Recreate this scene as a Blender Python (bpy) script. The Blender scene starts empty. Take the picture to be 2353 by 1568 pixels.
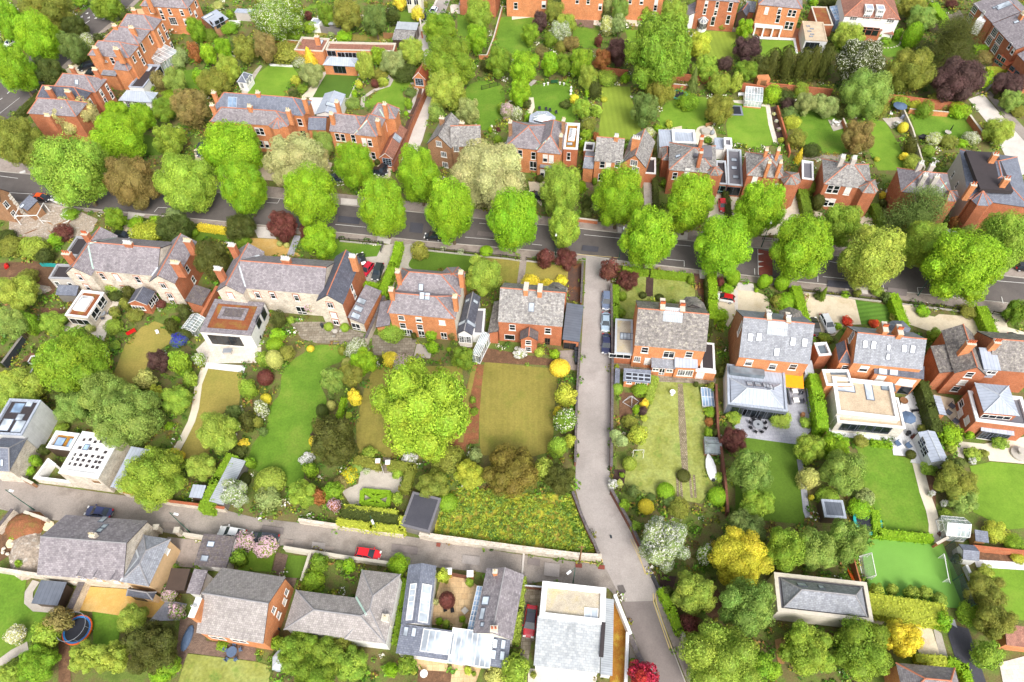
import bpy,bmesh,math,random
import numpy as np
from mathutils import Vector,Matrix
R=random.Random(7)
SC=bpy.context.scene
COL=SC.collection
# camera model (a drone at 108 m looking down)
CH,CF,CPITCH,CROLL=108.0,1600.0,math.radians(53.5),math.radians(2.0)
CW,CHT=2353.0,1568.5
SCL=3.9966
OX,OY=0.0,0.0
TILE_Y=[0.0,392.4,784.7,1176.0]
def tile(i,j):
 global OX,OY
 OX,OY=588.25*i,TILE_Y[j]
def ray(x,y):
 u=OX+x/SCL-CW/2;v=OY+y/SCL-CHT/2
 c,s=math.cos(CROLL),math.sin(CROLL)
 u,v=c*u-s*v,s*u+c*v
 return Vector((u,CF*math.cos(CPITCH)-v*math.sin(CPITCH),-CF*math.sin(CPITCH)-v*math.cos(CPITCH)))
CAM=Vector((0,0,CH))
FWD=Vector((0,math.cos(CPITCH),-math.sin(CPITCH)))
def g(x,y,z=0.0):
 r=ray(x,y)
 return CAM+r*((z-CH)/r.z)
def lin(c):
 return tuple(((v/255)/12.92 if v/255<=0.04045 else((v/255+0.055)/1.055)**2.4)for v in c)
# materials
MATS={}
def newmat(name):
 m=bpy.data.materials.new(name);m.use_nodes=True
 nt=m.node_tree;b=nt.nodes['Principled BSDF']
 b.inputs['Specular IOR Level'].default_value=0.25
 return m,nt,b
def N(nt,t,**k):
 n=nt.nodes.new(t)
 for a,v in k.items():setattr(n,a,v)
 return n
def pos(nt,scale=(1,1,1),uv=False):
 mp=N(nt,'ShaderNodeMapping');mp.inputs['Scale'].default_value=scale
 if uv:s=N(nt,'ShaderNodeUVMap');nt.links.new(s.outputs[0],mp.inputs[0])
 else:s=N(nt,'ShaderNodeNewGeometry');nt.links.new(s.outputs['Position'],mp.inputs[0])
 return mp.outputs[0]
def noise(nt,vec,scale,detail=4,rough=.6):
 n=N(nt,'ShaderNodeTexNoise');n.inputs['Scale'].default_value=scale;n.inputs['Detail'].default_value=detail
 n.inputs['Roughness'].default_value=rough;nt.links.new(vec,n.inputs['Vector']);return n.outputs['Fac']
def ramp(nt,fac,stops):
 r=N(nt,'ShaderNodeValToRGB');e=r.color_ramp.elements
 while len(e)<len(stops):e.new(0.5)
 for el,(p,c)in zip(e,stops):el.position=p;el.color=(*c,1)if len(c)==3 else c
 nt.links.new(fac,r.inputs[0]);return r.outputs[0]
def mix(nt,fac,a,b,blend='MIX'):
 m=N(nt,'ShaderNodeMix',data_type='RGBA',blend_type=blend)
 for i,v in((0,fac),(6,a),(7,b)):
  if isinstance(v,(int,float)):m.inputs[i].default_value=v
  elif isinstance(v,tuple):m.inputs[i].default_value=(*v,1)
  else:nt.links.new(v,m.inputs[i])
 return m.outputs[2]
def bump(nt,b,h,s=.3,d=.05):
 n=N(nt,'ShaderNodeBump');n.inputs['Strength'].default_value=s;n.inputs['Distance'].default_value=d
 nt.links.new(h,n.inputs['Height']);nt.links.new(n.outputs[0],b.inputs['Normal'])
AK=0.80
def al(c,k=1.0):return tuple(v*AK*k for v in lin(c))
def MP(name,c,rough=.6,metal=0,var=.12,scale=2.0):
 if name in MATS:return MATS[name]
 m,nt,b=newmat(name);p=pos(nt);f=noise(nt,p,scale,5,.65);a=al(c)
 col=ramp(nt,f,[(.25,tuple(v*(1-var)for v in a)),(.75,tuple(min(1,v*(1+var))for v in a))])
 nt.links.new(col,b.inputs['Base Color']);b.inputs['Roughness'].default_value=rough;b.inputs['Metallic'].default_value=metal
 MATS[name]=m;return m
def MG(name,cols,scale=.35,fine=6.0,amt=.35,stripe=None,bmp=.3):
 """large soft patches between the listed colours, a fine grain on top, optional mowing stripes"""
 m,nt,b=newmat(name);p=pos(nt)
 f=noise(nt,p,scale,6,.68);n=len(cols)
 base=ramp(nt,f,[(.30+.4*i/max(1,n-1),al(c))for i,c in enumerate(cols)])
 base=mix(nt,1.0,base,ramp(nt,noise(nt,p,scale*.35+.02,5,.7),[(.32,(.86,.86,.84)),(.68,(1.12,1.1,1.08))]),'MULTIPLY')
 f2=noise(nt,p,fine,3,.7)
 gr=ramp(nt,f2,[(.3,(1-amt,)*3),(.7,(1+amt*.6,)*3)])
 col=mix(nt,1.0,base,gr,'MULTIPLY')
 if stripe:
  ang,wid,st=stripe
  w=N(nt,'ShaderNodeTexWave');w.bands_direction='X';w.wave_profile='SIN'
  mp=N(nt,'ShaderNodeMapping');mp.inputs['Rotation'].default_value[2]=math.radians(ang)
  geo=N(nt,'ShaderNodeNewGeometry');nt.links.new(geo.outputs['Position'],mp.inputs[0]);nt.links.new(mp.outputs[0],w.inputs[0])
  w.inputs['Scale'].default_value=.31416/wid;w.inputs['Distortion'].default_value=.6;w.inputs['Detail Scale'].default_value=.3
  col=mix(nt,1.0,col,ramp(nt,w.outputs['Fac'],[(.3,(1-st,)*3),(.7,(1+st,)*3)]),'MULTIPLY')
 nt.links.new(col,b.inputs['Base Color']);b.inputs['Roughness'].default_value=.9
 bump(nt,b,f2,bmp,.05);MATS[name]=m;return m
def MK(name,c,c2,mortar,sx=.23,sy=.075,stain=.25,mort=.012):
 m,nt,b=newmat(name);v=pos(nt,(1,1,1),uv=True)
 t=N(nt,'ShaderNodeTexBrick');nt.links.new(v,t.inputs['Vector'])
 t.inputs['Scale'].default_value=1;t.inputs['Brick Width'].default_value=sx;t.inputs['Row Height'].default_value=sy
 t.inputs['Mortar Size'].default_value=mort;t.inputs['Mortar Smooth'].default_value=.3
 t.inputs['Color1'].default_value=(*al(c),1);t.inputs['Color2'].default_value=(*al(c2),1);t.inputs['Mortar'].default_value=(*al(mortar),1)
 p=pos(nt);f=noise(nt,p,.7,6,.7)
 g2=noise(nt,p,5.0,3,.7)
 col=mix(nt,1.0,t.outputs['Color'],ramp(nt,f,[(.3,(1-stain,)*3),(.7,(1+stain*.5,)*3)]),'MULTIPLY')
 col=mix(nt,1.0,col,ramp(nt,g2,[(.3,(.82,)*3),(.7,(1.12,)*3)]),'MULTIPLY')
 nt.links.new(col,b.inputs['Base Color']);b.inputs['Roughness'].default_value=.85;MATS[name]=m;return m
def MS(name,c,c2,spot=None,amt=0.0,sx=.45,sy=.28,streak=.2,line=.72,rough=.55):
 """courses of slates with random tone, streaks down the slope and lichen patches"""
 m,nt,b=newmat(name);v=pos(nt,(1,1,1),uv=True)
 t=N(nt,'ShaderNodeTexBrick');nt.links.new(v,t.inputs['Vector']);t.inputs['Scale'].default_value=1
 t.inputs['Brick Width'].default_value=sx;t.inputs['Row Height'].default_value=sy;t.inputs['Mortar Size'].default_value=.028
 t.inputs['Mortar Smooth'].default_value=.6
 t.inputs['Color1'].default_value=(*al(c),1);t.inputs['Color2'].default_value=(*al(c2),1);t.inputs['Mortar'].default_value=(*al(c,line*.7),1)
 sv=pos(nt,(1.4,.16,1),uv=True);f=noise(nt,sv,1.6,6,.75)
 col=mix(nt,1.0,t.outputs['Color'],ramp(nt,f,[(.32,(1-streak,)*3),(.68,(1+streak,)*3)]),'MULTIPLY')
 p=pos(nt);f3=noise(nt,p,.5,5,.7)
 col=mix(nt,1.0,col,ramp(nt,f3,[(.3,(.85,)*3),(.7,(1.13,)*3)]),'MULTIPLY')
 if spot:
  fs=noise(nt,p,1.9,8,.8)
  col=mix(nt,ramp(nt,fs,[(.5,(0,0,0)),(.66,(amt,)*3)]),col,al(spot))
 nt.links.new(col,b.inputs['Base Color']);b.inputs['Roughness'].default_value=rough
 bump(nt,b,t.outputs['Fac'],.15,.02);MATS[name]=m;return m
def MM(name,c,w=.6,rough=.45,metal=.0,line=.72,rot=False):
 m,nt,b=newmat(name);v=pos(nt,(1,1,1),uv=True)
 t=N(nt,'ShaderNodeTexBrick');t.offset=0;nt.links.new(v,t.inputs['Vector']);t.inputs['Scale'].default_value=1
 t.inputs['Brick Width'].default_value=40 if rot else w;t.inputs['Row Height'].default_value=w if rot else 40
 t.inputs['Mortar Size'].default_value=.045
 t.inputs['Color1'].default_value=(*al(c),1);t.inputs['Color2'].default_value=(*al(c,.9),1);t.inputs['Mortar'].default_value=(*al(c,line),1)
 f=noise(nt,pos(nt),.8,5,.65)
 col=mix(nt,1.0,t.outputs['Color'],ramp(nt,f,[(.3,(.86,)*3),(.7,(1.1,)*3)]),'MULTIPLY')
 nt.links.new(col,b.inputs['Base Color']);b.inputs['Roughness'].default_value=rough;b.inputs['Metallic'].default_value=metal
 MATS[name]=m;return m
def ML(name,c=(30,36,42),rough=.12,alpha=None):
 m,nt,b=newmat(name);p=pos(nt);f=noise(nt,p,.35,2)
 a=al(c);nt.links.new(ramp(nt,f,[(.35,tuple(v*.6 for v in a)),(.65,tuple(v*1.5 for v in a))]),b.inputs['Base Color'])
 b.inputs['Roughness'].default_value=rough;b.inputs['Specular IOR Level'].default_value=.6
 if alpha:b.inputs['Alpha'].default_value=alpha
 MATS[name]=m;return m
def M_paint(name,rough=.28):
 """car paint: takes its colour from the object"""
 m,nt,b=newmat(name);oi=N(nt,'ShaderNodeObjectInfo');nt.links.new(oi.outputs['Color'],b.inputs['Base Color'])
 b.inputs['Roughness'].default_value=rough;b.inputs['Coat Weight'].default_value=.6;b.inputs['Specular IOR Level'].default_value=.5
 MATS[name]=m;return m
def M_leaf(name,flower=None,trans=.25):
 """foliage: hue from the object, tone from the leaf; flower leaves are marked in the mesh"""
 m,nt,b=newmat(name)
 oi=N(nt,'ShaderNodeObjectInfo');at=N(nt,'ShaderNodeAttribute',attribute_name='tone')
 sp=N(nt,'ShaderNodeSeparateColor');nt.links.new(at.outputs['Color'],sp.inputs[0])
 hs=N(nt,'ShaderNodeHueSaturation');nt.links.new(oi.outputs['Color'],hs.inputs['Color'])
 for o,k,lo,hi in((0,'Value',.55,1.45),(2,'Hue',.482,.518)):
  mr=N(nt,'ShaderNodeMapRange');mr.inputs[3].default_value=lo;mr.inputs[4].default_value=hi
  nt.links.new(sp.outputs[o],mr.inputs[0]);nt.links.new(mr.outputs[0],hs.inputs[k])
 col=hs.outputs[0]
 if flower:col=mix(nt,sp.outputs[1],col,al(flower))
 nt.links.new(col,b.inputs['Base Color']);b.inputs['Roughness'].default_value=.55;b.inputs['Specular IOR Level'].default_value=.2
 tr=N(nt,'ShaderNodeBsdfTranslucent');nt.links.new(col,tr.inputs[0])
 ms=N(nt,'ShaderNodeMixShader');ms.inputs[0].default_value=trans
 nt.links.new(b.outputs[0],ms.inputs[1]);nt.links.new(tr.outputs[0],ms.inputs[2])
 nt.links.new(ms.outputs[0],nt.nodes['Material Output'].inputs[0]);MATS[name]=m;return m
def mt(m):return MATS[m]if isinstance(m,str)else m
# objects
def tag(o,label=None,cat=None,group=None,kind=None):
 if label:o['label']=label
 if cat:o['category']=cat
 if group:o['group']=group
 if kind:o['kind']=kind
 return o
def link(name,me,parent=None,loc=None):
 o=bpy.data.objects.new(name,me);COL.objects.link(o)
 if parent is not None:o.parent=parent
 if loc is not None:o.location=loc
 return o
def empty(name,loc,label,cat,group=None,rz=0):
 o=bpy.data.objects.new(name,None);COL.objects.link(o);o.location=loc;o.rotation_euler.z=rz
 o.empty_display_size=.3
 return tag(o,label,cat,group)
class MB:
 """collects faces (with material and metric uv) into one mesh"""
 def __init__(s):s.v=[];s.f=[];s.m=[];s.uv=[];s.mats=[];s.smooth=False
 def mi(s,m):
  m=mt(m)
  if m not in s.mats:s.mats.append(m)
  return s.mats.index(m)
 def face(s,pts,m,up=None):
  pts=[Vector(p)for p in pts];i0=len(s.v);s.v+=pts;s.f.append(list(range(i0,i0+len(pts))));s.m.append(s.mi(m))
  n=Vector((0,0,0))
  for a,b in zip(pts,pts[1:]+pts[:1]):n+=a.cross(b)
  n=n.normalized()if n.length>1e-9 else Vector((0,0,1))
  if up is not None:U=Vector(up).normalized();
  else:
   U=Vector((0,0,1)).cross(n)
   U=U.normalized()if U.length>.02 else Vector((1,0,0))
  Vv=n.cross(U)
  s.uv+=[(p.dot(U),p.dot(Vv))for p in pts]
 def quadbox(s,c8,m,skip=()):
  """8 corners: bottom 0-3 ccw, top 4-7"""
  for k,q in enumerate(((3,2,1,0),(4,5,6,7),(0,1,5,4),(1,2,6,5),(2,3,7,6),(3,0,4,7))):
   if k not in skip:s.face([c8[i]for i in q],m)
 def box(s,lo,hi,m,F=None,skip=()):
  x0,y0,z0=lo;x1,y1,z1=hi
  c=[Vector(p)for p in((x0,y0,z0),(x1,y0,z0),(x1,y1,z0),(x0,y1,z0),(x0,y0,z1),(x1,y0,z1),(x1,y1,z1),(x0,y1,z1))]
  if F is not None:c=[F@p for p in c]
  s.quadbox(c,m,skip)
 def slab(s,poly,t,m,mside=None):
  """planar polygon extruded by t against its normal"""
  poly=[Vector(p)for p in poly];n=Vector((0,0,0))
  for a,b in zip(poly,poly[1:]+poly[:1]):n+=a.cross(b)
  n.normalize();low=[p-n*t for p in poly]
  s.face(poly,m);s.face(low[::-1],mside or m);k=len(poly)
  for i in range(k):s.face([poly[i],low[i],low[(i+1)%k],poly[(i+1)%k]],mside or m)
 def bar(s,a,b,r,m,n=4,r2=None):
  a=Vector(a);b=Vector(b);d=(b-a)
  if d.length<1e-6:return
  d.normalize();u=d.cross(Vector((0,0,1)))
  u=u.normalized()if u.length>.05 else Vector((1,0,0));w=d.cross(u);r2=r if r2 is None else r2
  A=[a+(u*math.cos(t)+w*math.sin(t))*r for t in[2*math.pi*(i+.5)/n for i in range(n)]]
  B=[b+(u*math.cos(t)+w*math.sin(t))*r2 for t in[2*math.pi*(i+.5)/n for i in range(n)]]
  for i in range(n):s.face([A[i],A[(i+1)%n],B[(i+1)%n],B[i]],m)
  s.face(A[::-1],m);s.face(B,m)
 def lathe(s,prof,m,c=(0,0,0),n=12,sx=1,sy=1):
  c=Vector(c)
  rings=[[c+Vector((r*sx*math.cos(2*math.pi*i/n),r*sy*math.sin(2*math.pi*i/n),z))for i in range(n)]for r,z in prof]
  for a,b in zip(rings,rings[1:]):
   for i in range(n):s.face([a[i],a[(i+1)%n],b[(i+1)%n],b[i]],m)
  s.face(rings[0][::-1],m);s.face(rings[-1],m)
 def mesh(s,name,off=None):
  me=bpy.data.meshes.new(name)
  vs=s.v if off is None else[p-off for p in s.v]
  me.from_pydata([tuple(p)for p in vs],[],s.f)
  for m in s.mats:me.materials.append(m)
  me.polygons.foreach_set('material_index',s.m)
  uv=me.uv_layers.new(name='UVMap');uv.data.foreach_set('uv',[c for p in s.uv for c in p])
  if s.smooth:me.polygons.foreach_set('use_smooth',[True]*len(s.f))
  me.update();return me
 def build(s,name,parent=None,off=None,loc=None):
  return link(name,s.mesh(name,off),parent,loc)
# ground sheets
CV=[]
NPOLY=[0]
def inpoly(x,y,poly):
 c=False;n=len(poly);j=n-1
 for i in range(n):
  xi,yi=poly[i];xj,yj=poly[j]
  if(yi>y)!=(yj>y)and x<(xj-xi)*(y-yi)/(yj-yi)+xi:c=not c
  j=i
 return c
def smoothpts(p,k=5):
 q=[];n=len(p)
 for i in range(n):
  a,b,c,d=p[i-1],p[i],p[(i+1)%n],p[(i+2)%n]
  for j in range(k):
   t=j/k;q.append(((b*2)+(c-a)*t+(a*2-b*5+c*4-d)*t*t+(b*3-a-c*3+d)*t**3)*.5)
 return q
def SH(name,pts,m,lvl=1,soft=False,cover=True,label=None):
 """a flat sheet of ground laid just above the one below it"""
 NPOLY[0]+=1
 z=.02*lvl+.0004*NPOLY[0]
 w=[g(x,y,0)for x,y in pts]
 if soft:w=smoothpts(w)
 area=sum(a.x*b.y-b.x*a.y for a,b in zip(w,w[1:]+w[:1]))
 if area<0:w=w[::-1]
 mb=MB();mb.face([(p.x,p.y,z)for p in w],m,up=(1,0,0));o=mb.build(name)
 tag(o,kind='structure')
 if cover:CV.append([(p.x,p.y)for p in w])
 return o
def RI(name,pts,width,m,lvl=2,cover=True,z=None):
 w=[g(x,y,0)for x,y in pts];L=[];Rr=[]
 for i,p in enumerate(w):
  d=(w[min(i+1,len(w)-1)]-w[max(i-1,0)]).normalized();n=Vector((-d.y,d.x,0))
  L.append(p+n*width/2);Rr.append(p-n*width/2)
 NPOLY[0]+=1;zz=.02*lvl+.0004*NPOLY[0]if z is None else z
 mb=MB()
 for i in range(len(w)-1):
  mb.face([(q.x,q.y,zz)for q in(Rr[i],Rr[i+1],L[i+1],L[i])],m,up=(w[i+1]-w[i]))
 o=mb.build(name);tag(o,kind='structure')
 if cover:CV.append([(p.x,p.y)for p in L+Rr[::-1]])
 return o
# walls, fences, hedges
def FO(a,b):
 d=(b-a);L=d.length;d=d.normalized()
 F=Matrix(((d.x,-d.y,0,a.x),(d.y,d.x,0,a.y),(0,0,1,0),(0,0,0,1)))
 return F,L
def wall(label,pts,h,t,m,cop='coping_stone',name='garden_wall',cat='wall',copt=.06,group=None):
 w=[g(x,y,h)for x,y in pts]
 for p in w:p.z=0
 root=empty(name,w[0],label,cat,group);mb=MB();mc=MB();e=R.random()*.004
 for i,(a,b)in enumerate(zip(w,w[1:])):
  F,L=FO(a-w[0],b-w[0])
  mb.box((-t/2+e,-t/2-e,-.1),(L+t/2-e,t/2+e,h-copt),m,F)
  if cop:mc.box((-t/2-.04,-t/2-.05,h-copt),(L+t/2+.04,t/2+.05,h+e+.003*(i%2)),cop,F)
 mb.build('wall_face',root)
 if cop:mc.build('coping',root)
 return root
def RL(label,pts,h=1.3,m='iron',base=.35,name='railing',cat='railing',gap=.22):
 w=[g(x,y,h)for x,y in pts]
 for p in w:p.z=0
 root=empty(name,w[0],label,cat);mb=MB();mp=MB()
 for a,b in zip(w,w[1:]):
  F,L=FO(a-w[0],b-w[0])
  if base:mp.box((0,-.17,-.05),(L,.17,base),'granite',F)
  for z in(base+.12,h-.12):mb.box((0,-.025,z),(L,.025,z+.05),m,F)
  k=int(L/gap)
  for i in range(k+1):
   x=L*i/max(1,k);r=.05 if i%10==0 else .018
   mb.box((x-r,-r,base-.02),(x+r,r,h+(.08 if i%10==0 else 0)),m,F,skip=(0,))
 mb.build('rails',root)
 if base:mp.build('plinth',root)
 return root
def leafmesh(name,P,Nn,size,tone,m,core=None,rs=None,asp=1.0):
 """leaf cards: P centres, Nn normals, size per card, tone (n,3)"""
 n=len(P);rs=rs or np.random.RandomState(1)
 Nn=Nn/np.linalg.norm(Nn,axis=1,keepdims=True)
 a=rs.normal(size=(n,3));U=np.cross(Nn,a);U/=np.linalg.norm(U,axis=1,keepdims=True)+1e-9
 W=np.cross(Nn,U);s=(size*(.6+.8*rs.rand(n)))[:,None]
 V=np.stack([P-U*s*.5,P-W*s*.36*asp+Nn*s*.08,P+U*s*.5,P+W*s*.36*asp+Nn*s*.08],1).reshape(-1,3)
 F=np.arange(4*n).reshape(-1,4);cols=np.repeat(tone,4,0)
 faces=F.tolist()
 if core is not None:
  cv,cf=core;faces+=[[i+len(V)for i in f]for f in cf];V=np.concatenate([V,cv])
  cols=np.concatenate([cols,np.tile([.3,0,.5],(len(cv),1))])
 me=bpy.data.meshes.new(name);me.from_pydata(V.tolist(),[],faces)
 ca=me.color_attributes.new('tone','FLOAT_COLOR','POINT')
 ca.data.foreach_set('color',np.concatenate([cols,np.ones((len(cols),1))],1).astype(np.float32).ravel())
 me.materials.append(mt(m));me.update();return me
def ico(sub=2):
 bm=bmesh.new();bmesh.ops.create_icosphere(bm,subdivisions=sub,radius=1)
 v=np.array([p.co[:]for p in bm.verts]);f=[[q.index for q in p.verts]for p in bm.faces];bm.free();return v,f
def sph(rs,n):
 a=rs.normal(size=(n,3));return a/np.linalg.norm(a,axis=1,keepdims=True)
def fib(n,rs):
 i=np.arange(n)+.5;ph=np.arccos(1-2*i/n);th=math.pi*(1+5**.5)*i
 p=np.stack([np.cos(th)*np.sin(ph),np.sin(th)*np.sin(ph),np.cos(ph)],1)+rs.normal(size=(n,3))*.12
 return p/np.linalg.norm(p,axis=1,keepdims=True)
CROWNS={}
def shape(kind,d):
 """radius profile of a unit crown for directions d"""
 z=d[:,2]
 if kind=='egg':r=1-.12*z+.04*np.sign(z)*z*z-.06*(z<-.55)
 elif kind=='dome':r=np.where(z<0,1-.25*z*z,1.0)
 elif kind=='cone':return None
 else:r=np.ones(len(d))
 return r
def crown(kind,seed,n=4200,leaf=.085,m='foliage',flower=0.0,lobes=46,rough=1.0):
 key=(kind,seed,n,leaf,m,flower,lobes)
 if key in CROWNS:return CROWNS[key]
 rs=np.random.RandomState(seed*31+len(kind))
 P=[];NN=[];T=[]
 if kind in('egg','dome','ball','weep','loose'):
  wp=kind in('weep','loose');nb=int(lobes*(1.3 if wp else 1));D=fib(nb,rs);br=min(.5,1.75/nb**.5)*(.6+.75*rs.rand(nb))*(.85 if wp else 1)
  big=fib(9,rs);sw=1+.2*np.max(np.exp(-(1-D@big.T)/.12),axis=1)
  rv=(.55+.45*rs.rand(nb)**.6)if wp else(1+.09*rs.normal(size=nb))*np.where(rs.rand(nb)<.12,.82,1)
  ctr=D*(shape(kind,D)*sw*(1-br*.7)*rv)[:,None];per=n//nb;keep=rs.rand(nb)>(.12 if wp and nb>30 else 0)
  for j in range(nb):
   if not keep[j]:continue
   q=sph(rs,per);q=np.where((q@D[j])[:,None]<-.45,-q,q);rad=br[j]*(.62+.5*rs.rand(per));dr=max(0,1-abs(D[j,2])*.8)*(1.3 if kind=='weep' else .45)
   p=ctr[j]+q*rad[:,None]*np.array([1,1,1.1]);p[:,2]-=dr*br[j]*rs.rand(per)**1.5;p+=D[j]*(br[j]*.5*(rs.rand(per)<.12)*rs.rand(per))[:,None]
   NN.append(q*.9+D[j]*.25+np.array([0,0,.25])+rs.normal(size=(per,3))*.3);P.append(p);lt=.5+.13*rs.normal();hb_=.5+.22*rs.normal()
   T.append(np.stack([lt+.09*rs.normal(size=per),(rs.rand(per)<flower*np.clip(q[:,2]+.75,0,1.3)).astype(float),hb_+.13*rs.normal(size=per)],1))
  cv,cf=ico(2);cr=shape(kind,cv)*((.3 if wp else .6)+.06*rs.normal(size=len(cv)));cv=cv*cr[:,None]
 elif kind=='cone':return None
 else:r=np.ones(len(d))
 return r
def crown(kind,seed,n=4200,leaf=.085,m='foliage',flower=0.0,lobes=46,rough=1.0):
 key=(kind,seed,n,leaf,m,flower,lobes)
 if key in CROWNS:return CROWNS[key]
 rs=np.random.RandomState(seed*31+len(kind))
 P=[];NN=[];T=[]
 if kind in('egg','dome','ball','weep','loose'):
  D=fib(lobes,rs);rr=shape(kind,D)
  irr=1+rough*.16*rs.normal(size=lobes).clip(-1.6,1.2)
  lr=.30+.12*rs.rand(lobes)
  C=D*(rr*irr*(1-lr*.8))[:,None]
  per=n//lobes
  for k in range(lobes):
   q=sph(rs,per);q=np.where((q@D[k])[:,None]<-.25,-q,q)
   fz=np.array([1,1,.85 if kind!='weep' else 1.35])
   p=C[k]+q*lr[k]*fz*(.75+.4*rs.rand(per)**.5)[:,None]
   nn=q*.8+D[k]*.45+np.array([0,0,.15])+rs.normal(size=(per,3))*.42
   if kind=='weep':p[:,2]-=.12*rs.rand(per);nn[:,2]*=.5
   P.append(p);NN.append(nn)
   lt=.5+.13*rs.normal();lh=.5+.22*rs.normal()
   T.append(np.stack([lt+.16*rs.normal(size=per),(rs.rand(per)<flower*np.clip(q[:,2]+.75,0,1.3)).astype(float),lh+.15*rs.normal(size=per)],1))
  cv,cf=ico(2);cr=shape(kind,cv)*(.70+.06*rs.normal(size=len(cv)));cv=cv*cr[:,None]
 elif kind=='cone':
  h=rs.rand(n)**1.3*2-1;th=rs.rand(n)*2*math.pi
  lob=1+.13*np.sin(th*7+h*9)+.1*np.sin(th*3+h*17)
  r=(1-(h+1)/2)**.75*lob*(.8+.25*rs.rand(n))*np.where(h<-.8,.8+(h+1),1)
  P.append(np.stack([r*np.cos(th),r*np.sin(th),h],1));NN.append(np.stack([np.cos(th),np.sin(th),.5+0*th],1)+rs.normal(size=(n,3))*.4)
  T.append(np.stack([.5+.2*rs.normal(size=n),0*h,.5+.2*rs.normal(size=n)],1))
  cv,cf=ico(2);hh=cv[:,2];rad=np.sqrt(cv[:,0]**2+cv[:,1]**2)+1e-6
  tr=(1-(hh*.95+1)/2)**.75*.8*(np.abs(hh)<.99);cv=cv.copy();cv[:,0]*=tr/rad;cv[:,1]*=tr/rad;cv[:,2]*=.95
 elif kind=='cedar':
  for k in range(70):
   z=rs.rand()*1.7-.8;rmax=(1-((z+.8)/1.8)**1.3)*.95+.08;a=rs.rand()*6.283;r0=rmax*(.35+.5*rs.rand())
   c=np.array([r0*math.cos(a),r0*math.sin(a),z]);per=n//70
   q=rs.normal(size=(per,3))*np.array([.2,.2,.045]);q[:,2]-=.25*(q[:,0]**2+q[:,1]**2)
   P.append(c+q);NN.append(np.array([0,0,1])+rs.normal(size=(per,3))*.5)
   T.append(np.stack([.5+.12*rs.normal()+.15*rs.normal(size=per),np.zeros(per),.5+.2*rs.normal(size=per)],1))
  cv,cf=ico(1);cv=cv*.45
 elif kind=='column':
  th=rs.rand(n)*6.283;h=rs.rand(n)*2-1
  rad=np.clip(1-np.clip(h-.45,0,1)**2*2.2,.25,1)*(1+.12*np.sin(th*5+h*3)+.08*np.sin(th*9-h*6))*(.84+.22*rs.rand(n))
  P.append(np.stack([rad*np.cos(th),rad*np.sin(th),h],1));NN.append(np.stack([np.cos(th),np.sin(th),.2+.8*np.clip(h-.3,0,1)],1)+rs.normal(size=(n,3))*.35)
  T.append(np.stack([.5+.12*np.sin(th*5+h*3)+.16*rs.normal(size=n),0*h,.5+.2*rs.normal(size=n)],1))
  cv,cf=ico(2);cv=cv*np.array([.75,.75,.93])
 elif kind=='clip':
  d=sph(rs,n);P.append(d*(.95+.07*rs.rand(n))[:,None]);NN.append(d+rs.normal(size=(n,3))*.3)
  T.append(np.stack([.5+.15*rs.normal(size=n),(rs.rand(n)<flower).astype(float),.5+.2*rs.normal(size=n)],1))
  cv,cf=ico(2);cv=cv*.93
 elif kind=='spike':
  d=sph(rs,n);d[:,2]=d[:,2]*.8+.15;t=rs.rand(n)**.6
  p=d*t[:,None];p[:,2]-=.45*t**2;P.append(p);NN.append(np.cross(d,rs.normal(size=(n,3))*.3+np.array([0,0,1]))*.3+np.array([0,0,1]))
  T.append(np.stack([.5+.2*rs.normal(size=n),0*t,.5+.2*rs.normal(size=n)],1));cv,cf=ico(1);cv=cv*.3
 P=np.concatenate(P);NN=np.concatenate(NN);T=np.clip(np.concatenate(T),0,1)
 if kind in('egg','dome','ball','weep','loose'):P[:,:2]/=np.percentile(np.hypot(P[:,0],P[:,1]),97.6);zt,zb_=np.percentile(P[:,2],[98.8,1]);P[:,2]=(P[:,2]-(zt+zb_)/2)*2/(zt-zb_)
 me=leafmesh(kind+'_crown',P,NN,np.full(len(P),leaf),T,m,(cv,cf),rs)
 CROWNS[key]=me;return me
TRUNKS={}
def trunk_mesh(seed,m):
 if(seed,m)in TRUNKS:return TRUNKS[(seed,m)]
 rs=random.Random(seed);mb=MB()
 top=Vector((rs.uniform(-.05,.05),rs.uniform(-.05,.05),.55))
 mb.bar((0,0,-.02),(0,0,.12),.05,m,7,.036);mb.bar((0,0,.12),top,.036,m,7,.022)
 for k in range(7):
  a=k*2.4+rs.random();z=.22+.05*k;st=Vector((0,0,0)).lerp(top,z/.55)
  en=Vector((math.cos(a)*rs.uniform(.16,.3),math.sin(a)*rs.uniform(.16,.3),z+rs.uniform(.12,.34)))
  mb.bar(st,en,.016,m,5,.006)
  for j in range(2):mb.bar(st.lerp(en,.6),en+Vector((rs.uniform(-.1,.1),rs.uniform(-.1,.1),rs.uniform(.02,.14))),.008,m,4,.003)
 TRUNKS[(seed,m)]=mb.mesh('trunk');return TRUNKS[(seed,m)]
PAL=dict(L=(158,200,48),M=(166,194,72),G=(140,170,56),D=(94,106,48),O=(156,162,70),Y=(202,212,78),B=(156,142,82),P=(216,212,142),S=(162,188,90),R=(126,76,66),U=(108,82,78),A=(250,232,78),V=(100,106,48),N=(172,116,66),E=(150,186,54),W=(170,186,114),T=(128,150,78),C=(208,212,120),X=(226,84,56),I=(70,70,190),Q=(176,196,80),H=(186,214,70),F=(186,52,62),J=(222,218,70),Z=(136,122,52))
def jit(c,s=.07):
 k=1+R.uniform(-s,s)
 return(c[0]*k*(1+R.uniform(-s,s)),c[1]*k,c[2]*k*(1+R.uniform(-s,s)),1)
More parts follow.
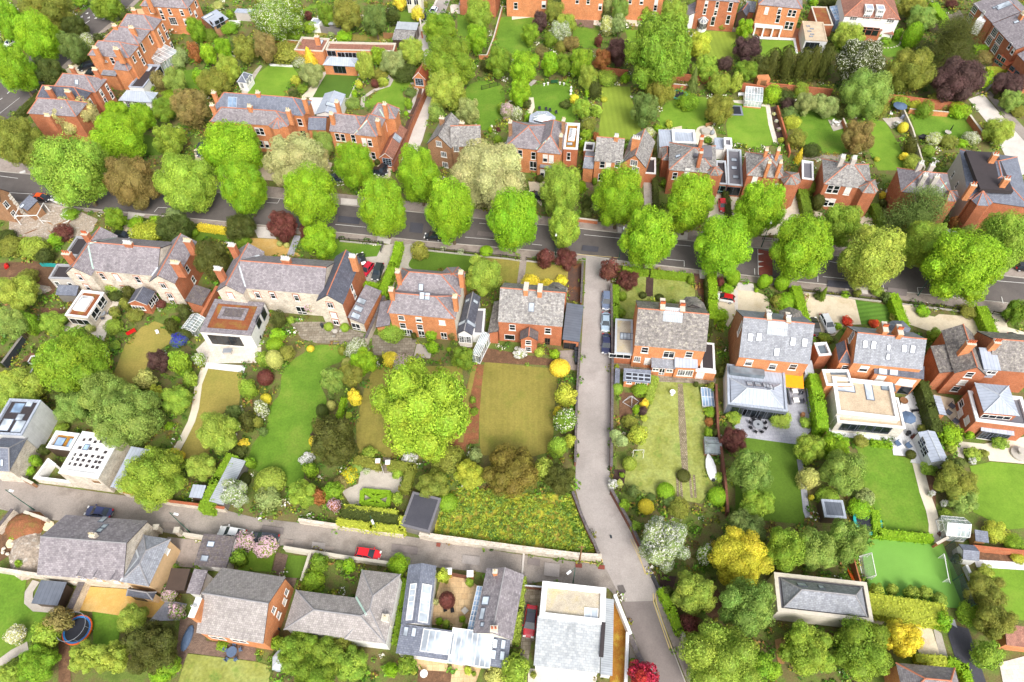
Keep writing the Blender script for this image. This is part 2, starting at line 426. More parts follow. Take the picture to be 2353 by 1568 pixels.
def fit(x,y,w,h,clear,bmin,bmax):
 """centre, horizontal and vertical radius of a crown seen as a w x h patch"""
 a=b=2.0;zc=2.0
 for _ in range(8):
  p=g(x,y,zc);dep=(p-CAM).dot(FWD);r=(p-CAM).normalized();sn=-r.z;cs=math.sqrt(1-sn*sn)
  a=w/2*dep/(CF*SCL);hm=h/2*dep/(CF*SCL)
  b=math.sqrt(max(hm*hm-(a*sn)**2,(.3*a)**2))/max(cs,.25)
  b=min(max(b,bmin*a),bmax*a);zc=b*(1+clear)
 return p,a,b
NV=[0]
KIND=dict(loose=('loose',.2,.75,1.3),low=('dome',.1,.35,.6),egg=('egg',.22,.75,1.5),round=('ball',.22,.75,1.3),dome=('dome',.15,.7,1.3),weep=('weep',.18,.8,1.5),cone=('cone',.02,.9,3.2),cedar=('cedar',.1,.7,1.4),column=('column',.0,.9,3.6))
def tree(kind,col,x,y,w,h,label,name=None,flower=None,clear=None,group=None,n=None,bark='bark',cat='tree',leaf=None):
 ck,cl,bmn,bmx=KIND[kind]
 p,a,b=fit(x,y,w,h,cl if clear is None else clear,bmn,bmx);cl=cl if clear is None else clear
 NV[0]+=1;sd=NV[0]%7
 big=a>4.5
 mat='foliage' if not flower else 'blossom_'+flower
 if kind=='loose' and a>8:n,leaf=28000,.03
 nn=n or(24000 if a>8 else 16000 if big else 6500 if a>2.5 else 2000)
 lf=leaf or(.038 if a>8 else .048 if big else .08 if a>2.5 else .13)
 lob=(95 if a>8 else 72)if big else 40 if a>2.5 else 22
 if kind in('cone','column','cedar'):lf*=.8;nn=int(nn*1.1)
 flw=dict(white=.22,full=.3,pink=.5,pinkfull=.85).get(flower,.3)if flower else 0;me=crown(ck,sd,nn,lf,mat,flw,lob)
 nm=name or dict(weep='weeping_tree',cone='conifer',cedar='cedar_tree',column='cypress').get(kind,'broadleaf_tree')
 root=empty(nm,(p.x,p.y,0),label,cat,group)
 c=link('crown',me,root,(0,0,p.z));c.scale=(a,a*R.uniform(.94,1.06),b);c.rotation_euler=(R.uniform(-.12,.12),R.uniform(-.12,.12),R.random()*6.28)
 c.color=jit(al(PAL[col]))
 if a>2.2 and ck in('egg','ball','weep','loose','dome'):
  k,r0,r1,cs=(13,.24,.40,.86)if ck=='egg' else(15,.28,.46,.74)if a>4.5 else(10,.28,.46,.78)
  if a>9:k,r0,r1,cs=26,.2,.36,.66
  c.scale=tuple(v*cs for v in c.scale)
  for d in fib(k,np.random.RandomState(NV[0])):
   r=R.uniform(r0,r1);q=(1-r*.8)*R.uniform(.88,1.04);bm=crown('loose' if ck=='loose' else 'ball' if ck=='egg' else ck,NV[0]%3,2600,.1,mat,flw,22)
   o=link('bough',bm,root,(d[0]*a*q,d[1]*a*q,p.z+d[2]*b*q));o.scale=(r*a,r*a,r*(a+b)*.55);o.rotation_euler.z=R.random()*6.28;u=R.uniform(.88,1.12);o.color=(c.color[0]*u*R.uniform(.95,1.05),c.color[1]*u,c.color[2]*u,1)
 t=link('trunk',trunk_mesh(sd,bark),root,(0,0,0));H=p.z+b;k=min(a,b*.9)*2.0
 t.scale=(k*.75,k*.75,H);t.rotation_euler.z=R.random()*6.28
 return root
def SB(kind,col,x,y,w,h,label,flower=None,name='shrub',cat='shrub',group=None,clear=-.12):
 p,a,b=fit(x,y,w,h,clear,.6,1.6 if kind!='cone' else 2.6)
 NV[0]+=1;sd=NV[0]%4
 mat='foliage' if not flower else 'blossom_'+flower
 nn,lf,lob=(4600,.085,32)if a>1.6 else(1700,.15,18)
 if kind=='clip':nn,lf=2200,.12
 if kind=='spike':nn,lf=500,.4
 if kind=='dome' and NV[0]%2:kind='loose'
 me=crown(kind,sd,nn,lf,mat,dict(white=.42,pink=.6,full=.85,yellow=.4,blue=.7,pinkfull=.85).get(flower,0)if flower else 0,lob)
 o=link(name,me,None,(p.x,p.y,max(p.z,b*.8)));o.scale=(a,a,b);o.rotation_euler.z=R.random()*6.28;o.color=jit(al(PAL[col]))
 return tag(o,label,cat,group)
def hedge(label,pts,wd,h,col,m='foliage',leaf=.26,dens=24,base=0.0,group=None,name='hedge',wob=.09):
 """clipped hedge along a line given at its top"""
 w=[g(x,y,h)for x,y in pts];rs=np.random.RandomState(len(label)+int(w[0].x*7)%999)
 P=[];NN=[];core=[];cf=[]
 for a,b in zip(w,w[1:]):
  F,L=FO(Vector((a.x,a.y,0)),Vector((b.x,b.y,0)));F3=np.array(F)
  x0,x1=-wd*.4,L+wd*.4;hw=wd/2
  parts=[('t',(x1-x0)*wd),('f',(x1-x0)*(h-base)),('b',(x1-x0)*(h-base)),('l',wd*(h-base)),('r',wd*(h-base))]
  for nm,ar in parts:
   k=int(ar*dens)+4;u=rs.rand(k);v=rs.rand(k)
   X=x0+u*(x1-x0)
   if nm=='t':q=np.stack([X,(v-.5)*wd,h+0*u],1);nn=(0,0,1)
   elif nm in 'fb':sg=-1 if nm=='f' else 1;q=np.stack([X,sg*hw+0*u,base+v*(h-base)],1);nn=(0,sg,.2)
   else:sg=-1 if nm=='l' else 1;q=np.stack([(x0 if sg<0 else x1)+0*u,(u-.5)*wd,base+v*(h-base)],1);nn=(sg,0,.2)
   nn=np.array(nn,float)+rs.normal(size=(k,3))*.6
   wv=wob*(np.sin(q[:,0]*2.1)+np.sin(q[:,0]*5.3+1+q[:,2]*3))[:,None]
   q=q+rs.normal(size=(k,3))*.07+wv*np.array(nn/np.linalg.norm(nn,axis=1,keepdims=True))
   P.append(q@F3[:3,:3].T+F3[:3,3]);NN.append(nn@F3[:3,:3].T)
  i0=len(core);s=.06
  for z in(base-.02,h-s*1.5):
   for X,Yy in((x0+s,-hw+s),(x1-s,-hw+s),(x1-s,hw-s),(x0+s,hw-s)):
    core.append(list(F@Vector((X,Yy,z))))
  cf+=[[i0+i for i in q]for q in((4,5,6,7),(0,1,5,4),(1,2,6,5),(2,3,7,6),(3,0,4,7))]
 P=np.concatenate(P);NN=np.concatenate(NN);n=len(P);off=np.array([w[0].x,w[0].y,0])
 T=np.clip(np.stack([.5+.16*rs.normal(size=n),np.zeros(n),.5+.2*rs.normal(size=n)],1),0,1)
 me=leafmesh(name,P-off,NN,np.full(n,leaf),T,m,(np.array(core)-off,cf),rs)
 o=link(name,me,None,(w[0].x,w[0].y,0));o.color=jit(al(PAL[col]),.04)
 return tag(o,label,'hedge',group)
# the palette of the place
MK('brick_orange',(228,146,90),(208,118,64),(214,166,128))
MK('brick_red',(202,114,74),(178,92,56),(192,146,114))
MK('brick_brown',(176,128,90),(150,102,70),(180,150,120))
MK('brick_dark',(128,70,52),(108,58,44),(140,110,92))
MK('brick_trim',(196,98,58),(176,82,46),(190,140,110))
MK('rubble_stone',(232,220,202),(206,190,170),(238,230,216),.5,.3,.32,.03)
MK('pale_block',(226,220,208),(206,198,184),(230,226,218),.4,.2,.18,.02)
MK('paver_tan',(226,196,152),(206,172,128),(190,160,122),.9,.9,.15,.03)
MK('paver_pale',(236,226,212),(222,210,194),(206,194,178),.8,.6,.12,.02)
MK('paver_grey',(190,190,198),(176,176,186),(150,150,158),.8,.6,.12,.02)
MK('paver_old',(168,158,142),(142,130,114),(120,112,92),.9,.6,.3,.04)
MK('paver_brick',(150,124,108),(128,104,90),(110,96,84),.3,.15,.25,.02)
MK('brick_path',(186,166,144),(150,128,108),(120,120,84),.35,.3,.35,.05)
MS('slate_purple',(158,151,154),(126,119,124),(196,190,196),.25)
MS('slate_grey',(156,159,166),(130,133,142),(190,192,192),.25)
MS('slate_dark',(104,106,118),(86,88,100))
MS('slate_blue',(132,137,150),(112,117,132))
MS('slate_weathered',(160,157,154),(116,111,110),(214,208,196),.6,streak=.38)
MS('slate_lichen',(142,136,132),(104,98,96),(206,198,180),.7,streak=.3)
MS('slate_mossy',(118,110,112),(96,88,90),(150,140,110),.45)
MS('tile_grey',(172,165,162),(148,141,138),(216,212,200),.35,.33,.3,.15)
MS('tile_brown',(172,120,102),(140,94,80),(190,150,120),.4,.25,.2)
MS('tile_red',(206,112,74),(184,92,60),(170,120,90),.35,.25,.2)
MS('tile_pale',(196,200,202),(166,171,175),(212,212,206),.5,.5,.35,.1,.85)
MM('zinc',(182,190,204));MM('zinc_light',(210,214,220));MM('zinc_dark',(110,116,128));MM('steel_sheet',(180,186,192),.3)
MM('timber_dark',(92,76,66),.15);MM('timber_tan',(184,140,92),.15);MM('timber_grey',(150,144,138),.15);MM('timber_white',(236,236,236),.18)
MM('deck_brown',(190,120,76),.14);MM('slab_white',(240,240,240),.9);MM('fence_panel',(170,128,90),.15)
for nm,c,r in(('paint_white',(244,243,240),.5),('render_white',(240,238,234),.8),('render_cream',(228,220,204),.85),('render_peach',(232,196,150),.85),('render_grey',(196,188,180),.85),('coping_white',(236,236,236),.7),('coping_stone',(206,198,182),.85),('coping_grey',(168,168,172),.7),('stone_trim',(232,226,214),.8),('blind',(240,236,228),.8),('fascia',(70,64,66),.6),('ridge_terracotta',(196,126,98),.8),('ridge_grey',(150,148,150),.7),('lead_green',(176,204,190),.6),('lead_grey',(190,196,202),.5),('pot_cream',(236,218,178),.8),('pot_terracotta',(206,108,66),.8),('pot_white',(236,236,232),.8),('felt_grey',(118,116,122),.85),('felt_black',(66,60,62),.85),('iron',(48,42,40),.6),('granite',(186,180,170),.8),('post_green',(40,92,78),.5),('lamp_white',(230,232,235),.4),('steel_grey',(150,154,160),.4),('plastic_black',(40,40,44),.5),('plastic_dark',(60,64,70),.5),('plastic_green',(46,92,60),.5),('rubber',(28,28,30),.8),('mat_black',(46,48,56),.7),('pad_blue',(60,130,200),.5),('pad_teal',(50,170,168),.5),('pad_grey',(128,134,150),.6),('net_dark',(60,58,58),.8),('cloth_orange',(248,160,20),.7),('cloth_blue',(92,112,140),.7),('cloth_white',(240,238,234),.7),('cushion_grey',(84,86,96),.8),('orange_paint',(232,104,36),.5),('red_paint',(200,40,36),.4),('door_blue',(172,186,200),.5),('door_green',(132,176,170),.5),('chrome',(190,190,195),.2),('lamp_red',(180,24,24),.3),('plate',(236,236,230),.5),('line_white',(226,224,220),.8),('line_yellow',(214,190,130),.8),('boat_white',(246,246,244),.35),('tarpaulin_blue',(70,100,170),.5),('terracotta',(190,100,66),.8),('wood_brown',(140,100,68),.7),('bark',(112,96,80),.9),('bark_pale',(206,198,186),.8)):
 MP(nm,c,r)
for nm,cols,sc in(('gravel_roof',[(196,176,150),(214,196,170)],.6),('gravel_mossy',[(176,164,146),(200,190,172),(206,188,140)],.35),('sedum',[(136,76,48),(150,90,58),(150,124,62)],.5),('sedum_gold',[(186,148,60),(168,110,44),(196,170,70)],.5)):
 MG(nm,cols,sc,8,.3)
ML('glass_dark');ML('glass_pale',(186,196,206),.15);ML('glass_blue',(150,176,206),.15);ML('glass_clear',(206,220,226),.1,.45);ML('glass_grey',(112,122,130),.1);ML('glass_car',(44,54,62),.08);ML('net_white',(225,228,230),.8,.3);ML('net_mesh',(70,84,92),.8,.5);ML('net_thin',(50,48,50),.8,.25)
M_paint('car_paint')
M_leaf('foliage');M_leaf('blossom_white',(244,244,224));M_leaf('blossom_full',(246,244,240));M_leaf('blossom_pink',(236,200,214));M_leaf('blossom_pinkfull',(242,206,216));M_leaf('blossom_yellow',(250,222,30));M_leaf('blossom_blue',(70,70,205))
MG('earth',[(92,112,46),(112,132,58),(122,110,72),(100,126,50)],.25,5,.4)
MG('lawn_green',[(92,130,36),(108,146,44),(130,154,58)],.16,3,.2)
MG('lawn_bright',[(106,142,40),(120,156,48),(132,160,56)],.2,4,.16)
MG('lawn_deep',[(88,118,36),(104,136,44)],.2,4,.18)
MG('lawn_olive',[(134,128,58),(152,142,70),(126,130,54)],.16,3,.18,stripe=(2,1.1,.025))
MG('lawn_dry',[(176,160,84),(162,150,76),(146,144,68)],.14,3,.18)
MG('lawn_meadow',[(136,158,76),(164,172,96),(152,158,78),(116,146,64)],.3,2.2,.28)
MG('lawn_striped',[(132,154,54),(146,166,62)],.2,4,.14,stripe=(0,1.3,.05))
MG('lawn_mown',[(86,126,44),(100,140,52)],.2,4,.14,stripe=(84,1.0,.12))
MG('turf_artificial',[(82,114,38),(92,124,44)],.1,12,.12)
MG('turf_pitch',[(118,170,72),(128,180,80)],.08,9,.1)
MG('meadow_gold',[(176,176,62),(188,186,60),(164,150,68),(150,164,58)],.5,3,.35)
MG('asphalt_dark',[(94,88,86),(106,100,98),(118,111,108)],.12,7,.13)
MG('asphalt_mid',[(128,119,117),(142,133,130)],.2,6,.14)
MG('asphalt_lane',[(166,158,154),(180,172,168),(156,148,144)],.12,6,.14)
MG('asphalt_mews',[(150,141,134),(164,155,148),(132,122,114)],.16,5,.2)
MG('asphalt_black',[(72,72,82),(86,86,94)],.2,7,.16)
MG('asphalt_red',[(150,70,58),(130,84,74)],.5,6,.25)
MG('pavement_concrete',[(150,138,130),(168,156,148),(130,118,110)],.3,5,.16)
MG('pavement_pale',[(206,198,192),(220,214,208)],.4,5,.12)
MG('gravel_tan',[(216,200,172),(226,212,188),(204,186,156)],.25,9,.18)
MG('gravel_pale',[(232,224,206),(220,208,186)],.25,9,.16)
MG('gravel_grey',[(186,176,166),(200,192,182),(170,158,146)],.3,9,.2)
MG('gravel_gold',[(222,184,112),(212,172,98),(226,194,130)],.3,8,.18)
MG('soil',[(132,100,76),(112,84,64),(148,112,84)],.6,5,.3)
MG('soil_dark',[(92,72,66),(76,58,54)],.6,5,.3)
MG('bark_chips',[(164,108,74),(146,96,66),(130,120,62)],.8,6,.35)
MG('rubble',[(196,184,170),(176,160,144),(220,214,206)],1.2,3,.4)
MG('moss_brown',[(120,84,66),(96,76,68),(150,92,50)],.3,6,.25)
def M_cover():
 """ground planting: hue drifts between greens, olive and russet from plant to plant"""
 m,nt,b=newmat('cover_leaf');at=N(nt,'ShaderNodeAttribute',attribute_name='tone');sp=N(nt,'ShaderNodeSeparateColor');nt.links.new(at.outputs['Color'],sp.inputs[0])
 base=ramp(nt,sp.outputs[2],[(.05,al((70,104,34))),(.3,al((104,158,36))),(.5,al((136,160,56))),(.65,al((80,120,50))),(.8,al((172,182,54))),(.95,al((140,104,60)))])
 v=ramp(nt,sp.outputs[0],[(.1,(.6,)*3),(.9,(1.35,)*3)]);col=mix(nt,1.0,base,v,'MULTIPLY');col=mix(nt,sp.outputs[1],col,al((240,236,220)))
 nt.links.new(col,b.inputs['Base Color']);b.inputs['Roughness'].default_value=.6;MATS['cover_leaf']=m
M_cover()
# buildings
WIN={}
def window_mesh(w,h,style,col,blind):
 key=(round(w,2),round(h,2),style,col,blind)
 if key in WIN:return WIN[key]
 mb=MB();t=.09 if style not in('door','dark')else .06;d0,d1=-.07,.0
 x0,x1=-w/2,w/2
 for lo,hi in(((x0,d0,0),(x0+t,d1,h)),((x1-t,d0,0),(x1,d1,h)),((x0+t,d0,h-t),(x1-t,d1,h)),((x0+t,d0,0),(x1-t,d1,t))):
  mb.box(lo,hi,col)
 def hb(z,s=.05):mb.box((x0+t,d0+.015,z-s/2),(x1-t,d1,z+s/2),col)
 def vb(x,s=.05):mb.box((x-s/2,d0+.02,t),(x+s/2,d1,h-t),col)
 if style=='sash':hb(h*.5,.07);
 if style=='sash2':hb(h*.5,.07);vb(0)
 if style=='case':vb(0,.08);hb(h*.7)
 if style=='grid':
  for k in(1,2):vb(x0+w*k/3)
  for k in(1,2,3):hb(h*k/4)
 if style=='door':vb(0,.09);hb(h*.3,.2)
 if style in('dark','strip'):
  k=max(1,int(w/1.1))
  for i in range(1,k):vb(x0+w*i/k,.07)
 if style not in('door','dark','strip'):mb.box((x0-.1,-.16,-.1),(x1+.1,.0,-.005),'stone_trim')
 if blind:mb.box((x0+t,-.035,h*(1-blind)),(x1-t,-.028,h-t),'blind')
 pn=MB();pn.face([(x0+t*.5,-.025,t*.5),(x1-t*.5,-.025,t*.5),(x1-t*.5,-.025,h-t*.5),(x0+t*.5,-.025,h-t*.5)],'glass_dark')
 sr=MB();k=.16
 for lo,hi in(((x0-k,-.02,-.1),(x0,.01,h+.1)),((x1,-.02,-.1),(x1+k,.01,h+.1)),((x0-k,-.022,h),(x1+k,.008,h+.24))):sr.box(lo,hi,'brick_trim')
 WIN[key]=(mb.mesh('window'),pn.mesh('pane'),sr.mesh('surround'));return WIN[key]
class Block:pass
EPS=[0]
class House:
 def __init__(s,name,label,cat='house',group=None):
  s.root=None;s.name,s.label,s.cat,s.group=name,label,cat,group;s.roofs=[];s.blocks=[]
 def SR(s,p):
  if s.root is None:s.off=Vector((p.x,p.y,0));s.root=empty(s.name,s.off,s.label,s.cat,s.group)
 def frame(s,A,B,C,z):
  a,b=g(*A,z),g(*B,z);a.z=b.z=0
  ux=(b-a).normalized();uy=Vector((-ux.y,ux.x,0))
  Ly=C if isinstance(C,(int,float))else(g(*C,z)-a).dot(uy)
  if Ly<0:raise Exception('block order %s %s'%(s.label,A))
  EPS[0]=(EPS[0]+1)%17;e=EPS[0]*.003;a=a-(ux+uy)*e;Lx=(b-a).dot(ux)+e
  F=Matrix(((ux.x,uy.x,0,a.x),(ux.y,uy.y,0,a.y),(0,0,1,0),(0,0,0,1)))
  return F,Lx,Ly+2*e,z+e*.3
 def BK(s,A,B,C,ze,roof='hip',rise=None,pt_=33,wm='brick_orange',rm='slate_purple',rp=.5,ends=(0,0),mats={},ins=.22,ridge='ridge_terracotta',zb=-.1,par=.45,cop='coping_white',pw=.35,fl='felt_grey',hi='n',cover=True,t=.14,fa_='fascia'):
  F,Lx,Ly,ze=s.frame(A,B,C,ze);s.SR(F.translation)
  b=Block();b.F,b.Lx,b.Ly,b.ze,b.zb=F,Lx,Ly,ze,zb;s.blocks.append(b);off=s.off
  W=lambda x,y,z:F@Vector((x,y,z))
  ww=MB();rr=MB();rg=MB();segs=[];polys=[];apex={}
  ix=iy=ins
  if roof=='hip':
   rise=rise or math.tan(math.radians(pt_))*min(Lx,Ly)/2
   i=min(Lx,Ly)/2
   roof,ends=('gx',(i,i))if Lx>=Ly else('gy',(i,i))
  if roof=='gx':
   m=Ly*rp;rise=rise or math.tan(math.radians(pt_))*Ly/2;l,r=ends;zr=ze+rise
   l=min(l,Lx*.499);r=min(r,Lx*.499)
   polys=[[(0,0,ze),(Lx,0,ze),(Lx-r,m,zr),(l,m,zr)],[(Lx,Ly,ze),(0,Ly,ze),(l,m,zr),(Lx-r,m,zr)]]
   segs=[((l,m,zr),(Lx-r,m,zr))]
   if l:polys.append([(0,Ly,ze),(0,0,ze),(l,m,zr)]);segs+=[((0,0,ze),(l,m,zr)),((0,Ly,ze),(l,m,zr))]
   else:apex['w']=m;
   if r:polys.append([(Lx,0,ze),(Lx,Ly,ze),(Lx-r,m,zr)]);segs+=[((Lx,0,ze),(Lx-r,m,zr)),((Lx,Ly,ze),(Lx-r,m,zr))]
   else:apex['e']=m
   if not(l and r):ix=.1
  elif roof=='gy':
   m=Lx*rp;rise=rise or math.tan(math.radians(pt_))*Lx/2;nn,ff=ends;zr=ze+rise
   nn=min(nn,Ly*.499);ff=min(ff,Ly*.499)
   polys=[[(0,Ly,ze),(0,0,ze),(m,nn,zr),(m,Ly-ff,zr)],[(Lx,0,ze),(Lx,Ly,ze),(m,Ly-ff,zr),(m,nn,zr)]]
   segs=[((m,nn,zr),(m,Ly-ff,zr))]
   if nn:polys.append([(0,0,ze),(Lx,0,ze),(m,nn,zr)]);segs+=[((0,0,ze),(m,nn,zr)),((Lx,0,ze),(m,nn,zr))]
   else:apex['s']=m
   if ff:polys.append([(Lx,Ly,ze),(0,Ly,ze),(m,Ly-ff,zr)]);segs+=[((0,Ly,ze),(m,Ly-ff,zr)),((Lx,Ly,ze),(m,Ly-ff,zr))]
   else:apex['n']=m
   if not(nn and ff):iy=.1
  elif roof=='mono':
   rise=rise or 1.0;zz={'n':(0,0,rise,rise),'s':(rise,rise,0,0),'e':(0,rise,rise,0),'w':(rise,0,0,rise)}[hi]
   polys=[[(0,0,ze+zz[0]),(Lx,0,ze+zz[1]),(Lx,Ly,ze+zz[2]),(0,Ly,ze+zz[3])]]
  elif roof=='flat':ix=iy=0
  b.ix,b.iy=ix,iy
  mm=dict(s=wm,e=wm,n=wm,w=wm);mm.update(mats)
  x0,x1,y0,y1=ix,Lx-ix,iy,Ly-iy;zt=ze-(.02 if roof=='flat' else t*.4)
  tops={}
  if roof=='mono':
   for k,(q)in dict(s=(0,1),e=(1,2),n=(2,3),w=(3,0)).items():tops[k]=(ze+zz[q[0]]-t,ze+zz[q[1]]-t)
  c4=[(x0,y0),(x1,y0),(x1,y1),(x0,y1)]
  for k,i in dict(s=0,e=1,n=2,w=3).items():
   p,q=c4[i],c4[(i+1)%4];ta,tb=tops.get(k,(zt,zt))
   pts=[W(*p,zb),W(*q,zb),W(*q,tb)]
   if k in apex:
    zz_=ze+rise-t*1.25
    a2=(apex[k],p[1])if k in 'sn' else(p[0],apex[k]);pts.append(W(*a2,zz_))
   pts.append(W(*p,ta));ww.face(pts,mm[k])
  b.apexz=ze+(rise or 0);b.lines={}
  if roof=='flat':
   zf=ze-par;m2=MB()
   P=lambda i,z:[W(i,i,z),W(Lx-i,i,z),W(Lx-i,Ly-i,z),W(i,Ly-i,z)]
   o,n_,ol=P(-.04,ze),P(pw,ze),P(-.04,ze-.22)
   inn=P(pw,zf-.05)
   for i in range(4):
    j=(i+1)%4
    m2.face([o[i],o[j],n_[j],n_[i]],cop);m2.face([ol[i],ol[j],o[j],o[i]],cop);m2.face([n_[i],n_[j],inn[j],inn[i]],cop)
   rr.face(P(pw-.02,zf),fl);polys=[[(pw,pw,zf),(Lx-pw,pw,zf),(Lx-pw,Ly-pw,zf),(pw,Ly-pw,zf)]]
   ww.build('wall',s.root,off);b.roof=rr.build('roof',s.root,off);m2.build('coping',s.root,off)
  else:
   for p in polys:rr.slab([W(*q)for q in p],t,rm,fa_)
   ww.build('wall',s.root,off);b.roof=rr.build('roof',s.root,off)
   if ridge and segs:
    for a_,c_ in segs:rg.bar(W(*a_)+Vector((0,0,.0)),W(*c_)+Vector((0,0,.0)),.11,ridge,6)
    rg.build('ridge_tiles',b.roof,off)
  b.polys=[[W(*q)for q in p]for p in polys];s.roofs.append(b)
  if cover:CV.append([tuple(W(x,y,0))[:2]for x,y in((-.3,-.3),(Lx+.3,-.3),(Lx+.3,Ly+.3),(-.3,Ly+.3))])
  return b
 def poly(s,pts,ze,apex,za,wm='brick_orange',rm='slate_purple',ridge='ridge_terracotta',t=.12,ins=.12,zb=-.1):
  """prism over a traced eave outline with facets rising to one point"""
  w=[g(x,y,ze)for x,y in pts];ap=g(*apex,za)
  ar=sum(a.x*b.y-b.x*a.y for a,b in zip(w,w[1:]+w[:1]))
  if ar<0:w=w[::-1]
  s.SR(w[0]);c=sum(w,Vector())/len(w);ww=MB();rr=MB();rg=MB();n=len(w);b=Block();b.polys=[]
  iw=[p+(c-p).normalized()*ins for p in w]
  for i in range(n):
   j=(i+1)%n;a,d=iw[i],iw[j]
   ww.face([(a.x,a.y,zb),(d.x,d.y,zb),(d.x,d.y,ze-.03),(a.x,a.y,ze-.03)],wm)
   rr.slab([w[i],w[j],ap],t,rm,'fascia');b.polys.append([w[i],w[j],ap])
   if ridge:rg.bar(w[i],ap,.09,ridge,5)
  ww.build('wall',s.root,s.off);b.roof=rr.build('roof',s.root,s.off)
  if ridge:rg.build('ridge_tiles',b.roof,s.off)
  CV.append([(p.x,p.y)for p in w]);s.roofs.append(b);b.iw=iw;b.ze=ze;return b
 def plane(s,b,f):
  F=b.F
  if f=='s':o,n,ux=Vector((0,b.iy,0)),Vector((0,-1,0)),Vector((1,0,0))
  elif f=='n':o,n,ux=Vector((0,b.Ly-b.iy,0)),Vector((0,1,0)),Vector((-1,0,0))
  elif f=='e':o,n,ux=Vector((b.Lx-b.ix,0,0)),Vector((1,0,0)),Vector((0,1,0))
  else:o,n,ux=Vector((b.ix,0,0)),Vector((-1,0,0)),Vector((0,-1,0))
  R3=F.to_3x3();return F@o,R3@n,R3@ux
 def hitwall(s,b,f,x,y):
  o,n,ux=s.plane(b,f);r=ray(x,y);d=r.dot(n)
  return CAM+r*((o-CAM).dot(n)/d),n,ux
 def win(s,b,f,pts,w=1.0,h=1.7,style='sash',col='paint_white',blind=None,sur=False,name='window'):
  """windows at the pixels of their middles, on one wall of a block"""
  for x,y in pts:
   p,n,ux=s.hitwall(b,f,x,y)
   if b.F is not None:
    q=b.F.inverted()@p;L=b.Lx if f in 'sn' else b.Ly;k=q.x if f in 'sn' else q.y
    k2=min(max(k,w/2+.25),L-w/2-.25)
    p=p+b.F.to_3x3()@(Vector((k2-k,0,0))if f in 'sn' else Vector((0,k2-k,0)))
   z=max(p.z-h/2,.12)
   if f in 'sewn' and b.ze-z<h*.6 and b.apexz<=b.ze+.01:z=b.ze-h-.3
   bl=blind if blind is not None else R.choice([0,0,0,.35,.5,0,.25,.9])
   a,pn,sr=window_mesh(w,h,style,col,bl)
   rz=math.atan2(ux.y,ux.x)
   o=link(name,a,s.root,Vector((p.x,p.y,z))-s.off);o.rotation_euler.z=rz
   link('pane',pn,o)
   if sur:link('surround',sr,o)
 def HR(s,x,y):
  r=ray(x,y);best=None
  for b in s.roofs:
   for poly in b.polys:
    n=Vector()
    for p,q in zip(poly,poly[1:]+poly[:1]):n+=p.cross(q)
    n.normalize();d=r.dot(n)
    if d>=-1e-6:continue
    t=(poly[0]-CAM).dot(n)/d;h=CAM+r*t
    ok=all((q-p).cross(h-p).dot(n)>-.15*(q-p).length for p,q in zip(poly,poly[1:]+poly[:1]))
    if ok and(best is None or t<best[0]):best=(t,h,n,b)
  return best
 def sky(s,pts,w=.8,l=1.2,name='skylight',frame='zinc_dark',glass='glass_pale',bars=0):
  for x,y in pts:
   hh=s.HR(x,y)
   if not hh:print('MISS skylight',s.label,x,y);continue
   t,p,n,b=hh;u=Vector((0,0,1)).cross(n)
   u=u.normalized()if u.length>.03 else b.F.to_3x3()@Vector((1,0,0));v=n.cross(u)
   M=Matrix(((u.x,v.x,n.x),(u.y,v.y,n.y),(u.z,v.z,n.z)))
   key=('sky',round(w,2),round(l,2),frame,glass,bars)
   if key not in WIN:
    mb=MB();pn=MB();k=.1
    for lo,hi in(((-w/2,-l/2,-.05),(-w/2+k,l/2,.12)),((w/2-k,-l/2,-.05),(w/2,l/2,.12)),((-w/2+k,-l/2,-.05),(w/2-k,-l/2+k,.12)),((-w/2+k,l/2-k,-.05),(w/2-k,l/2,.12))):mb.box(lo,hi,frame)
    for i in range(bars):xx=-w/2+w*(i+1)/(bars+1);mb.box((xx-.05,-l/2+k,0),(xx+.05,l/2-k,.115),frame)
    pn.face([(-w/2+.05,-l/2+.05,.08),(w/2-.05,-l/2+.05,.08),(w/2-.05,l/2-.05,.08),(-w/2+.05,l/2-.05,.08)],glass)
    WIN[key]=(mb.mesh(name),pn.mesh('pane'))
   o=link(name,WIN[key][0],s.root,p-s.off);o.rotation_euler=M.to_euler();link('pane',WIN[key][1],o)
 def chim(s,x,y,zt,w=1.1,d=.6,pots=3,m='brick_orange',below=4.0,pot='pot_cream',rot=None,cap='coping_stone'):
  """chimney stack: pixel of the middle of its top, height of the top; long side along w"""
  w*=.88;d*=.88;p=g(x,y,zt);s.SR(p);b=s.blocks[0]if s.blocks else None
  ux=(b.F.to_3x3()@Vector((1,0,0)))if b else Vector((1,0,0));a=math.atan2(ux.y,ux.x)+(rot or 0)
  F=Matrix.Translation(Vector((p.x,p.y,0)))@Matrix.Rotation(a,4,'Z');mb=MB()
  mb.box((-w/2,-d/2,zt-below),(w/2,d/2,zt-.2),m,F)
  mb.box((-w/2-.06,-d/2-.06,zt-.42),(w/2+.06,d/2+.06,zt-.14),m,F)
  mb.box((-w/2-.06,-d/2-.06,zt-.14),(w/2+.06,d/2+.06,zt),cap,F)
  o=mb.build('chimney',s.root,s.off)
  if pots:
   key=('pot',pot)
   if key not in WIN:
    pm=MB();pm.lathe([(.15,0),(.14,.1),(.11,.5),(.15,.52),(.15,.62)],pot,n=8);pm.lathe([(.09,.621),(.088,.63)],'felt_black',n=8);WIN[key]=pm.mesh('chimney_pot')
   for i in range(pots):
    q=F@Vector((-w/2+w*(i+.5)/pots,0,zt));link('chimney_pot',WIN[key],o,q-s.off)
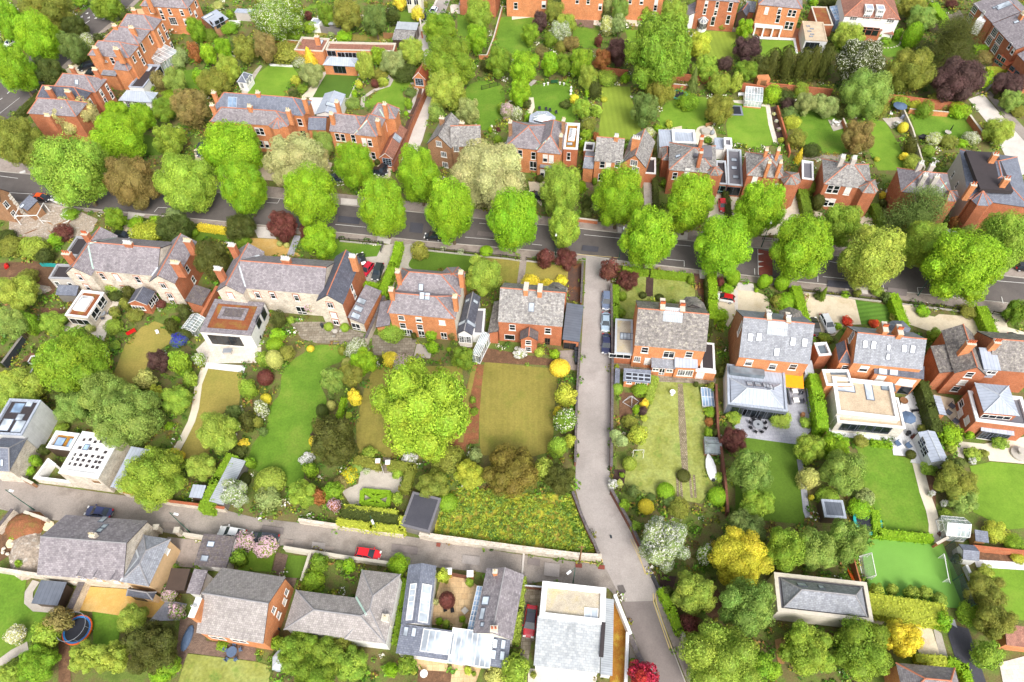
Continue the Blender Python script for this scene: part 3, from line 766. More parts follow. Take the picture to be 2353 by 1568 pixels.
 def strip(s,a,b,wd=.3,m='lead_green',name='valley_flashing'):
  """a strip of lead laid on the roof between two pixels"""
  ps=[]
  for i in range(9):
   k=i/8;h=s.HR(a[0]+(b[0]-a[0])*k,a[1]+(b[1]-a[1])*k)
   if h:ps.append((h[1]+h[2]*.06,h[2]))
  if len(ps)<2:print('MISS strip',s.label,a);return
  mb=MB()
  for(p,n),(q,n2)in zip(ps,ps[1:]):
   if(q-p).length>3:continue
   d=(q-p).normalized().cross(n).normalized()*wd/2;mb.face([p-d,q-d,q+d,p+d][::-1],m);
  mb.build(name,s.root,s.off)
 def mass(s,name,A,B,C,z0,z1,m,ins=0):
  F,Lx,Ly,z1=s.frame(A,B,C,z1);s.SR(F.translation);mb=MB();mb.box((ins,ins,z0),(Lx-ins,Ly-ins,z1),m,F);return mb.build(name,s.root,s.off)
 def LA(s,A,B,C,z,rise=.9,hip=None,name='roof_lantern',frame='paint_white',glass='glass_pale',up=.35,nb=4):
  """glazed lantern with a hipped top on a flat roof"""
  F,Lx,Ly,z=s.frame(A,B,C,z);s.SR(F.translation);W=lambda x,y,zz:F@Vector((x,y,zz));mb=MB();pn=MB()
  mb.box((0,0,z-1.2),(Lx,Ly,z),frame,F);z+=.002
  k=hip if hip is not None else min(Lx,Ly)/2*.98
  if Lx>=Ly:R0,R1=(k,Ly/2),(Lx-k,Ly/2)
  else:R0,R1=(Lx/2,k),(Lx/2,Ly-k)
  zr=z+rise;c=[(0,0),(Lx,0),(Lx,Ly),(0,Ly)];r0,r1=W(*R0,zr),W(*R1,zr);q=[W(*p,z)for p in c]
  if Lx>=Ly:fs=[[q[0],q[1],r1,r0],[q[2],q[3],r0,r1],[q[3],q[0],r0],[q[1],q[2],r1]]
  else:fs=[[q[3],q[0],r0,r1],[q[1],q[2],r1,r0],[q[0],q[1],r0],[q[2],q[3],r1]]
  for f in fs:pn.face(f,glass)
  mb.bar(r0,r1,.07,frame)
  for p,r in((q[0],r0),(q[2],r1),(q[1],r1 if Lx>=Ly else r0),(q[3],r0 if Lx>=Ly else r1)):mb.bar(p,r,.06,frame)
  for i in range(1,nb):
   t=i/nb
   for f in fs[:2]:mb.bar(f[0].lerp(f[1],t),f[3].lerp(f[2],t),.04,frame)
  for a_,b_ in zip(q,q[1:]+q[:1]):mb.bar(a_,b_,.08,frame)
  o=mb.build(name,s.root,s.off);pn.build('pane',o,s.off);return o
 def GZ(s,A,B,C,z,rise=.8,hi='n',frame='paint_white',glass='glass_clear',name='conservatory',nb=5,gable=False,z0=0,wallh=.5,wallm='brick_orange'):
  """conservatory or greenhouse: glass walls over a dwarf wall and a glass roof with bars"""
  F,Lx,Ly,z=s.frame(A,B,C,z);s.SR(F.translation);W=lambda x,y,zz:F@Vector((x,y,zz));mb=MB();pn=MB()
  if wallh:
   dw=MB();dw.box((0,0,z0-.1),(Lx,Ly,z0+wallh),wallm,F,skip=(1,));dw.build('dwarf_wall',s.root,s.off)
  i=.04;c=[(i,i),(Lx-i,i),(Lx-i,Ly-i),(i,Ly-i)]
  if gable=='y':rid=[(Lx/2,0),(Lx/2,Ly)];R=[W(*p,z+rise)for p in rid];q=[W(*p,z)for p in((0,0),(Lx,0),(Lx,Ly),(0,Ly))];fs=[[q[3],q[0],R[0],R[1]],[q[1],q[2],R[1],R[0]]];tri=[[q[0],q[1],R[0]],[q[2],q[3],R[1]]]
  elif gable=='x':rid=[(0,Ly/2),(Lx,Ly/2)];R=[W(*p,z+rise)for p in rid];q=[W(*p,z)for p in((0,0),(Lx,0),(Lx,Ly),(0,Ly))];fs=[[q[0],q[1],R[1],R[0]],[q[2],q[3],R[0],R[1]]];tri=[[q[3],q[0],R[0]],[q[1],q[2],R[1]]]
  else:
   zz={'n':(0,0,rise,rise),'s':(rise,rise,0,0),'e':(0,rise,rise,0),'w':(rise,0,0,rise)}[hi]
   q=[W(*p,z+k)for p,k in zip(((0,0),(Lx,0),(Lx,Ly),(0,Ly)),zz)];fs=[[q[0],q[1],q[2],q[3]]if hi in 'ns' else[q[3],q[0],q[1],q[2]]];tri=[]
  for f in fs+tri:pn.face(f,glass)
  for f in fs:
   for k in range(nb+1):mb.bar(f[0].lerp(f[1],k/nb),f[3].lerp(f[2],k/nb),.045,frame)
   for t in(0,.5,1):mb.bar(f[0].lerp(f[3],t),f[1].lerp(f[2],t),.05,frame)
  for t3 in tri:mb.bar(t3[0],t3[1],.05,frame);mb.bar((t3[0]+t3[1])/2,t3[2],.04,frame)
  for k in range(4):
   a_,b_=c[k],c[(k+1)%4];zt=[z,z]if gable or not tri and False else[q[k].z,q[(k+1)%4].z]
   pn.face([W(*a_,z0+wallh),W(*b_,z0+wallh),W(*b_,zt[1]),W(*a_,zt[0])],glass)
   L=math.dist(a_,b_);kk=max(1,round(L/.9))
   for j in range(kk+1):
    t=j/kk;x_,y_=a_[0]+(b_[0]-a_[0])*t,a_[1]+(b_[1]-a_[1])*t;mb.bar(W(x_,y_,z0+wallh),W(x_,y_,zt[0]+(zt[1]-zt[0])*t),.045,frame)
   mb.bar(W(*a_,z0+wallh+.02),W(*b_,z0+wallh+.02),.05,frame)
  o=mb.build(name,s.root,s.off);pn.build('pane',o,s.off)
  CV.append([tuple(W(x,y,0))[:2]for x,y in((0,0),(Lx,0),(Lx,Ly),(0,Ly))]);return o
# setting: ground, roads, lawns
def Q(i,j,x,y):return(x+(588.25*i-OX)*SCL,y+(TILE_Y[j]-OY)*SCL)
gm=MB();gm.face([(-700,-250,0),(700,-250,0),(700,900,0),(-700,900,0)],'earth');tag(gm.build('ground'),kind='structure')
tile(0,0)
far=[Q(0,1,-600,-50),Q(0,1,0,10),Q(1,1,780,315),Q(2,1,640,537),Q(2,1,1690,655),Q(3,1,680,792),Q(3,1,1410,882),Q(3,1,2351,990),Q(3,1,3200,1090)]
near=[Q(3,1,3200,1330),Q(3,1,2351,1235),Q(3,1,1370,1130),Q(3,1,350,1030),Q(2,1,1700,912),Q(2,1,1030,835),Q(2,1,600,770),Q(1,1,1560,652),Q(1,1,760,570),Q(0,1,0,275),Q(0,1,-600,200)]
SH('pavement',[Q(0,1,-600,-180),Q(0,1,0,-110),Q(1,1,780,215),Q(2,1,610,455),Q(3,1,0,615),Q(3,1,2351,900),Q(3,1,3200,1000)]+far[::-1],'pavement_concrete',1)
SH('pavement',near[::-1]+[Q(3,1,3200,1400),Q(3,1,2160,1305),Q(3,1,320,1092),Q(2,1,1300,905),Q(2,1,910,860),Q(2,1,640,830),Q(2,1,0,793),Q(1,1,1165,662),Q(1,1,760,627),Q(0,1,300,325),Q(0,1,-600,250)],'pavement_concrete',1)
SH('main_road',far+near,'asphalt_dark',2)
SH('side_lane',[Q(2,1,640,772),Q(2,1,905,810),Q(2,1,906,1000),Q(2,2,905,130),Q(2,2,900,1250),Q(2,2,930,1380),Q(2,2,1020,1568),Q(2,3,1180,320),Q(2,3,1290,560),Q(2,3,1350,700),Q(2,3,1300,830),Q(2,3,1040,838),Q(2,3,950,700),Q(2,3,835,470),Q(2,3,805,375),Q(2,2,640,1568),Q(2,2,580,1350),Q(2,2,600,600),Q(2,1,640,1568),Q(2,1,680,790)],'asphalt_lane',3)
SH('mews_lane',[Q(2,3,960,480),Q(2,3,960,790),Q(2,3,880,705),Q(2,3,285,640),Q(2,3,120,670),Q(1,3,2080,560),Q(1,3,1440,490),Q(1,3,1210,470),Q(1,3,780,420),Q(1,3,500,360),Q(1,3,270,320),Q(0,3,1870,265),Q(0,3,1310,150),Q(0,3,430,75),Q(0,3,0,-20),Q(0,3,-500,-100),Q(0,2,-500,1190),Q(0,2,0,1262),Q(0,2,1150,1420),Q(0,2,2080,1555),Q(1,3,0,60),Q(1,3,1100,185),Q(1,3,1600,260),Q(2,3,0,385),Q(2,3,640,470),Q(2,3,835,480)],'asphalt_mews',2)
SH('side_lane',[Q(2,3,1035,830),Q(2,3,1300,822),Q(2,3,1470,1270),Q(2,3,1640,1700),Q(2,3,1330,1700),Q(2,3,1240,1450),Q(2,3,1100,1100),Q(2,3,985,790)],'asphalt_mid',4)
SH('pavement',[Q(2,3,1340,735),Q(2,3,1370,790),Q(2,3,1460,980),Q(2,3,1600,1250),Q(2,3,1740,1700),Q(2,3,1660,1700),Q(2,3,1490,1270),Q(2,3,1315,825)],'pavement_concrete',5)
SH('back_road',[(-300,1000),(0,740),(690,190),(850,40),(960,-120),(1400,-120),(1240,0),(1055,178),(870,335),(560,620),(110,1060),(-200,1350),(-500,1400)],'asphalt_dark',1)
SH('pavement',[(870,335),(1055,178),(1240,0),(1290,0),(1090,195),(905,350),(600,640),(560,620)],'pavement_concrete',2)
tile(0,0)
SH('driveway',[(600,640),(760,560),(900,640),(900,720),(640,700)],'gravel_tan')
SH('terrace',[(1200,90),(1330,80),(1420,170),(1260,170)],'paver_tan')
SH('lawn',[(1650,680),(1800,640),(2000,700),(1990,830),(1700,800)],'lawn_green',soft=True)
SH('lawn',[(1500,930),(1680,940),(1650,1060),(1560,1060)],'lawn_green')
SH('patio',[(1020,730),(1190,745),(1160,800),(1020,790)],'paver_pale')
SH('patio',[(2080,190),(2210,190),(2200,250),(2070,250)],'slab_white')
SH('lawn',[(1290,1240),(1500,1300),(1480,1420),(1280,1400)],'lawn_deep',soft=True)
SH('driveway',[(1780,1380),(1880,1320),(1900,1480),(1800,1490)],'gravel_tan')
tile(1,0)
SH('lawn',[(-110,890),(0,690),(130,595),(330,600),(390,690),(250,895),(0,885)],'lawn_bright')
SH('path',[(-150,890),(-110,780),(0,640),(40,600),(60,610),(0,700),(-90,890)],'gravel_grey')
SH('patio',[(595,655),(955,680),(875,930),(490,918)],'pavement_pale',1)
SH('lawn',[(640,685),(945,697),(850,905),(520,897)],'turf_artificial',2)
SH('path',[(420,890),(540,760),(600,690),(640,690),(515,900)],'gravel_pale',2)
SH('patio',[(490,925),(660,930),(560,1060),(520,1050)],'slab_white',3)
SH('lawn',[(1230,745),(1430,712),(1450,760),(1370,830),(1345,870),(1375,920),(1365,990),(1320,1015),(1010,985),(1020,925),(1090,870),(1170,800)],'lawn_bright',soft=True)
RI('path',[(975,990),(985,900),(1090,830),(1220,790),(1245,740),(1200,700)],1.1,'gravel_grey')
RI('path',[(1430,760),(1480,830),(1440,960),(1400,1040)],.9,'gravel_grey')
RI('garden_bed',[(1290,1500),(1440,1130),(1565,800)],3.2,'moss_brown',1)
RI('back_lane',[(1390,1480),(1470,1280),(1575,930),(1590,700),(1560,430),(1525,280),(1640,130),(1720,-40)],3.3,'pavement_pale',2)
SH('lawn',[(1960,780),(2240,770),(2290,1000),(2260,1100),(2100,1200),(1990,1130),(1880,1020)],'lawn_green',soft=True)
SH('lawn',[(2200,160),Q(2,0,180,160),Q(2,0,200,330),Q(2,0,170,500),Q(2,0,0,500),(2200,420)],'lawn_green')
SH('lawn',[(1310,95),(1440,95),(1450,215),(1305,205)],'lawn_deep')
SH('lawn',[(410,85),(590,30),(580,60),(450,128)],'lawn_bright')
SH('lawn',[(560,300),(1110,330),(1260,335),(1245,390),(900,372),(550,345)],'lawn_olive')
SH('driveway',[(1690,-40),(1800,-40),(1740,115),(1605,140)],'asphalt_lane',2)
SH('patio',[(1780,45),(1930,40),(1910,130),(1790,125)],'paver_pale')
SH('lawn',[(1850,140),(2000,160),(1950,350),(1850,330)],'lawn_green')
SH('driveway',[(40,1470),(380,1380),(420,1300),(470,1300),(560,1460),(700,1500),(660,1700),(0,1650)],'gravel_tan')
SH('driveway',[(1120,1500),(1260,1500),(1230,1640),(1100,1640)],'gravel_tan')
tile(2,0)
SH('patio',[(0,100),(300,110),(190,160),(0,185)],'paver_pale')
SH('lawn',[(560,240),(800,285),(790,450),(640,440),(560,340)],'lawn_green')
SH('patio',[(490,105),(830,165),(810,245),(590,190)],'paver_pale',1)
SH('patio',[(590,182),(755,192),(740,262),(590,240)],'paver_brick',2)
SH('patio',[(1000,160),(1210,195),(1300,200),(1290,255),(1020,235)],'gravel_pale')
SH('lawn',[(1035,275),(1190,280),(1120,400),(1080,400)],'lawn_bright')
SH('lawn',[(1740,283),(2060,300),(2030,552),(1800,540),(1740,400)],'lawn_striped')
SH('terrace',[(1690,235),(2060,260),(2055,295),(1740,275)],'paver_old')
SH('lawn',[(165,790),(540,785),(570,960),(570,1120),(400,1135),(220,1010),(150,900)],'lawn_green',soft=True)
RI('path',[(160,790),(215,740)],1.2,'gravel_grey');RI('path',[(170,900),(180,990),(150,1060)],1.6,'gravel_pale')
SH('lawn',[(800,800),(1080,800),(1110,950),(1210,1170),(1190,1300),(785,1300),(830,950)],'lawn_striped')
SH('lawn',[(1380,1000),(1500,915),(1800,905),(1800,1080),(1775,1190),(1390,1190)],'lawn_bright',soft=True)
SH('lawn',[(2040,945),(2330,985),Q(3,0,5,1000),Q(3,0,55,1330),(2190,1372),(1985,1295),(1965,1140)],'lawn_bright')
SH('patio',[(2020,925),(2150,925),(2340,965),(2330,985),(2040,947)],'paver_pale')
SH('patio',[(1700,1180),(1840,1170),(1870,1300),(1700,1330)],'gravel_pale',soft=True)
SH('patio',[(1400,1190),(1560,1160),(1560,1200),(1400,1215)],'gravel_tan')
tile(3,0)
RI('path',[(-5,960),(25,1150),(75,1330)],1.1,'paver_pale')
SH('garden_bed',[(20,990),(95,970),(195,1335),(90,1335)],'soil_dark')
SH('lawn',[(310,1015),(600,1050),(730,1100),(730,1395),(330,1365),(240,1190)],'lawn_green',soft=True)
SH('patio',[(550,1105),(690,1110),(700,1180),(600,1210)],'gravel_grey',3)
SH('lawn',[(930,1085),(1080,1125),(1230,1380),(1260,1570),(1010,1568),(930,1400)],'lawn_bright')
SH('lawn',[(1290,1035),(1850,1075),(1920,1200),(1790,1300),(1360,1235)],'lawn_green')
SH('patio',[(1050,1090),(1240,1075),(1255,1150),(1130,1185)],'gravel_grey')
SH('patio',[(330,1410),(680,1430),(690,1480),(320,1470)],'paver_old')
SH('lawn',[(950,430),(1010,370),(1210,365),(1310,430),(1290,525),(1090,525)],'lawn_green')
SH('lawn',[(-120,365),(240,378),(270,500),(-60,530)],'lawn_bright')
SH('path',[(-130,338),(250,355),(275,495),(255,495),(232,376),(-130,362)],'slab_white',3)
SH('deck',[(-100,255),(280,245),(305,475),(272,480),(250,352),(-100,334)],'deck_brown')
SH('patio',[(850,320),(960,330),(1000,400),(940,410),(900,380)],'paver_tan')
SH('side_road',[(1840,915),(1975,868),(2351,1300),(2600,1600),(2290,1640),(2240,1568),(2060,1190)],'pavement_pale',2)
SH('pavement',[(1985,858),(2040,840),(2430,1260),(2500,1480),(2351,1298)],'asphalt_mews',1)
SH('patio',[(1640,150),(1760,95),(1830,205),(1650,210)],'paver_old')
SH('driveway',[(1930,590),(2100,560),(2210,650),(2050,720)],'gravel_pale')
SH('driveway',[(2030,720),(2140,700),(2000,850),(1900,880)],'asphalt_mews')
tile(0,1)
SH('building_site',[(150,300),(560,300),(900,450),(850,560),(640,640),(380,660),(80,590),(90,400)],'rubble')
SH('driveway',[(1080,570),(1180,470),(1270,510),(1200,640)],'gravel_tan')
SH('driveway',[(1180,380),(1340,400),(1300,450),(1170,450)],'pavement_pale',3)
SH('patio',[(950,1185),(1100,1190),(1060,1300),(1000,1420),(960,1568),(870,1520),(760,1440),(620,1410),(640,1390),(870,1400)],'paver_pale')
SH('path',[(620,1410),(780,1440),(560,1490),(520,1480)],'paver_pale',2)
SH('lawn',[(1300,1440),(1420,1385),(1540,1430),(1600,1568),Q(0,2,1560,20),Q(0,2,1400,130),Q(0,2,1300,330),Q(0,2,1200,430),Q(0,2,1030,340),Q(0,2,1150,30)],'lawn_dry')
SH('lawn',[(1700,550),(2060,560),(2100,650),(1760,650)],'lawn_deep')
SH('garden_bed',[(0,850),(450,830),(560,1000),(480,1150),(260,1120),(0,1000)],'soil')
SH('garden_bed',[(380,1260),(620,1270),(570,1330),(380,1330)],'soil')
tile(1,1)
SH('driveway',[(-100,620),(180,630),(300,700),(430,790),(-60,790)],'gravel_gold')
SH('path',[(-30,520),(120,520),(190,630),(20,620)],'pavement_pale',3)
RI('path',[(385,600),(345,700),(315,785)],1.5,'paver_grey',3)
SH('lawn',[(640,650),(770,640),(1170,690),(1120,790),(660,815)],'lawn_green')
SH('driveway',[(960,800),(1110,790),(1160,690),(1300,665),(1200,900),(1100,1040),(990,1020)],'gravel_grey')
SH('driveway',[(1320,690),(1450,670),(1430,860),(1690,940),(1320,950),(1220,1160)],'gravel_grey')
SH('lawn',[(1410,840),(1560,735),(2060,775),(2020,860),(1960,920),(1700,935),(1450,910)],'lawn_deep',soft=True)
SH('lawn',[(2120,780),Q(2,1,80,815),Q(2,1,40,1050),(2150,1060)],'lawn_olive')
SH('pavement',[(780,255),(930,270),(930,322),(780,312)],'pavement_pale',4);SH('pavement',[(1120,600),(1250,612),(1230,680),(1110,660)],'pavement_pale',4)
SH('patio',[(310,1395),(620,1390),(1010,1500),Q(1,2,1000,0),Q(1,2,820,30),Q(1,2,560,20),Q(1,2,420,-20)],'paver_old')
tile(2,1)
SH('lawn',[(130,830),(520,885),(515,1045),(105,1055)],'lawn_dry')
RI('path',[(108,800),(75,1060)],1.4,'pavement_concrete',3)
SH('driveway',[(520,870),(648,850),(632,1205),(495,1195)],'moss_brown')
SH('lawn',[(975,950),(1260,930),(1640,950),(1680,1100),(1680,1215),(1140,1190),(1125,1365),(970,1350)],'lawn_meadow')
RI('path',[(1270,900),(1258,1160)],1.5,'soil_dark',3)
SH('driveway',[(1670,945),(1770,960),(1790,1180),(1800,1460),(1740,1300)],'moss_brown')
SH('driveway',[(1870,1115),(2045,1095),(2060,1310),(1985,1440),(1880,1330)],'gravel_tan')
SH('driveway',[(2045,1095),(2075,1030),(2215,1040),(2225,1110),(2330,1150),Q(3,1,10,1190),Q(3,1,10,1300),(2060,1310)],'gravel_tan')
for p in([(2035,1100),(2072,1100),(2075,1285),(2045,1285)],[(2072,1032),(2215,1042),(2222,1112),(2068,1100)]):SH('path',p,'pavement_pale',3)
for p in([(1030,835),(1130,850),(1140,890),(1030,880)],[(1715,915),(1772,918),(1772,1000),(1725,995)],[(1550,560),(1615,575),(1610,640),(1520,630)],[(970,520),(1010,530),(1005,575),(970,570)]):SH('pavement',p,'pavement_pale',4)
SH('driveway',[(1845,215),(1965,205),(1995,430),(1850,470),(1780,530)],'gravel_pale')
SH('driveway',[(2000,220),(2090,230),(2050,430),(2020,420)],'gravel_pale')
SH('driveway',[(1205,85),(1300,85),(1300,330),(1215,320)],'gravel_grey')
SH('driveway',[(150,105),(300,105),(270,330),(170,220)],'gravel_tan')
SH('path',[(670,75),(745,85),(745,190),(680,170)],'paver_brick')
tile(3,1)
SH('driveway',[(330,1115),(600,1150),(800,1190),(855,1415),(700,1420),(610,1520),(450,1520),(370,1340)],'gravel_tan')
SH('lawn',[(800,1190),(1110,1240),(1140,1360),(1080,1400),(855,1415)],'lawn_mown')
SH('driveway',[(1210,1210),(1360,1240),(1400,1320),(1530,1345),(1570,1320),(1940,1350),(2015,1550),(1600,1520),(1280,1410)],'gravel_tan')
SH('driveway',[(2040,1290),(2160,1330),(2200,1440),(2351,1485),(2500,1500),(2500,1640),(2140,1580)],'gravel_pale')
SH('driveway',[(0,330),(280,190),(330,460),(230,540),(90,590),(-60,600),(-60,480)],'gravel_pale')
SH('driveway',[(420,375),(500,390),(480,440),(420,430)],'gravel_tan');SH('driveway',[(840,415),(975,440),(940,500),(850,500)],'gravel_tan')
SH('speed_ramp',[Q(2,1,2255,725),(40,755),(40,965),Q(2,1,2270,965)],'asphalt_red',4)
for p in([(1290,830),(1420,850),(1415,882),(1285,870)],[(700,1060),(740,1065),(745,1105),(710,1100)],[(840,1080),(910,1088),(918,1140),(858,1132)]):SH('pavement',p,'pavement_pale',4)
tile(0,2)
SH('lawn',[(280,140),(380,140),(470,380),(400,400),(160,352),(320,215)],'lawn_deep')
RI('path',[(365,138),(290,140),(255,200),(320,218),(285,288),(215,282),(160,350)],.35,'slab_white',3)
RI('path',[(330,70),(230,210),(130,340)],1.6,'soil',1)
RI('path',[(1885,245),(1825,400),(1795,620),(1760,740),(1690,880),(1600,1045)],1.35,'gravel_pale',3)
SH('lawn',[(1905,250),(2230,290),(2195,600),(2050,660),(2000,900),(1850,1150),(1640,1060),(1790,740),(1820,560),(1835,420)],'lawn_dry')
SH('patio',[(1800,80),(1900,-20),(2040,-60),(2400,0),(2400,190),(2351,200),(1890,205)],'paver_pale')
SH('steps',[(1890,198),(2260,230),(2240,292),(1885,250)],'slab_white',3)
SH('path',[(1270,450),(1350,380),(1420,360),(1400,420)],'soil')
tile(1,2)
SH('lawn',[(560,40),(800,55),(810,170),(650,250),(600,400),(650,560),(560,700),(530,880),(480,1050),(440,1130),(430,1300),(290,1340),(200,1210),(40,1210),(-60,1100),(-40,980),(0,910),(100,770),(130,600),(220,480),(240,300),(320,190),(440,110)],'lawn_green',soft=True)
SH('lawn',[(1090,230),(1900,230),(1860,900),(1700,1080),(1320,1080),(930,1040),(920,780),(1000,420)],'lawn_olive')
SH('garden_bed',[(1990,220),(2110,215),(2070,450),(2050,700),(2045,940),(1930,950),(1930,1020),(1780,960),(1850,700),(1920,480)],'bark_chips')
RI('path',[(2005,230),(1935,560),(1880,930)],.9,'lawn_olive',2)
SH('lawn',[(2100,190),(2351,215),Q(2,2,440,260),Q(2,2,400,480),Q(2,2,380,860),Q(2,2,340,1020),Q(2,2,200,1060),Q(2,2,-100,1050),(2060,1050),(2050,700),(2075,400)],'lawn_olive')
SH('patio',[(1060,-60),(1480,-20),(1440,155),(1075,125)],'paver_old')
SH('patio',[(1480,20),(1620,60),(1600,160),(1445,155)],'gravel_grey')
SH('courtyard',[(960,1170),(1340,1220),(1345,1390),(1250,1410),(1230,1545),(870,1510),(790,1380),(870,1340),(940,1310)],'gravel_grey')
SH('path',[(1170,1068),(1255,1078),(1225,1215),(1160,1215)],'paver_old',3)
SH('meadow',[(1660,1500),(1800,1370),(2100,1365),Q(2,2,0,1395),Q(2,2,560,1415),Q(2,3,600,0),Q(2,3,770,380),Q(2,3,400,345),Q(2,3,0,305),Q(1,3,1640,215)],'meadow_gold');MEADOW=CV[-1]
RI('lawn',[Q(2,2,500,1470),Q(2,3,560,60),Q(2,3,700,360)],2.0,'lawn_green',3)
SH('patio',[(1850,0),(1990,10),(1985,60),(1880,50)],'paver_pale')
SH('path',[(2100,60),Q(2,2,440,180),Q(2,2,440,230),(2090,195),(2050,170)],'soil')
tile(2,2)
SH('yard',[(440,90),(600,80),(598,270),(530,262),(440,190)],'pavement_concrete')
SH('lawn',[(1330,370),(1700,390),(1765,620),(1785,900),(1775,1200),(1860,1340),(1720,1490),(1500,1450),(1080,1400),(1030,1300),(1045,1180),(1150,1000),(1180,800),(1280,560)],'lawn_meadow')
SH('path',[(1522,392),(1566,392),(1600,800),(1617,1192),(1560,1192),(1530,800)],'brick_path',3)
RI('path',[(1515,1210),(1525,1430)],.45,'brick_path',3);RI('path',[(1545,1220),(1560,1450)],.4,'brick_path',3);RI('path',[(1630,1220),(1650,1440)],.4,'brick_path',3);RI('path',[(1670,1230),(1685,1440)],.4,'brick_path',3)
SH('yard',[(1260,285),(1880,345),(1860,395),(1270,370)],'paver_old')
SH('yard',[(940,180),(1280,195),(1270,285),(1010,260),(940,240)],'paver_old')
SH('garden_bed',[(985,470),(1190,480),(1210,560),(1110,650),(1020,760),(985,700)],'soil')
SH('garden_bed',[(920,1180),(1040,1180),(1030,1330),(990,1380),(930,1280)],'soil_dark')
tile(3,2)
SH('patio',[Q(2,2,2100,660),(170,620),(430,650),(390,830),(260,950),Q(2,2,2140,895),Q(2,2,2040,790)],'paver_grey')
SH('patio',[(150,400),(410,425),(430,660),(170,650)],'paver_grey',2)
SH('lawn',[Q(2,2,2140,885),(0,915),(265,950),(310,1200),(335,1568),Q(3,3,330,120),Q(2,3,2050,60),Q(2,2,2050,1100)],'lawn_deep')
RI('path',[(290,1090),(320,1300),(350,1568),Q(3,3,370,60)],1.0,'paver_grey',3)
SH('terrace',[(555,800),(640,770),(1200,790),(1220,540),(1370,430),(1420,800),(1340,870),(1440,1135),(1305,1115),(1320,1060),(1150,1048),(1130,920),(960,908),(720,885),(570,880)],'slab_white',2)
SH('lawn',[(720,885),(960,905),(1130,975),(1150,1048),(1310,1080),(1345,1150),(1390,1300),(1465,1568),Q(3,3,1485,190),Q(3,3,1040,180),Q(3,3,990,0),(960,1500),(860,1300),(820,1000)],'lawn_green')
RI('path',[(1370,1125),(1400,1240),(1440,1400),(1500,1568),Q(3,3,1525,130),Q(3,3,1525,290)],1.7,'gravel_pale',3)
SH('garden_bed',[(1420,1200),(1540,1230),(1540,1568),(1480,1500)],'soil')
SH('patio',[(1520,490),(1700,530),(1790,840),(1650,700)],'gravel_tan')
SH('patio',[(1740,920),(1980,945),(2351,880),(2500,900),(2500,1140),(2030,1100),(2000,1000),(1750,975)],'gravel_pale')
SH('path',[(1720,970),(1790,970),(1800,1080),(1740,1060)],'gravel_grey')
SH('lawn',[(1850,1150),(2050,1108),(2500,1150),(2500,1700),Q(3,3,2200,170),(1880,1568),(1900,1350)],'lawn_bright')
tile(3,3)
SH('football_lawn',[(930,235),(1510,268),(1600,300),(1760,640),(1810,900),(1640,880),(960,830),(900,640),(860,380)],'turf_pitch',2)
SH('lawn',[(1900,500),(2351,530),(2500,540),(2500,1010),(2250,995),(2090,800),(1990,620)],'lawn_bright')
SH('driveway',[(1300,970),(1480,1000),(1580,1330),(1390,1330)],'gravel_tan');SH('driveway',[(940,950),(1100,990),(1040,1040),(950,1030)],'gravel_tan')
SH('driveway',[(1650,1130),(1700,1040),(1840,1080),(2010,1600),(1890,1600),(1720,1360)],'asphalt_black')
SH('path',[(1510,1060),(1590,1120),(1650,1345),(1575,1325)],'gravel_grey')
SH('path',[(1650,990),(1710,990),(1735,1070),(1650,1020)],'paver_grey')
SH('patio',[(2120,1390),(2351,1330),(2500,1330),(2500,1700),(2180,1700)],'paver_pale')
SH('garden_bed',[(1935,370),(2351,410),(2500,430),(2500,490),(1940,450)],'soil');RI('path',[(1900,478),(2500,515)],1.2,'slab_white',3)
SH('yard',[(60,1180),(160,1150),(150,1400),(90,1400)],'timber_tan')
tile(0,3)
SH('lawn',[(-200,520),(250,600),(220,800),(290,900),(450,925),(500,1000),(250,1210),(0,1380),(-200,1450)],'lawn_green')
RI('path',[(335,640),(270,740),(265,820),(330,880),(540,895)],1.3,'gravel_grey',3)
RI('path',[(-60,1440),(120,1310),(260,1235)],1.4,'gravel_grey',3)
SH('yard',[(800,690),(1160,715),(1440,800),(1535,815),(1400,975),(1060,955),(715,905)],'gravel_gold')
SH('path',[(1535,815),(1720,850),(1650,1000),(1370,1010)],'paver_grey')
SH('lawn',[(850,920),(1120,960),(1080,1270),(860,1210)],'lawn_green')
SH('garden_bed',[(540,1190),(640,1190),(660,1700),(540,1700)],'soil')
SH('lawn',[(1720,1305),(2351,1380),Q(1,3,140,1420),Q(1,3,100,1700),(1600,1700)],'lawn_meadow')
SH('yard',[(1660,960),(1820,1000),(1900,1190),(2351,1250),(2351,1375),(1730,1300),(1640,1500),(1600,1480)],'paver_brick')
SH('building_rubble',[(80,400),(380,180),(380,520),(250,545),(90,480)],'rubble')
SH('garden_bed',[(0,130),(180,20),(400,70),(380,180),(100,400),(-60,500)],'soil')
SH('yard',[(1540,235),(1880,270),(1790,520),(1620,505),(1580,450)],'pavement_concrete')
tile(1,3)
SH('lawn',[Q(0,3,2180,545),Q(0,3,2280,350),(0,370),(175,385),(140,555)],'lawn_bright')
SH('path',[(190,375),(295,400),(245,605),(150,560)],'paver_brick');SH('path',[(245,605),(390,615),(330,720),(260,650)],'paver_brick',2)
SH('lawn',[(305,402),(475,412),(430,617),(248,600)],'lawn_deep')
SH('courtyard',[(1690,650),(1800,590),(1940,605),(2040,690),(1960,1100),(1590,1035)],'paver_tan')
SH('patio',[(1440,1350),(1770,1395),(1745,1475),(1500,1455)],'paver_tan');SH('patio',[(1800,1400),(2070,1430),(2010,1600),(1780,1590)],'paver_tan');SH('garden_bed',[(1490,1455),(1800,1475),(1770,1700),(1480,1700)],'soil')
tile(2,3)
SH('driveway',[(115,700),(275,720),(255,960),(235,1160),(180,1200),(135,1450),(65,1420),(90,1150),(90,960)],'paver_old')
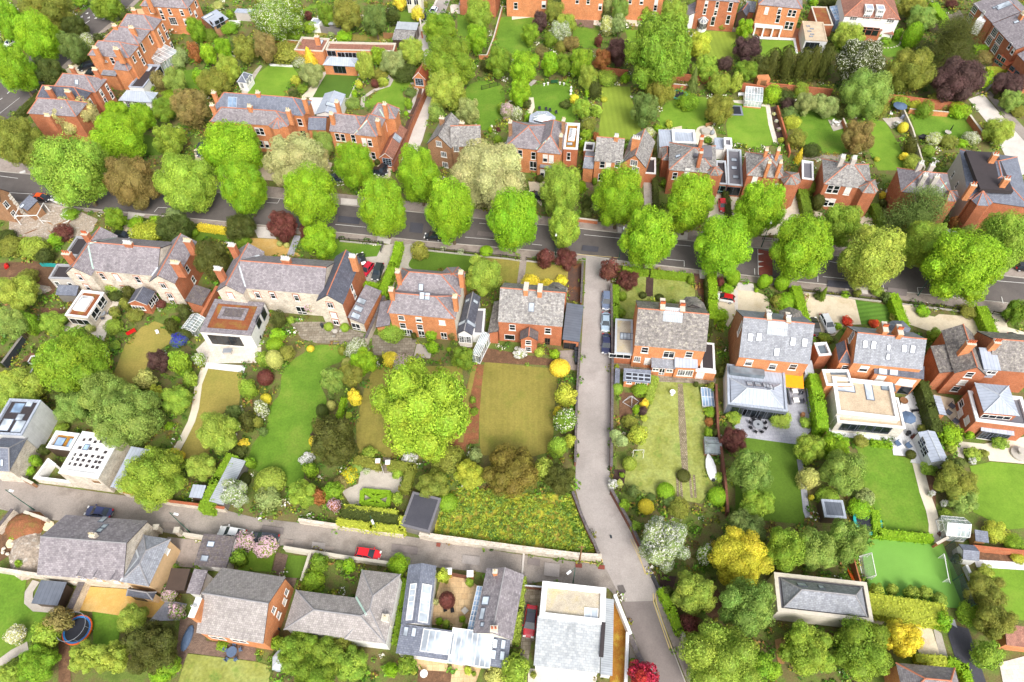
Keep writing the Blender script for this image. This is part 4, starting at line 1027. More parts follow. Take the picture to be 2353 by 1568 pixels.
SH('moss_strip',[(930,830),(965,800),(1060,1100),(1045,1700),(890,1700)],'sedum_gold')
SH('patio',[(150,1440),(780,1520),(760,1700),(140,1700)],'paver_pale')
SH('garden_bed',[(1330,575),(1510,600),(1480,700),(1370,705)],'soil_dark');SH('garden_bed',[(1850,640),(1980,900),(1850,1000),(1740,900)],'soil')
SH('garden_bed',[(1075,1130),(1130,1180),(1230,1450),(1080,1480)],'gravel_grey')
# buildings, tile by tile
OB,RB='brick_orange','brick_red'
# ==== top left
tile(0,0)
h=House('brick_house','long three storey orange brick house with stepped hipped roofs and a glass conservatory')
a=h.BK((805,510),(1185,535),(1290,425),9,rise=2.6)
b=h.BK((930,392),(1275,413),(1400,280),9,rise=2.6)
c=h.BK((1075,268),(1410,283),(1520,180),9,rise=2.8)
h.win(a,'s',[(1035,560)],1.1,1.9);h.win(a,'s',[(970,562)],.9,.5,'case')
h.win(a,'e',[(1275,495),(1230,545),(1315,568)],1.0,1.8);h.win(b,'e',[(1385,365),(1310,440)],1.0,2.4);h.win(c,'e',[(1505,245),(1460,295),(1540,320),(1495,365),(1580,410)],1.0,1.8)
h.BK((1038,640),(1182,655),(1230,608),6.2,'hip',rise=2.0);d=h.BK((925,690),(1062,702),(1068,655),4.4,'mono',rise=.6,rm='slate_grey')
for x,y,w in((870,440,1.4),(1065,450,1.6),(1050,235,1.4),(1205,255,1.6),(1225,90,1.4)):h.chim(x,y,12.2,w,.7,3)
f=h.BK((1180,797),(1312,806),(1540,602),3.2,'flat',fl='felt_black',cop='zinc',wm='paint_white');h.sky([(1370,632)],1.4,2.8);h.win(f,'e',[(1400,720),(1480,650)],2.6,2.2,'dark','zinc_dark',0)
h.GZ((1335,528),(1478,580),(1572,450),3.1,.9,'w')
h=House('garden_pavilion','zinc pavilion with a swept hipped roof over white glazed walls behind the corner house','pavilion')
a=h.BK((1090,925),(1385,945),(1480,858),3.0,'hip',rise=1.7,rm='zinc',wm='paint_white',ridge='lead_grey',ins=.6);h.win(a,'s',[(1190,965),(1260,970),(1330,975)],1.6,2.2,'grid',blind=0)
h=House('brick_house','red brick corner house with purple hipped roofs edged in terracotta beside the back road')
a=h.BK((480,822),(880,852),(995,730),8,rise=2.8,wm=RB);b=h.BK((330,912),(765,940),(845,848),8.02,rise=2.6,wm=RB,rm='slate_dark');c=h.BK((250,1045),(700,1075),(770,945),8.04,rise=2.6,wm=RB)
h.win(a,'e',[(985,805),(1025,875),(930,855),(970,930)],1.0,1.8);h.win(b,'e',[(835,950),(895,1050)],1.2,2.4)
for x,y,w in((440,815,1.5),(620,840,1.6),(435,1062,1.5),(655,620,1.2),(870,640,1.4)):h.chim(x,y,11.2,w,.7,4,RB)
h.sky([(705,757)],1.1,1.3)
h=House('brick_house','brick house with a white bay at the top edge, left of the flowering chestnut')
a=h.BK((1285,57),(1720,82),(1830,-30),8,rise=3)
h.win(a,'s',[(1385,97),(1475,104),(1560,110),(1670,117),(1495,155)],1.0,1.8);h.win(a,'s',[(1705,202)],1.0,1.8);h.win(a,'e',[(1800,40),(1745,105),(1795,130)],1.0,1.8);h.chim(1355,-10,11,1.3)
h.win(a,'s',[(1590,195)],2.2,2.2,'grid',blind=0)
f=h.BK((1848,163),(1960,250),(2042,142),3.2,'mono',rise=.5,rm='zinc',wm='brick_brown');h.sky([(1912,150)],1.4,3.2);h.win(f,'s',[(1985,260)],1.6,2.2,'dark','zinc_dark',0);h.win(f,'e',[(2000,225),(2040,195)],1.4,2.2,'dark','zinc_dark',0)
h=House('garden_shed','small flat zinc garden room with pale walls at the top left beyond the brick wall','shed');h.BK((2155,112),(2315,122),(2322,90),2.6,'flat',fl='zinc',cop='zinc',wm='render_grey',par=.2)
h=House('summer_house','little white summerhouse with a grey pyramid roof at the left corner of the bright lawn','summerhouse')
a=h.BK((2178,755),(2262,765),(2308,690),2.5,'hip',rise=1.5,rm='slate_blue',wm='paint_white',ridge='lead_grey',ins=.12);h.win(a,'e',[(2265,765),(2295,725)],1.0,1.7,'grid',blind=0);h.win(a,'s',[(2225,790)],.9,1.6,'grid',blind=0)
# ==== second house row on the far side of the main road
tile(1,0)
h=House('brick_villa','wide orange brick villa with two solar panels on its twin slate ranges')
r=h.BK(Q(0,0,1945,1005),(437,1068),(517,930),8,'gx',rise=2.8,ends=(3,3),rm='slate_blue');n=h.BK(Q(0,0,1925,1118),(292,1168),(355,1062),8.02,'gx',rise=2.6,ends=(3,3))
h.poly([(112,1158),(150,1186),(215,1187),(268,1155),(240,1105),(145,1105)],7.9,(198,1085),9.8)
h.win(n,'s',[(15,1205),(55,1210),(50,1325),(100,1330),Q(0,0,1900,1195)],1.1,2.0);h.win(n,'s',[(190,1240),(242,1238)],1.1,2.0);h.win(r,'s',[(405,1125)],1.2,2.0);h.win(r,'s',[(440,1245)],1.2,2.6,'door','timber_dark',0,name='door')
for x,y in(Q(0,0,1960,850),Q(0,0,1945,965),(15,850),(440,905),(292,1012),Q(0,0,2290,975)):h.chim(x,y,11.6,1.1,.8,2)
h.sky([Q(0,0,2115,940),Q(0,0,2155,942)],1.2,2.4,'solar_panel','zinc','glass_blue')
h=House('brick_villa','orange brick villa with a hipped wing standing next to the walled back lane')
a=h.BK((672,1208),(1000,1246),(1185,1090),8,'gx',rise=2.6,ends=(0,3));w=h.BK((905,1240),(1110,1262),(1187,1092),8.03,'gy',rise=2.8,ends=(2.5,2.5));e=h.BK((1040,1078),(1280,1097),(1318,1000),8.01,'hip',rise=2.6)
h.win(a,'s',[(750,1260),(800,1266),(895,1272),(770,1352)],1.1,2.1);h.win(w,'s',[(995,1305),(1046,1311),(1080,1432),(1030,1420)],1.1,2.1);h.win(e,'s',[(1185,1165)],.8,2.4)
for x,y in((740,935),(690,1045),(1180,955),(1115,1105)):h.chim(x,y,11.8,1.0,.9,2)
h.BK((475,1195),(640,1198),(700,1070),5.6,'gx',rise=1.6,rm='slate_blue');h.mass('bay_roof',(985,1385),(1095,1392),(1095,1350),3.4,3.6,'slate_grey')
z=h.BK((545,1052),(742,1062),(852,870),3.3,'gy',rise=.9,rm='zinc',wm='paint_white',ridge='lead_grey');h.sky([(690,965)],1.6,2.6)
h.strip((905,1235),(1025,1105));h.strip((1185,1090),(1135,1005))
h=House('garage','brick garage with a brown tiled roof and blue doors beside the walled lane','garage')
a=h.BK((1130,1450),(1258,1466),(1395,1195),2.9,'gy',pt_=42,rm='tile_brown',wm=RB,fa_='paint_white',ins=.3);h.win(a,'s',[(1205,1490)],2.2,2.2,'grid','door_blue',0,name='garage_door');h.sky([(1295,1270)],2.0,2.2,bars=4)
h=House('garden_room','red tiled brick garden building with blue doors at the back of the curving lawn','garden building')
a=h.BK((1437,722),(1560,736),(1572,645),2.8,'gy',pt_=48,rm='tile_red',fa_='paint_white',ins=.3);h.win(a,'s',[(1500,755)],2.2,2.0,'grid','door_blue',0,name='garage_door')
h=House('old_house','weathered grey slate house with crossing gables and brown walls, right of the back lane')
w=h.BK((1567,1325),(1795,1368),(1875,1150),6,'gy',pt_=45,rm='slate_weathered',wm='brick_brown',ridge='slate_mossy');m=h.BK((1790,1352),(2065,1345),7.0,6,'gx',pt_=42,rm='slate_weathered',wm='brick_brown')
h.win(w,'s',[(1680,1322),(1725,1420),(1740,1525)],1.4,1.5,'grid',blind=0);h.win(m,'s',[(1840,1370)],1.2,1.4,'grid',blind=0)
for x,y in((1705,1085),(1890,1128)):h.chim(x,y,9.6,1.3,.7,2,'brick_brown')
h=House('modern_house','low flat roofed brick house with a brown gravel roof, long rooflight and tall brick stack')
l=h.BK((352,456),(612,472),(625,352),4.2,'flat',fl='tile_brown',cop='coping_stone');m=h.BK((640,456),(1262,470),(1300,398),4.0,'flat',fl='tile_brown',cop='coping_stone');h.chim(555,335,6.4,1.4,.9,2)
h.win(m,'s',[(670,492)],2.4,1.6,'dark','zinc',0);h.win(m,'s',[(785,505),(850,507),(920,510)],2.2,1.5,'dark','zinc_light',0);h.sky([(590,400)],1.2,3.0);h.sky([(800,378),(900,386),(1000,392),(1100,398),(1215,412)],3.0,.9)
h=House('pool_house','brick garden room with a pale zinc hipped roof and dark doors behind the artificial lawn','garden building')
a=h.BK((615,600),(915,616),(935,540),2.9,'hip',rise=1.3,rm='zinc',ridge='lead_grey');h.win(a,'s',[(770,640)],3.4,2.2,'dark','zinc_dark',0)
h=House('lean_to_shed','pale blue steel shed roof stepped above an older weathered lean-to beside the back lane','shed')
h.BK((1280,270),(1475,280),(1492,226),3.2,'mono',rise=.5,rm='steel_sheet',wm='timber_grey');h.BK((1250,368),(1445,372),(1466,288),2.7,'mono',rise=.4,rm='slate_weathered',wm='timber_dark');
h=House('garden_shed','small white box shed with a flat grey roof against the long brown wall','shed');h.BK((487,222),(577,230),(592,172),2.5,'flat',fl='zinc',wm='render_white',par=.15)
h=House('garden_shed','little steel roofed shed half hidden by trees behind the long brown wall','shed');h.BK((660,228),(748,234),(740,182),2.3,'mono',rise=.3,rm='steel_sheet',wm='timber_grey')
h=House('cream_house','cream rendered house with tall windows at the top edge left of the white car');a=h.BK((1365,-62),(1512,-50),(1525,-130),6,'hip',wm='render_cream',rm='slate_grey');h.win(a,'s',[(1405,12),(1470,16)],1.4,2.2,'case',blind=0)
h=House('brick_house','brick house with a slate lean-to at the top edge, right of the white saloon');a=h.BK((1860,-45),(2200,-20),(2210,-140),6,'hip',wm=RB);f=h.BK((1860,45),(2130,60),(2140,-10),3,'mono',rise=.6,rm='slate_purple',wm=RB);h.win(f,'s',[(1915,70),(2000,80)],1.4,1.8,'door',blind=0)
tile(2,0)
h=House('brick_house','brick house with a zinc roofed bay at the top edge, left of the purple tree');a=h.BK((-60,-62),(320,-48),(330,-150),7);h.win(a,'s',[(35,55),(300,45)],1.2,2.0);f=h.BK((60,62),(258,72),(285,15),3,'mono',rise=.5,rm='zinc',wm=OB);h.win(f,'s',[(150,95),(215,98)],1.8,2.2,'dark','zinc',0)
h=House('brick_house','brick house with a long dark slate lean-to over black doors at the top edge');a=h.BK((450,-72),(850,-55),(860,-170),8);h.win(a,'s',[(600,6),(700,12),(810,65)],1.0,1.8)
f=h.BK((460,55),(737,78),(740,22),2.9,'mono',rise=.9,rm='slate_dark',wm=OB);h.win(f,'s',[(500,82),(598,90),(695,97)],2.6,2.2,'dark','zinc_dark',0)
h=House('brick_house','brick house with a zinc canopy over a timber framed garden door at the top edge');a=h.BK((1055,-65),(1405,-48),(1415,-150),8);h.win(a,'s',[(1085,10),(1190,15),(1325,18),(1316,75),(1302,150)],1.0,1.7);h.BK((1072,80),(1250,100),(1260,60),3,'mono',rise=.3,rm='zinc',wm='timber_tan')
h=House('brick_house','tall red brick house covered with wisteria, with a white round conservatory and brick steps');a=h.BK((1698,-5),(2093,25),(2110,-90),8.6,wm=RB,rise=2.4)
h.win(a,'s',[(1785,38),(1885,46),(1770,105),(1870,116)],.9,1.8);h.win(a,'s',[(2005,66),(1985,182),(1845,196)],1.1,2.6);h.BK((1625,142),(1700,142),(1700,55),4,'mono',rise=1.2,rm='slate_purple',wm='render_white',hi='e');h.BK((2065,128),(2150,150),(2140,70),4,'gy',pt_=45,rm='slate_dark',wm='timber_dark');h.BK((2140,108),(2228,118),(2230,50),4,'mono',rise=1,rm='slate_grey',wm=RB)
p=h.poly([(1708,180),(1725,205),(1760,215),(1790,208),(1806,190),(1806,165),(1760,150),(1715,160)],2.9,(1762,158),4.2,wm='paint_white',rm='slate_grey',ridge='paint_white')
mb=MB()
for i in range(8):
 u,v=p.iw[i],p.iw[(i+1)%8]
 for k in range(3):
  s_=u.lerp(v,(k+.12)/3);e_=u.lerp(v,(k+.88)/3);nn=Vector(((e_-s_).y,-(e_-s_).x,0)).normalized()*.03
  mb.face([(s_.x+nn.x,s_.y+nn.y,.9),(e_.x+nn.x,e_.y+nn.y,.9),(e_.x+nn.x,e_.y+nn.y,2.5),(s_.x+nn.x,s_.y+nn.y,2.5)],'glass_dark')
mb.build('pane',h.root,h.off)
h=House('brick_house','orange brick house with a white colonnade and a beige flat garden wing with fin skylights');a=h.BK((2262,45),Q(3,0,315,85),Q(3,0,345,-20),8.4,rise=2.4)
h.win(a,'s',[(2338,100),Q(3,0,105,105),Q(3,0,200,122),Q(3,0,240,126)],1.0,1.9);h.win(a,'s',[Q(3,0,92,175),Q(3,0,172,235),Q(3,0,212,240)],1.1,2.2);h.mass('bay_roof',Q(3,0,150,172),Q(3,0,262,186),Q(3,0,262,160),4.6,4.9,'slate_grey')
F_,LX,LY,Z_=h.frame((2232,238),Q(3,0,135,256),Q(3,0,135,222),3.1);mb=MB();mb.box((0,0,Z_-.5),(LX,LY,Z_),'paint_white',F_)
for x_ in(.3,LX*.35,LX*.68,LX-.3):
 for y_ in(.3,LY-.3):mb.box((x_-.2,y_-.2,0),(x_+.2,y_+.2,Z_-.5),'paint_white',F_)
mb.build('colonnade',h.root,h.off)
tile(3,0)
w=h.BK((345,366),(545,378),(512,205),3.9,'flat',fl='gravel_roof',cop='gravel_roof',wm='timber_white',par=.12,pw=.3);h.win(w,'s',[(400,430)],3.6,2.4,'dark','zinc_dark',0)
for x_,y_ in((368,243),(402,268),(380,290),(405,318),(395,338)):h.sky([(x_,y_)],1.0,.5)
s2=h.BK((450,228),(600,232),(585,65),3.4,'flat',fl='sedum',cop='coping_stone',wm=RB,par=.2);h.GZ((622,190),(690,190),(655,65),3.2,.5,'e',glass='glass_blue',wallh=0)
h=House('white_house','white rendered house with a red brown hipped roof, two dormers and a brick arcade');a=h.BK((700,152),(1215,186),(1175,-40),6.4,'hip',rise=4.0,wm='render_white',rm='tile_brown')
h.win(a,'s',[(785,170),(905,158),(1015,163),(1125,192)],1.9,1.2,'grid',blind=0)
for x_,y_ in((905,85),(1008,90)):
 d=h.BK((x_,y_),(x_+70,y_+4),2.6,8.6,'flat',fl='zinc',cop='paint_white',wm='paint_white',zb=7.0,par=.1,pw=.15,cover=False);h.win(d,'s',[(x_+35,y_+20)],1.6,.9,'grid',blind=0)
ar=h.BK((690,262),(1050,287),(1055,225),3.3,'mono',rise=.7,rm='tile_brown',wm='brick_red');h.win(ar,'s',[(865,285),(925,290),(985,296)],1.7,2.3,'dark','brick_trim',0,name='arch')
h=House('garden_pavilion','small brown tiled open pavilion on a white base beside the brick arcade','pavilion');a=h.BK((1045,306),(1150,324),(1172,262),2.3,'hip',rise=1.9,rm='tile_brown',wm='paint_white',ins=.5);h.win(a,'s',[(1105,345)],2.6,1.4,'dark','paint_white',0)
h=House('brick_terrace_house','end house of the red brick terrace with white bays and a purple roof, top right')
a=h.BK((1885,35),(2060,215),(2330,40),7,'gx',rise=2.6,wm=RB);h.win(a,'s',[(1895,78),(1845,158)],2.2,2.0,'grid',blind=0);h.win(a,'s',[(1975,130),(1960,220),(1920,235)],1.1,1.8)
h.mass('render_panel',(1985,205),(2050,150),2.0,2.4,6.2,'render_white');h.sky([(2170,50)],2.0,4.0);h.sky([(2085,70)],.9,1.2);h.BK((1915,195),(2000,280),2.2,3.0,'mono',rise=.5,rm='tile_brown',wm=RB)
h=House('brick_terrace_house','terrace house with stacked white bays and a broad purple roof above the purple trees')
a=h.BK((2060,222),(2278,458),(2560,260),7,'gx',rise=2.8,wm=RB);h.win(a,'s',[(2080,302),(2127,368)],2.2,2.0,'grid',blind=0);h.win(a,'s',[(2030,375),(2085,450)],2.2,2.0,'grid',blind=0);h.win(a,'s',[(2222,425),(2252,470)],1.0,1.8)
b=h.BK((2085,535),(2190,610),3.0,3.2,'mono',rise=.7,rm='tile_red',wm=OB);h.win(b,'s',[(2112,545),(2150,572)],1.2,2.2,'door','door_green',0);h.sky([(2215,128),(2280,205)],.9,1.2);h.chim(2340,130,10.6,1.4)
h=House('brick_terrace_house','red brick terrace house at the right edge beside the yellow clipped hedge');a=h.BK((2290,500),(2420,640),(2650,520),7,'gx',rise=2.8,wm=RB);b=h.BK((2200,640),(2330,740),3.0,3.4,'mono',rise=.6,rm='tile_red',wm=OB);h.win(b,'s',[(2228,645),(2275,690)],1.4,2.0,'grid','zinc_dark',0)
# ==== houses facing the main road from its far side
tile(2,0)
h=House('brick_villa','orange brick villa with a hipped slate roof, octagonal conservatory and white edged flat wing')
a=h.BK((-62,1348),(300,1386),(365,1150),7,'hip',rise=2.6);b=h.BK((225,1400),(452,1420),(492,1140),7.03,'gy',rise=2.8,ends=(2.8,2.8))
h.win(a,'s',[(25,1400),(75,1412),(197,1432)],1.1,2.1);h.win(b,'s',[(305,1456),(360,1462),Q(2,1,280,32),Q(2,1,315,38)],1.1,2.1);h.win(a,'s',[(195,1525)],1.6,2.6,'door','paint_white',0,name='door');h.mass('bay_roof',(255,1535),(380,1548),(380,1500),3.4,3.6,'slate_grey')
for x_,y_ in((475,1100),(450,1245),Q(1,0,2335,1120)):h.chim(x_,y_,11,.8,1.1,2,'brick_brown')
f=h.BK((472,1365),(603,1372),(628,1135),5.2,'flat',fl='sedum_gold',wm=RB,pw=.5);h.LA((515,1285),(572,1290),(580,1185),5.1,.5);h.sky([(530,1325)],1.3,1.0);h.win(f,'s',[(520,1437)],.9,2.2)
h.poly([(155,1120),(165,1057),(230,1023),(330,1023),(400,1076),(395,1126),(280,1150)],3.0,(280,1070),3.3,wm='paint_white',rm='zinc',ridge=None);h.poly([(195,1105),(200,1075),(240,1045),(320,1047),(365,1080),(355,1112),(280,1125)],3.5,(285,1060),4.6,wm='felt_black',rm='glass_pale',ridge='paint_white',zb=2.9);h.sky([(180,1195)],.3,.3)
h.strip((225,1375),(345,1268));
h=House('gabled_house','grey slate house with a steep right hand gable over orange brick, opposite the side lane')
w=h.BK((1003,1500),(1232,1546),(1240,1290),6,'gy',pt_=46,rm='slate_weathered',wm=OB);m=h.BK((755,1482),(1012,1502),8.0,6,'gx',pt_=42,rm='slate_weathered')
h.win(m,'s',[(830,1512),(885,1517),(970,1508),Q(2,1,815,62)],1.2,2.0);h.win(w,'s',[(1120,1497),(1135,1560)],1.6,1.5,'grid',blind=0)
h.chim(960,1250,10.4,1.0,.8,3,OB,pot='pot_white');h.chim(1142,1268,11,1.9,.8,4,OB,pot='pot_white');h.strip((1010,1490),(1130,1330));h.BK((650,1545),(745,1555),(765,1400),4.2,'gx',rise=1.0,rm='slate_grey');h.BK((660,1380),(750,1388),3.0,3.6,'flat',fl='felt_black',wm=RB)
h.BK(Q(2,1,1195,20),Q(2,1,1320,28),(1300,1450),2.8,'flat',fl='felt_black',wm=RB);
h=House('brick_house','weathered hipped roof house with terracotta ridges, tall stacks and zinc roofed garden wings')
a=h.BK(Q(2,1,1440,-5),Q(2,1,1880,30),(1918,1345),7,'hip',rise=2.7,rm='slate_weathered',wm=RB);h.mass('flat_roof',(1670,1435),(1840,1445),(1840,1345),8.3,9.1,'felt_grey')
h.poly([Q(2,1,1785,8),Q(2,1,1815,46),Q(2,1,1900,52),Q(2,1,1942,15),(1900,1530),(1800,1530)],7.0,(1862,1538),8.9,wm=RB,rm='slate_weathered')
h.win(a,'s',[Q(2,1,1495,48),Q(2,1,1610,12),Q(2,1,1835,98),Q(2,1,1888,90)],1.1,1.9);h.BK((1375,1472),(1462,1478),(1545,1368),5,'hip',rise=1.2,rm='slate_weathered',wm=RB)
h.chim(1745,1262,11.8,.8,1.6,3,RB,pot='pot_terracotta');h.chim(1740,1388,11.8,.8,1.6,3,RB,pot='pot_terracotta');h.sky([(1527,1435)],.9,1.2)
h.BK((1358,1350),(1545,1357),(1560,1200),3.3,'flat',fl='zinc',cop='zinc',wm='render_white',par=.15);h.BK((1478,1308),(1690,1316),(1685,1195),3.8,'flat',fl='zinc',wm='render_white',pw=.5)
h=House('garage','flat roofed link garages with green and dark doors between two houses','garage');tile(2,1)
a=h.BK((1985,126),(2118,138),Q(2,0,2080,1375),3.4,'flat',fl='felt_grey',cop='lead_grey',wm=RB);b=h.BK((1890,118),(1980,124),Q(2,0,1955,1480),3.2,'flat',fl='felt_black',cop='lead_grey',wm=RB)
h.win(a,'s',[(2045,190)],3.0,2.3,'dark','zinc_dark',0,name='garage_door');h.win(b,'s',[(1925,176)],2.4,2.2,'door','door_green',0,name='garage_door');h.sky([(2055,60),Q(2,0,2038,1472),Q(2,0,2040,1545)],1.3,1.1);tile(2,0);h.BK((1868,1365),(1955,1370),(1950,1272),3,'flat',fl='zinc',cop='zinc',wm='render_white',par=.1);h.BK((1955,1338),(2022,1342),(2018,1270),4.2,'flat',fl='felt_grey',wm='render_white')
tile(3,1)
h=House('brick_house','brick house with an octagonal slate bay and terracotta hips, left of the clipped driveway hedge')
a=h.BK(Q(2,1,2155,45),(150,76),Q(3,0,262,1435),7,'hip',rise=2.6,rm='slate_weathered',wm=RB);h.poly([(112,72),(150,130),(260,136),(306,102),(282,20),(150,5)],7.0,(215,45),9.0,wm=RB,rm='slate_weathered')
h.win(a,'s',[(135,155),(190,182),(250,170),(165,272),(206,268),Q(2,1,2230,80)],1.1,2.0);h.sky([Q(3,0,40,1447)],1.2,1.0)
for x_,y_ in(Q(3,0,15,1488),Q(3,0,120,1488),Q(3,0,100,1372),Q(3,0,-10,1372)):h.chim(x_,y_,11,.7,1.1,2,OB)
h=House('brick_house','red brick house with an octagonal bay, right of the clipped driveway hedge')
a=h.BK((512,124),(958,178),Q(3,0,945,1512),7,'hip',rise=2.6,rm='slate_weathered',wm=RB);h.poly([(825,152),(870,206),(985,212),(1013,185),(985,80),(860,80)],7.02,(942,108),9.0,wm=RB,rm='slate_weathered')
h.win(a,'s',[(568,170),(626,175),(730,187),(530,290),(586,292)],1.2,2.1);h.win(a,'s',[(840,240),(905,260),(800,330),(855,355),(910,345)],1.2,2.1)
for x_,y_ in(Q(3,0,690,1440),Q(3,0,795,1452)):h.chim(x_,y_,11,1.0,1.3,3,'render_grey',pot='pot_white')
h.BK((315,70),(420,84),Q(3,0,450,1490),4.6,'flat',fl='felt_grey',wm=RB)
h=House('brick_house','wide brick house with a pale purple hipped roof behind the blue grey cedar')
a=h.BK((1222,196),(1700,252),Q(3,0,1158,1540),7.4,'hip',rise=2.8,wm=RB);h.poly([(1610,238),(1640,281),(1722,286),(1757,250),(1735,185),(1640,185)],7.4,(1672,188),9.4,wm=RB)
h.win(a,'s',[(1640,325)],1.6,1.9,blind=.9);h.win(a,'w',[(1055,105),(1080,190)],.8,1.4)
for x_,y_ in((1448,38),(1553,52),Q(3,0,1410,1500),Q(3,0,1515,1515)):h.chim(x_,y_,11.4,1.0,.9,2,'render_grey',pot='pot_white')
h.strip((1590,160),(1640,110))
h=House('brick_house','big red brick house with a grey rendered side and a dark flat roof deck')
a=h.BK((1845,262),(2411,344),Q(3,0,1570,1347),8,'hip',rise=2.4,rm='slate_blue',wm=RB,mats=dict(w='render_grey'));h.mass('flat_roof',(1950,166),(2255,188),Q(3,0,2035,1400),9.3,10.2,'felt_black')
h.poly([(1868,272),(1920,321),(2032,327),(2062,296),(2030,215),(1900,215)],8.02,(1974,188),10.0,wm=RB,rm='slate_blue');h.win(a,'s',[(1875,352),(1945,372),(1812,442),(1890,455)],1.3,2.2,'grid',blind=0);h.win(a,'w',[(1735,135),(1700,40)],.9,1.6)
for x_,y_ in((1892,125),(2200,70),Q(3,0,2095,1415)):h.chim(x_,y_,12.4,1.2,1.0,2,OB,pot='pot_terracotta')
h.GZ((2035,390),(2330,425),(2345,345),3.4,.5,'n');h.sky([(2012,82),(2065,76)],1.0,.8,frame='paint_white',glass='paint_white')
# ==== left block, near side of the main road
tile(0,1)
h=House('brick_house','brown brick house end with pale corner stones beside the building site at the left edge');a=h.BK((-300,240),(0,288),(80,193),6.4,'gx',rise=2.4,wm='brick_brown');h.win(a,'e',[(52,318),(126,400)],1.1,1.6,'case')
mb=MB()
for i in range(9):
 F_=a.F;s_=.28+.18*(i%2);mb.box((a.Lx-a.ix-.01,a.Ly-a.iy-s_-.4,i*.68+.1),(a.Lx-a.ix+.04,a.Ly-a.iy+.03,i*.68+.64),'stone_trim',F_)
mb.build('quoins',h.root,h.off)
b=h.BK((175,320),(250,372),(350,290),3.2,'mono',rise=.8,rm='slate_blue',wm='brick_brown',cover=False);h.sky([(205,328)],.9,1.2)
h=House('stone_house','pale stone house with a long purple roof between two gabled wings, left of the yew')
w1=h.BK((597,942),(838,966),(1085,600),6.6,'gy',pt_=38,wm='rubble_stone');w3=h.BK((1370,1020),(1606,1038),(1815,655),6.6,'gy',pt_=38,wm='rubble_stone',mats=dict(e=RB));m=h.BK((780,912),(1440,970),(1590,658),6.62,'gx',pt_=34,wm='rubble_stone')
h.win(w1,'s',[(735,980),(805,1072)],1.0,1.7,sur=True);h.win(m,'s',[(942,970),(1075,982),(1267,1002),(1040,1100),(1147,1090)],1.0,1.9,sur=True);h.win(w3,'s',[(1500,1057),(1562,1150),(1606,1235)],1.1,1.5,'case',sur=True);h.win(w3,'e',[(1720,905),(1775,1002)],1.0,1.6)
h.chim(1170,662,10.6,1.9,.8,5,RB,pot='pot_white');h.chim(775,575,10.2,1.4,1.0,3,RB,pot='pot_terracotta');h.chim(605,755,10,1.8,1.0,3,RB,pot='pot_terracotta');h.chim(1718,640,11,1.6,.9,4,RB);h.chim(1605,842,11,1.9,.9,4,RB)
h.strip((812,690),(855,905));h.strip((825,668),(1070,618));h.strip((1395,965),(1540,765),m='lead_grey')
f=h.BK((447,986),(648,992),(612,862),5.0,'flat',fl='felt_black',cop='coping_grey',wm='render_grey');h.win(f,'s',[(530,1042),(650,1052)],1.0,1.4);h.BK((590,770),(745,782),(800,610),4.6,'flat',fl='felt_black',cop='coping_grey',wm='render_grey');h.BK((512,1142),(700,1150),(722,1082),2.5,'mono',rise=.8,rm='slate_blue',wm='timber_grey')
s_=h.BK((597,1326),(800,1350),(932,1118),3.5,'flat',fl='sedum',wm='rubble_stone');h.LA((672,1272),(770,1285),(836,1162),3.5,.7,frame='paint_white',glass='zinc_light');h.win(s_,'e',[(938,1215),(882,1315)],2.2,2.1,'door',blind=0);h.win(s_,'s',[(700,1385)],4.2,1.8,'strip',blind=0)
g_=h.BK((1172,1216),(1352,1236),(1425,1110),3,'gy',pt_=30,rm='slate_dark',wm=RB,fa_='paint_white',ridge='ridge_grey');h.win(g_,'s',[(1230,1255),(1300,1262)],1.4,1.2,'case',blind=0);h.win(g_,'e',[(1388,1215),(1432,1165)],1.4,1.9,'door',blind=0);h.BK((1712,1222),(1852,1242),(1905,1088),2.9,'mono',rise=.9,rm='slate_mossy',wm=RB,hi='w')
h=House('greenhouse','white framed glass greenhouse beside the sedum roofed extension','greenhouse');h.GZ((1665,1448),(1790,1482),(1852,1345),1.7,.9,gable='y',wallh=.15,wallm='coping_stone',nb=6,name='greenhouse_frame')
tile(1,1)
h=House('stone_house','pale stone house with a dark slate gabled wing and a white sedum topped extension')
w1=h.BK(Q(0,1,1985,1108),Q(0,1,2236,1136),(85,748),7,'gy',pt_=38,wm='rubble_stone');w3=h.BK((552,1200),(800,1230),(968,815),7,'gy',pt_=40,wm='rubble_stone',rm='slate_dark',mats=dict(e=RB));m=h.BK((-170,1076),(620,1142),(712,832),7.02,'gx',pt_=34,wm='rubble_stone')
h.win(w1,'s',[Q(0,1,2118,1148),Q(0,1,2170,1240)],1.1,1.6,'case',sur=True);h.win(m,'s',[(15,1142),(155,1147),(372,1168)],1.0,1.9,sur=True);h.win(m,'s',[(425,1302)],1.9,2.3,'door',blind=0);h.win(w3,'s',[(682,1237),(715,1328),(742,1412)],1.2,1.6,'case',sur=True);h.win(w3,'e',[(880,1082),(905,1142)],.9,1.8)
h.chim(270,808,10.8,1.9,.9,5,RB,pot='pot_white');h.chim(885,785,12,1.4,.9,4,OB,pot='pot_white');h.chim(*Q(0,1,2125,682),11,1.5,1.0,4,RB,pot='pot_white');h.chim(*Q(0,1,2000,900),11,1.6,1.0,4,RB,pot='pot_white');h.strip(Q(0,1,2190,850),Q(0,1,2255,1070),m='lead_grey');h.strip(Q(0,1,2210,820),(30,780),m='lead_grey')
l=h.BK((850,1377),(993,1410),(1096,1095),3.0,'mono',rise=1.0,hi='w',wm=OB,mats=dict(s='rubble_stone'));h.sky([(967,1200),(940,1270),(915,1337)],1.3,1.7);h.win(l,'s',[(900,1452)],1.8,2.1,'door',blind=0)
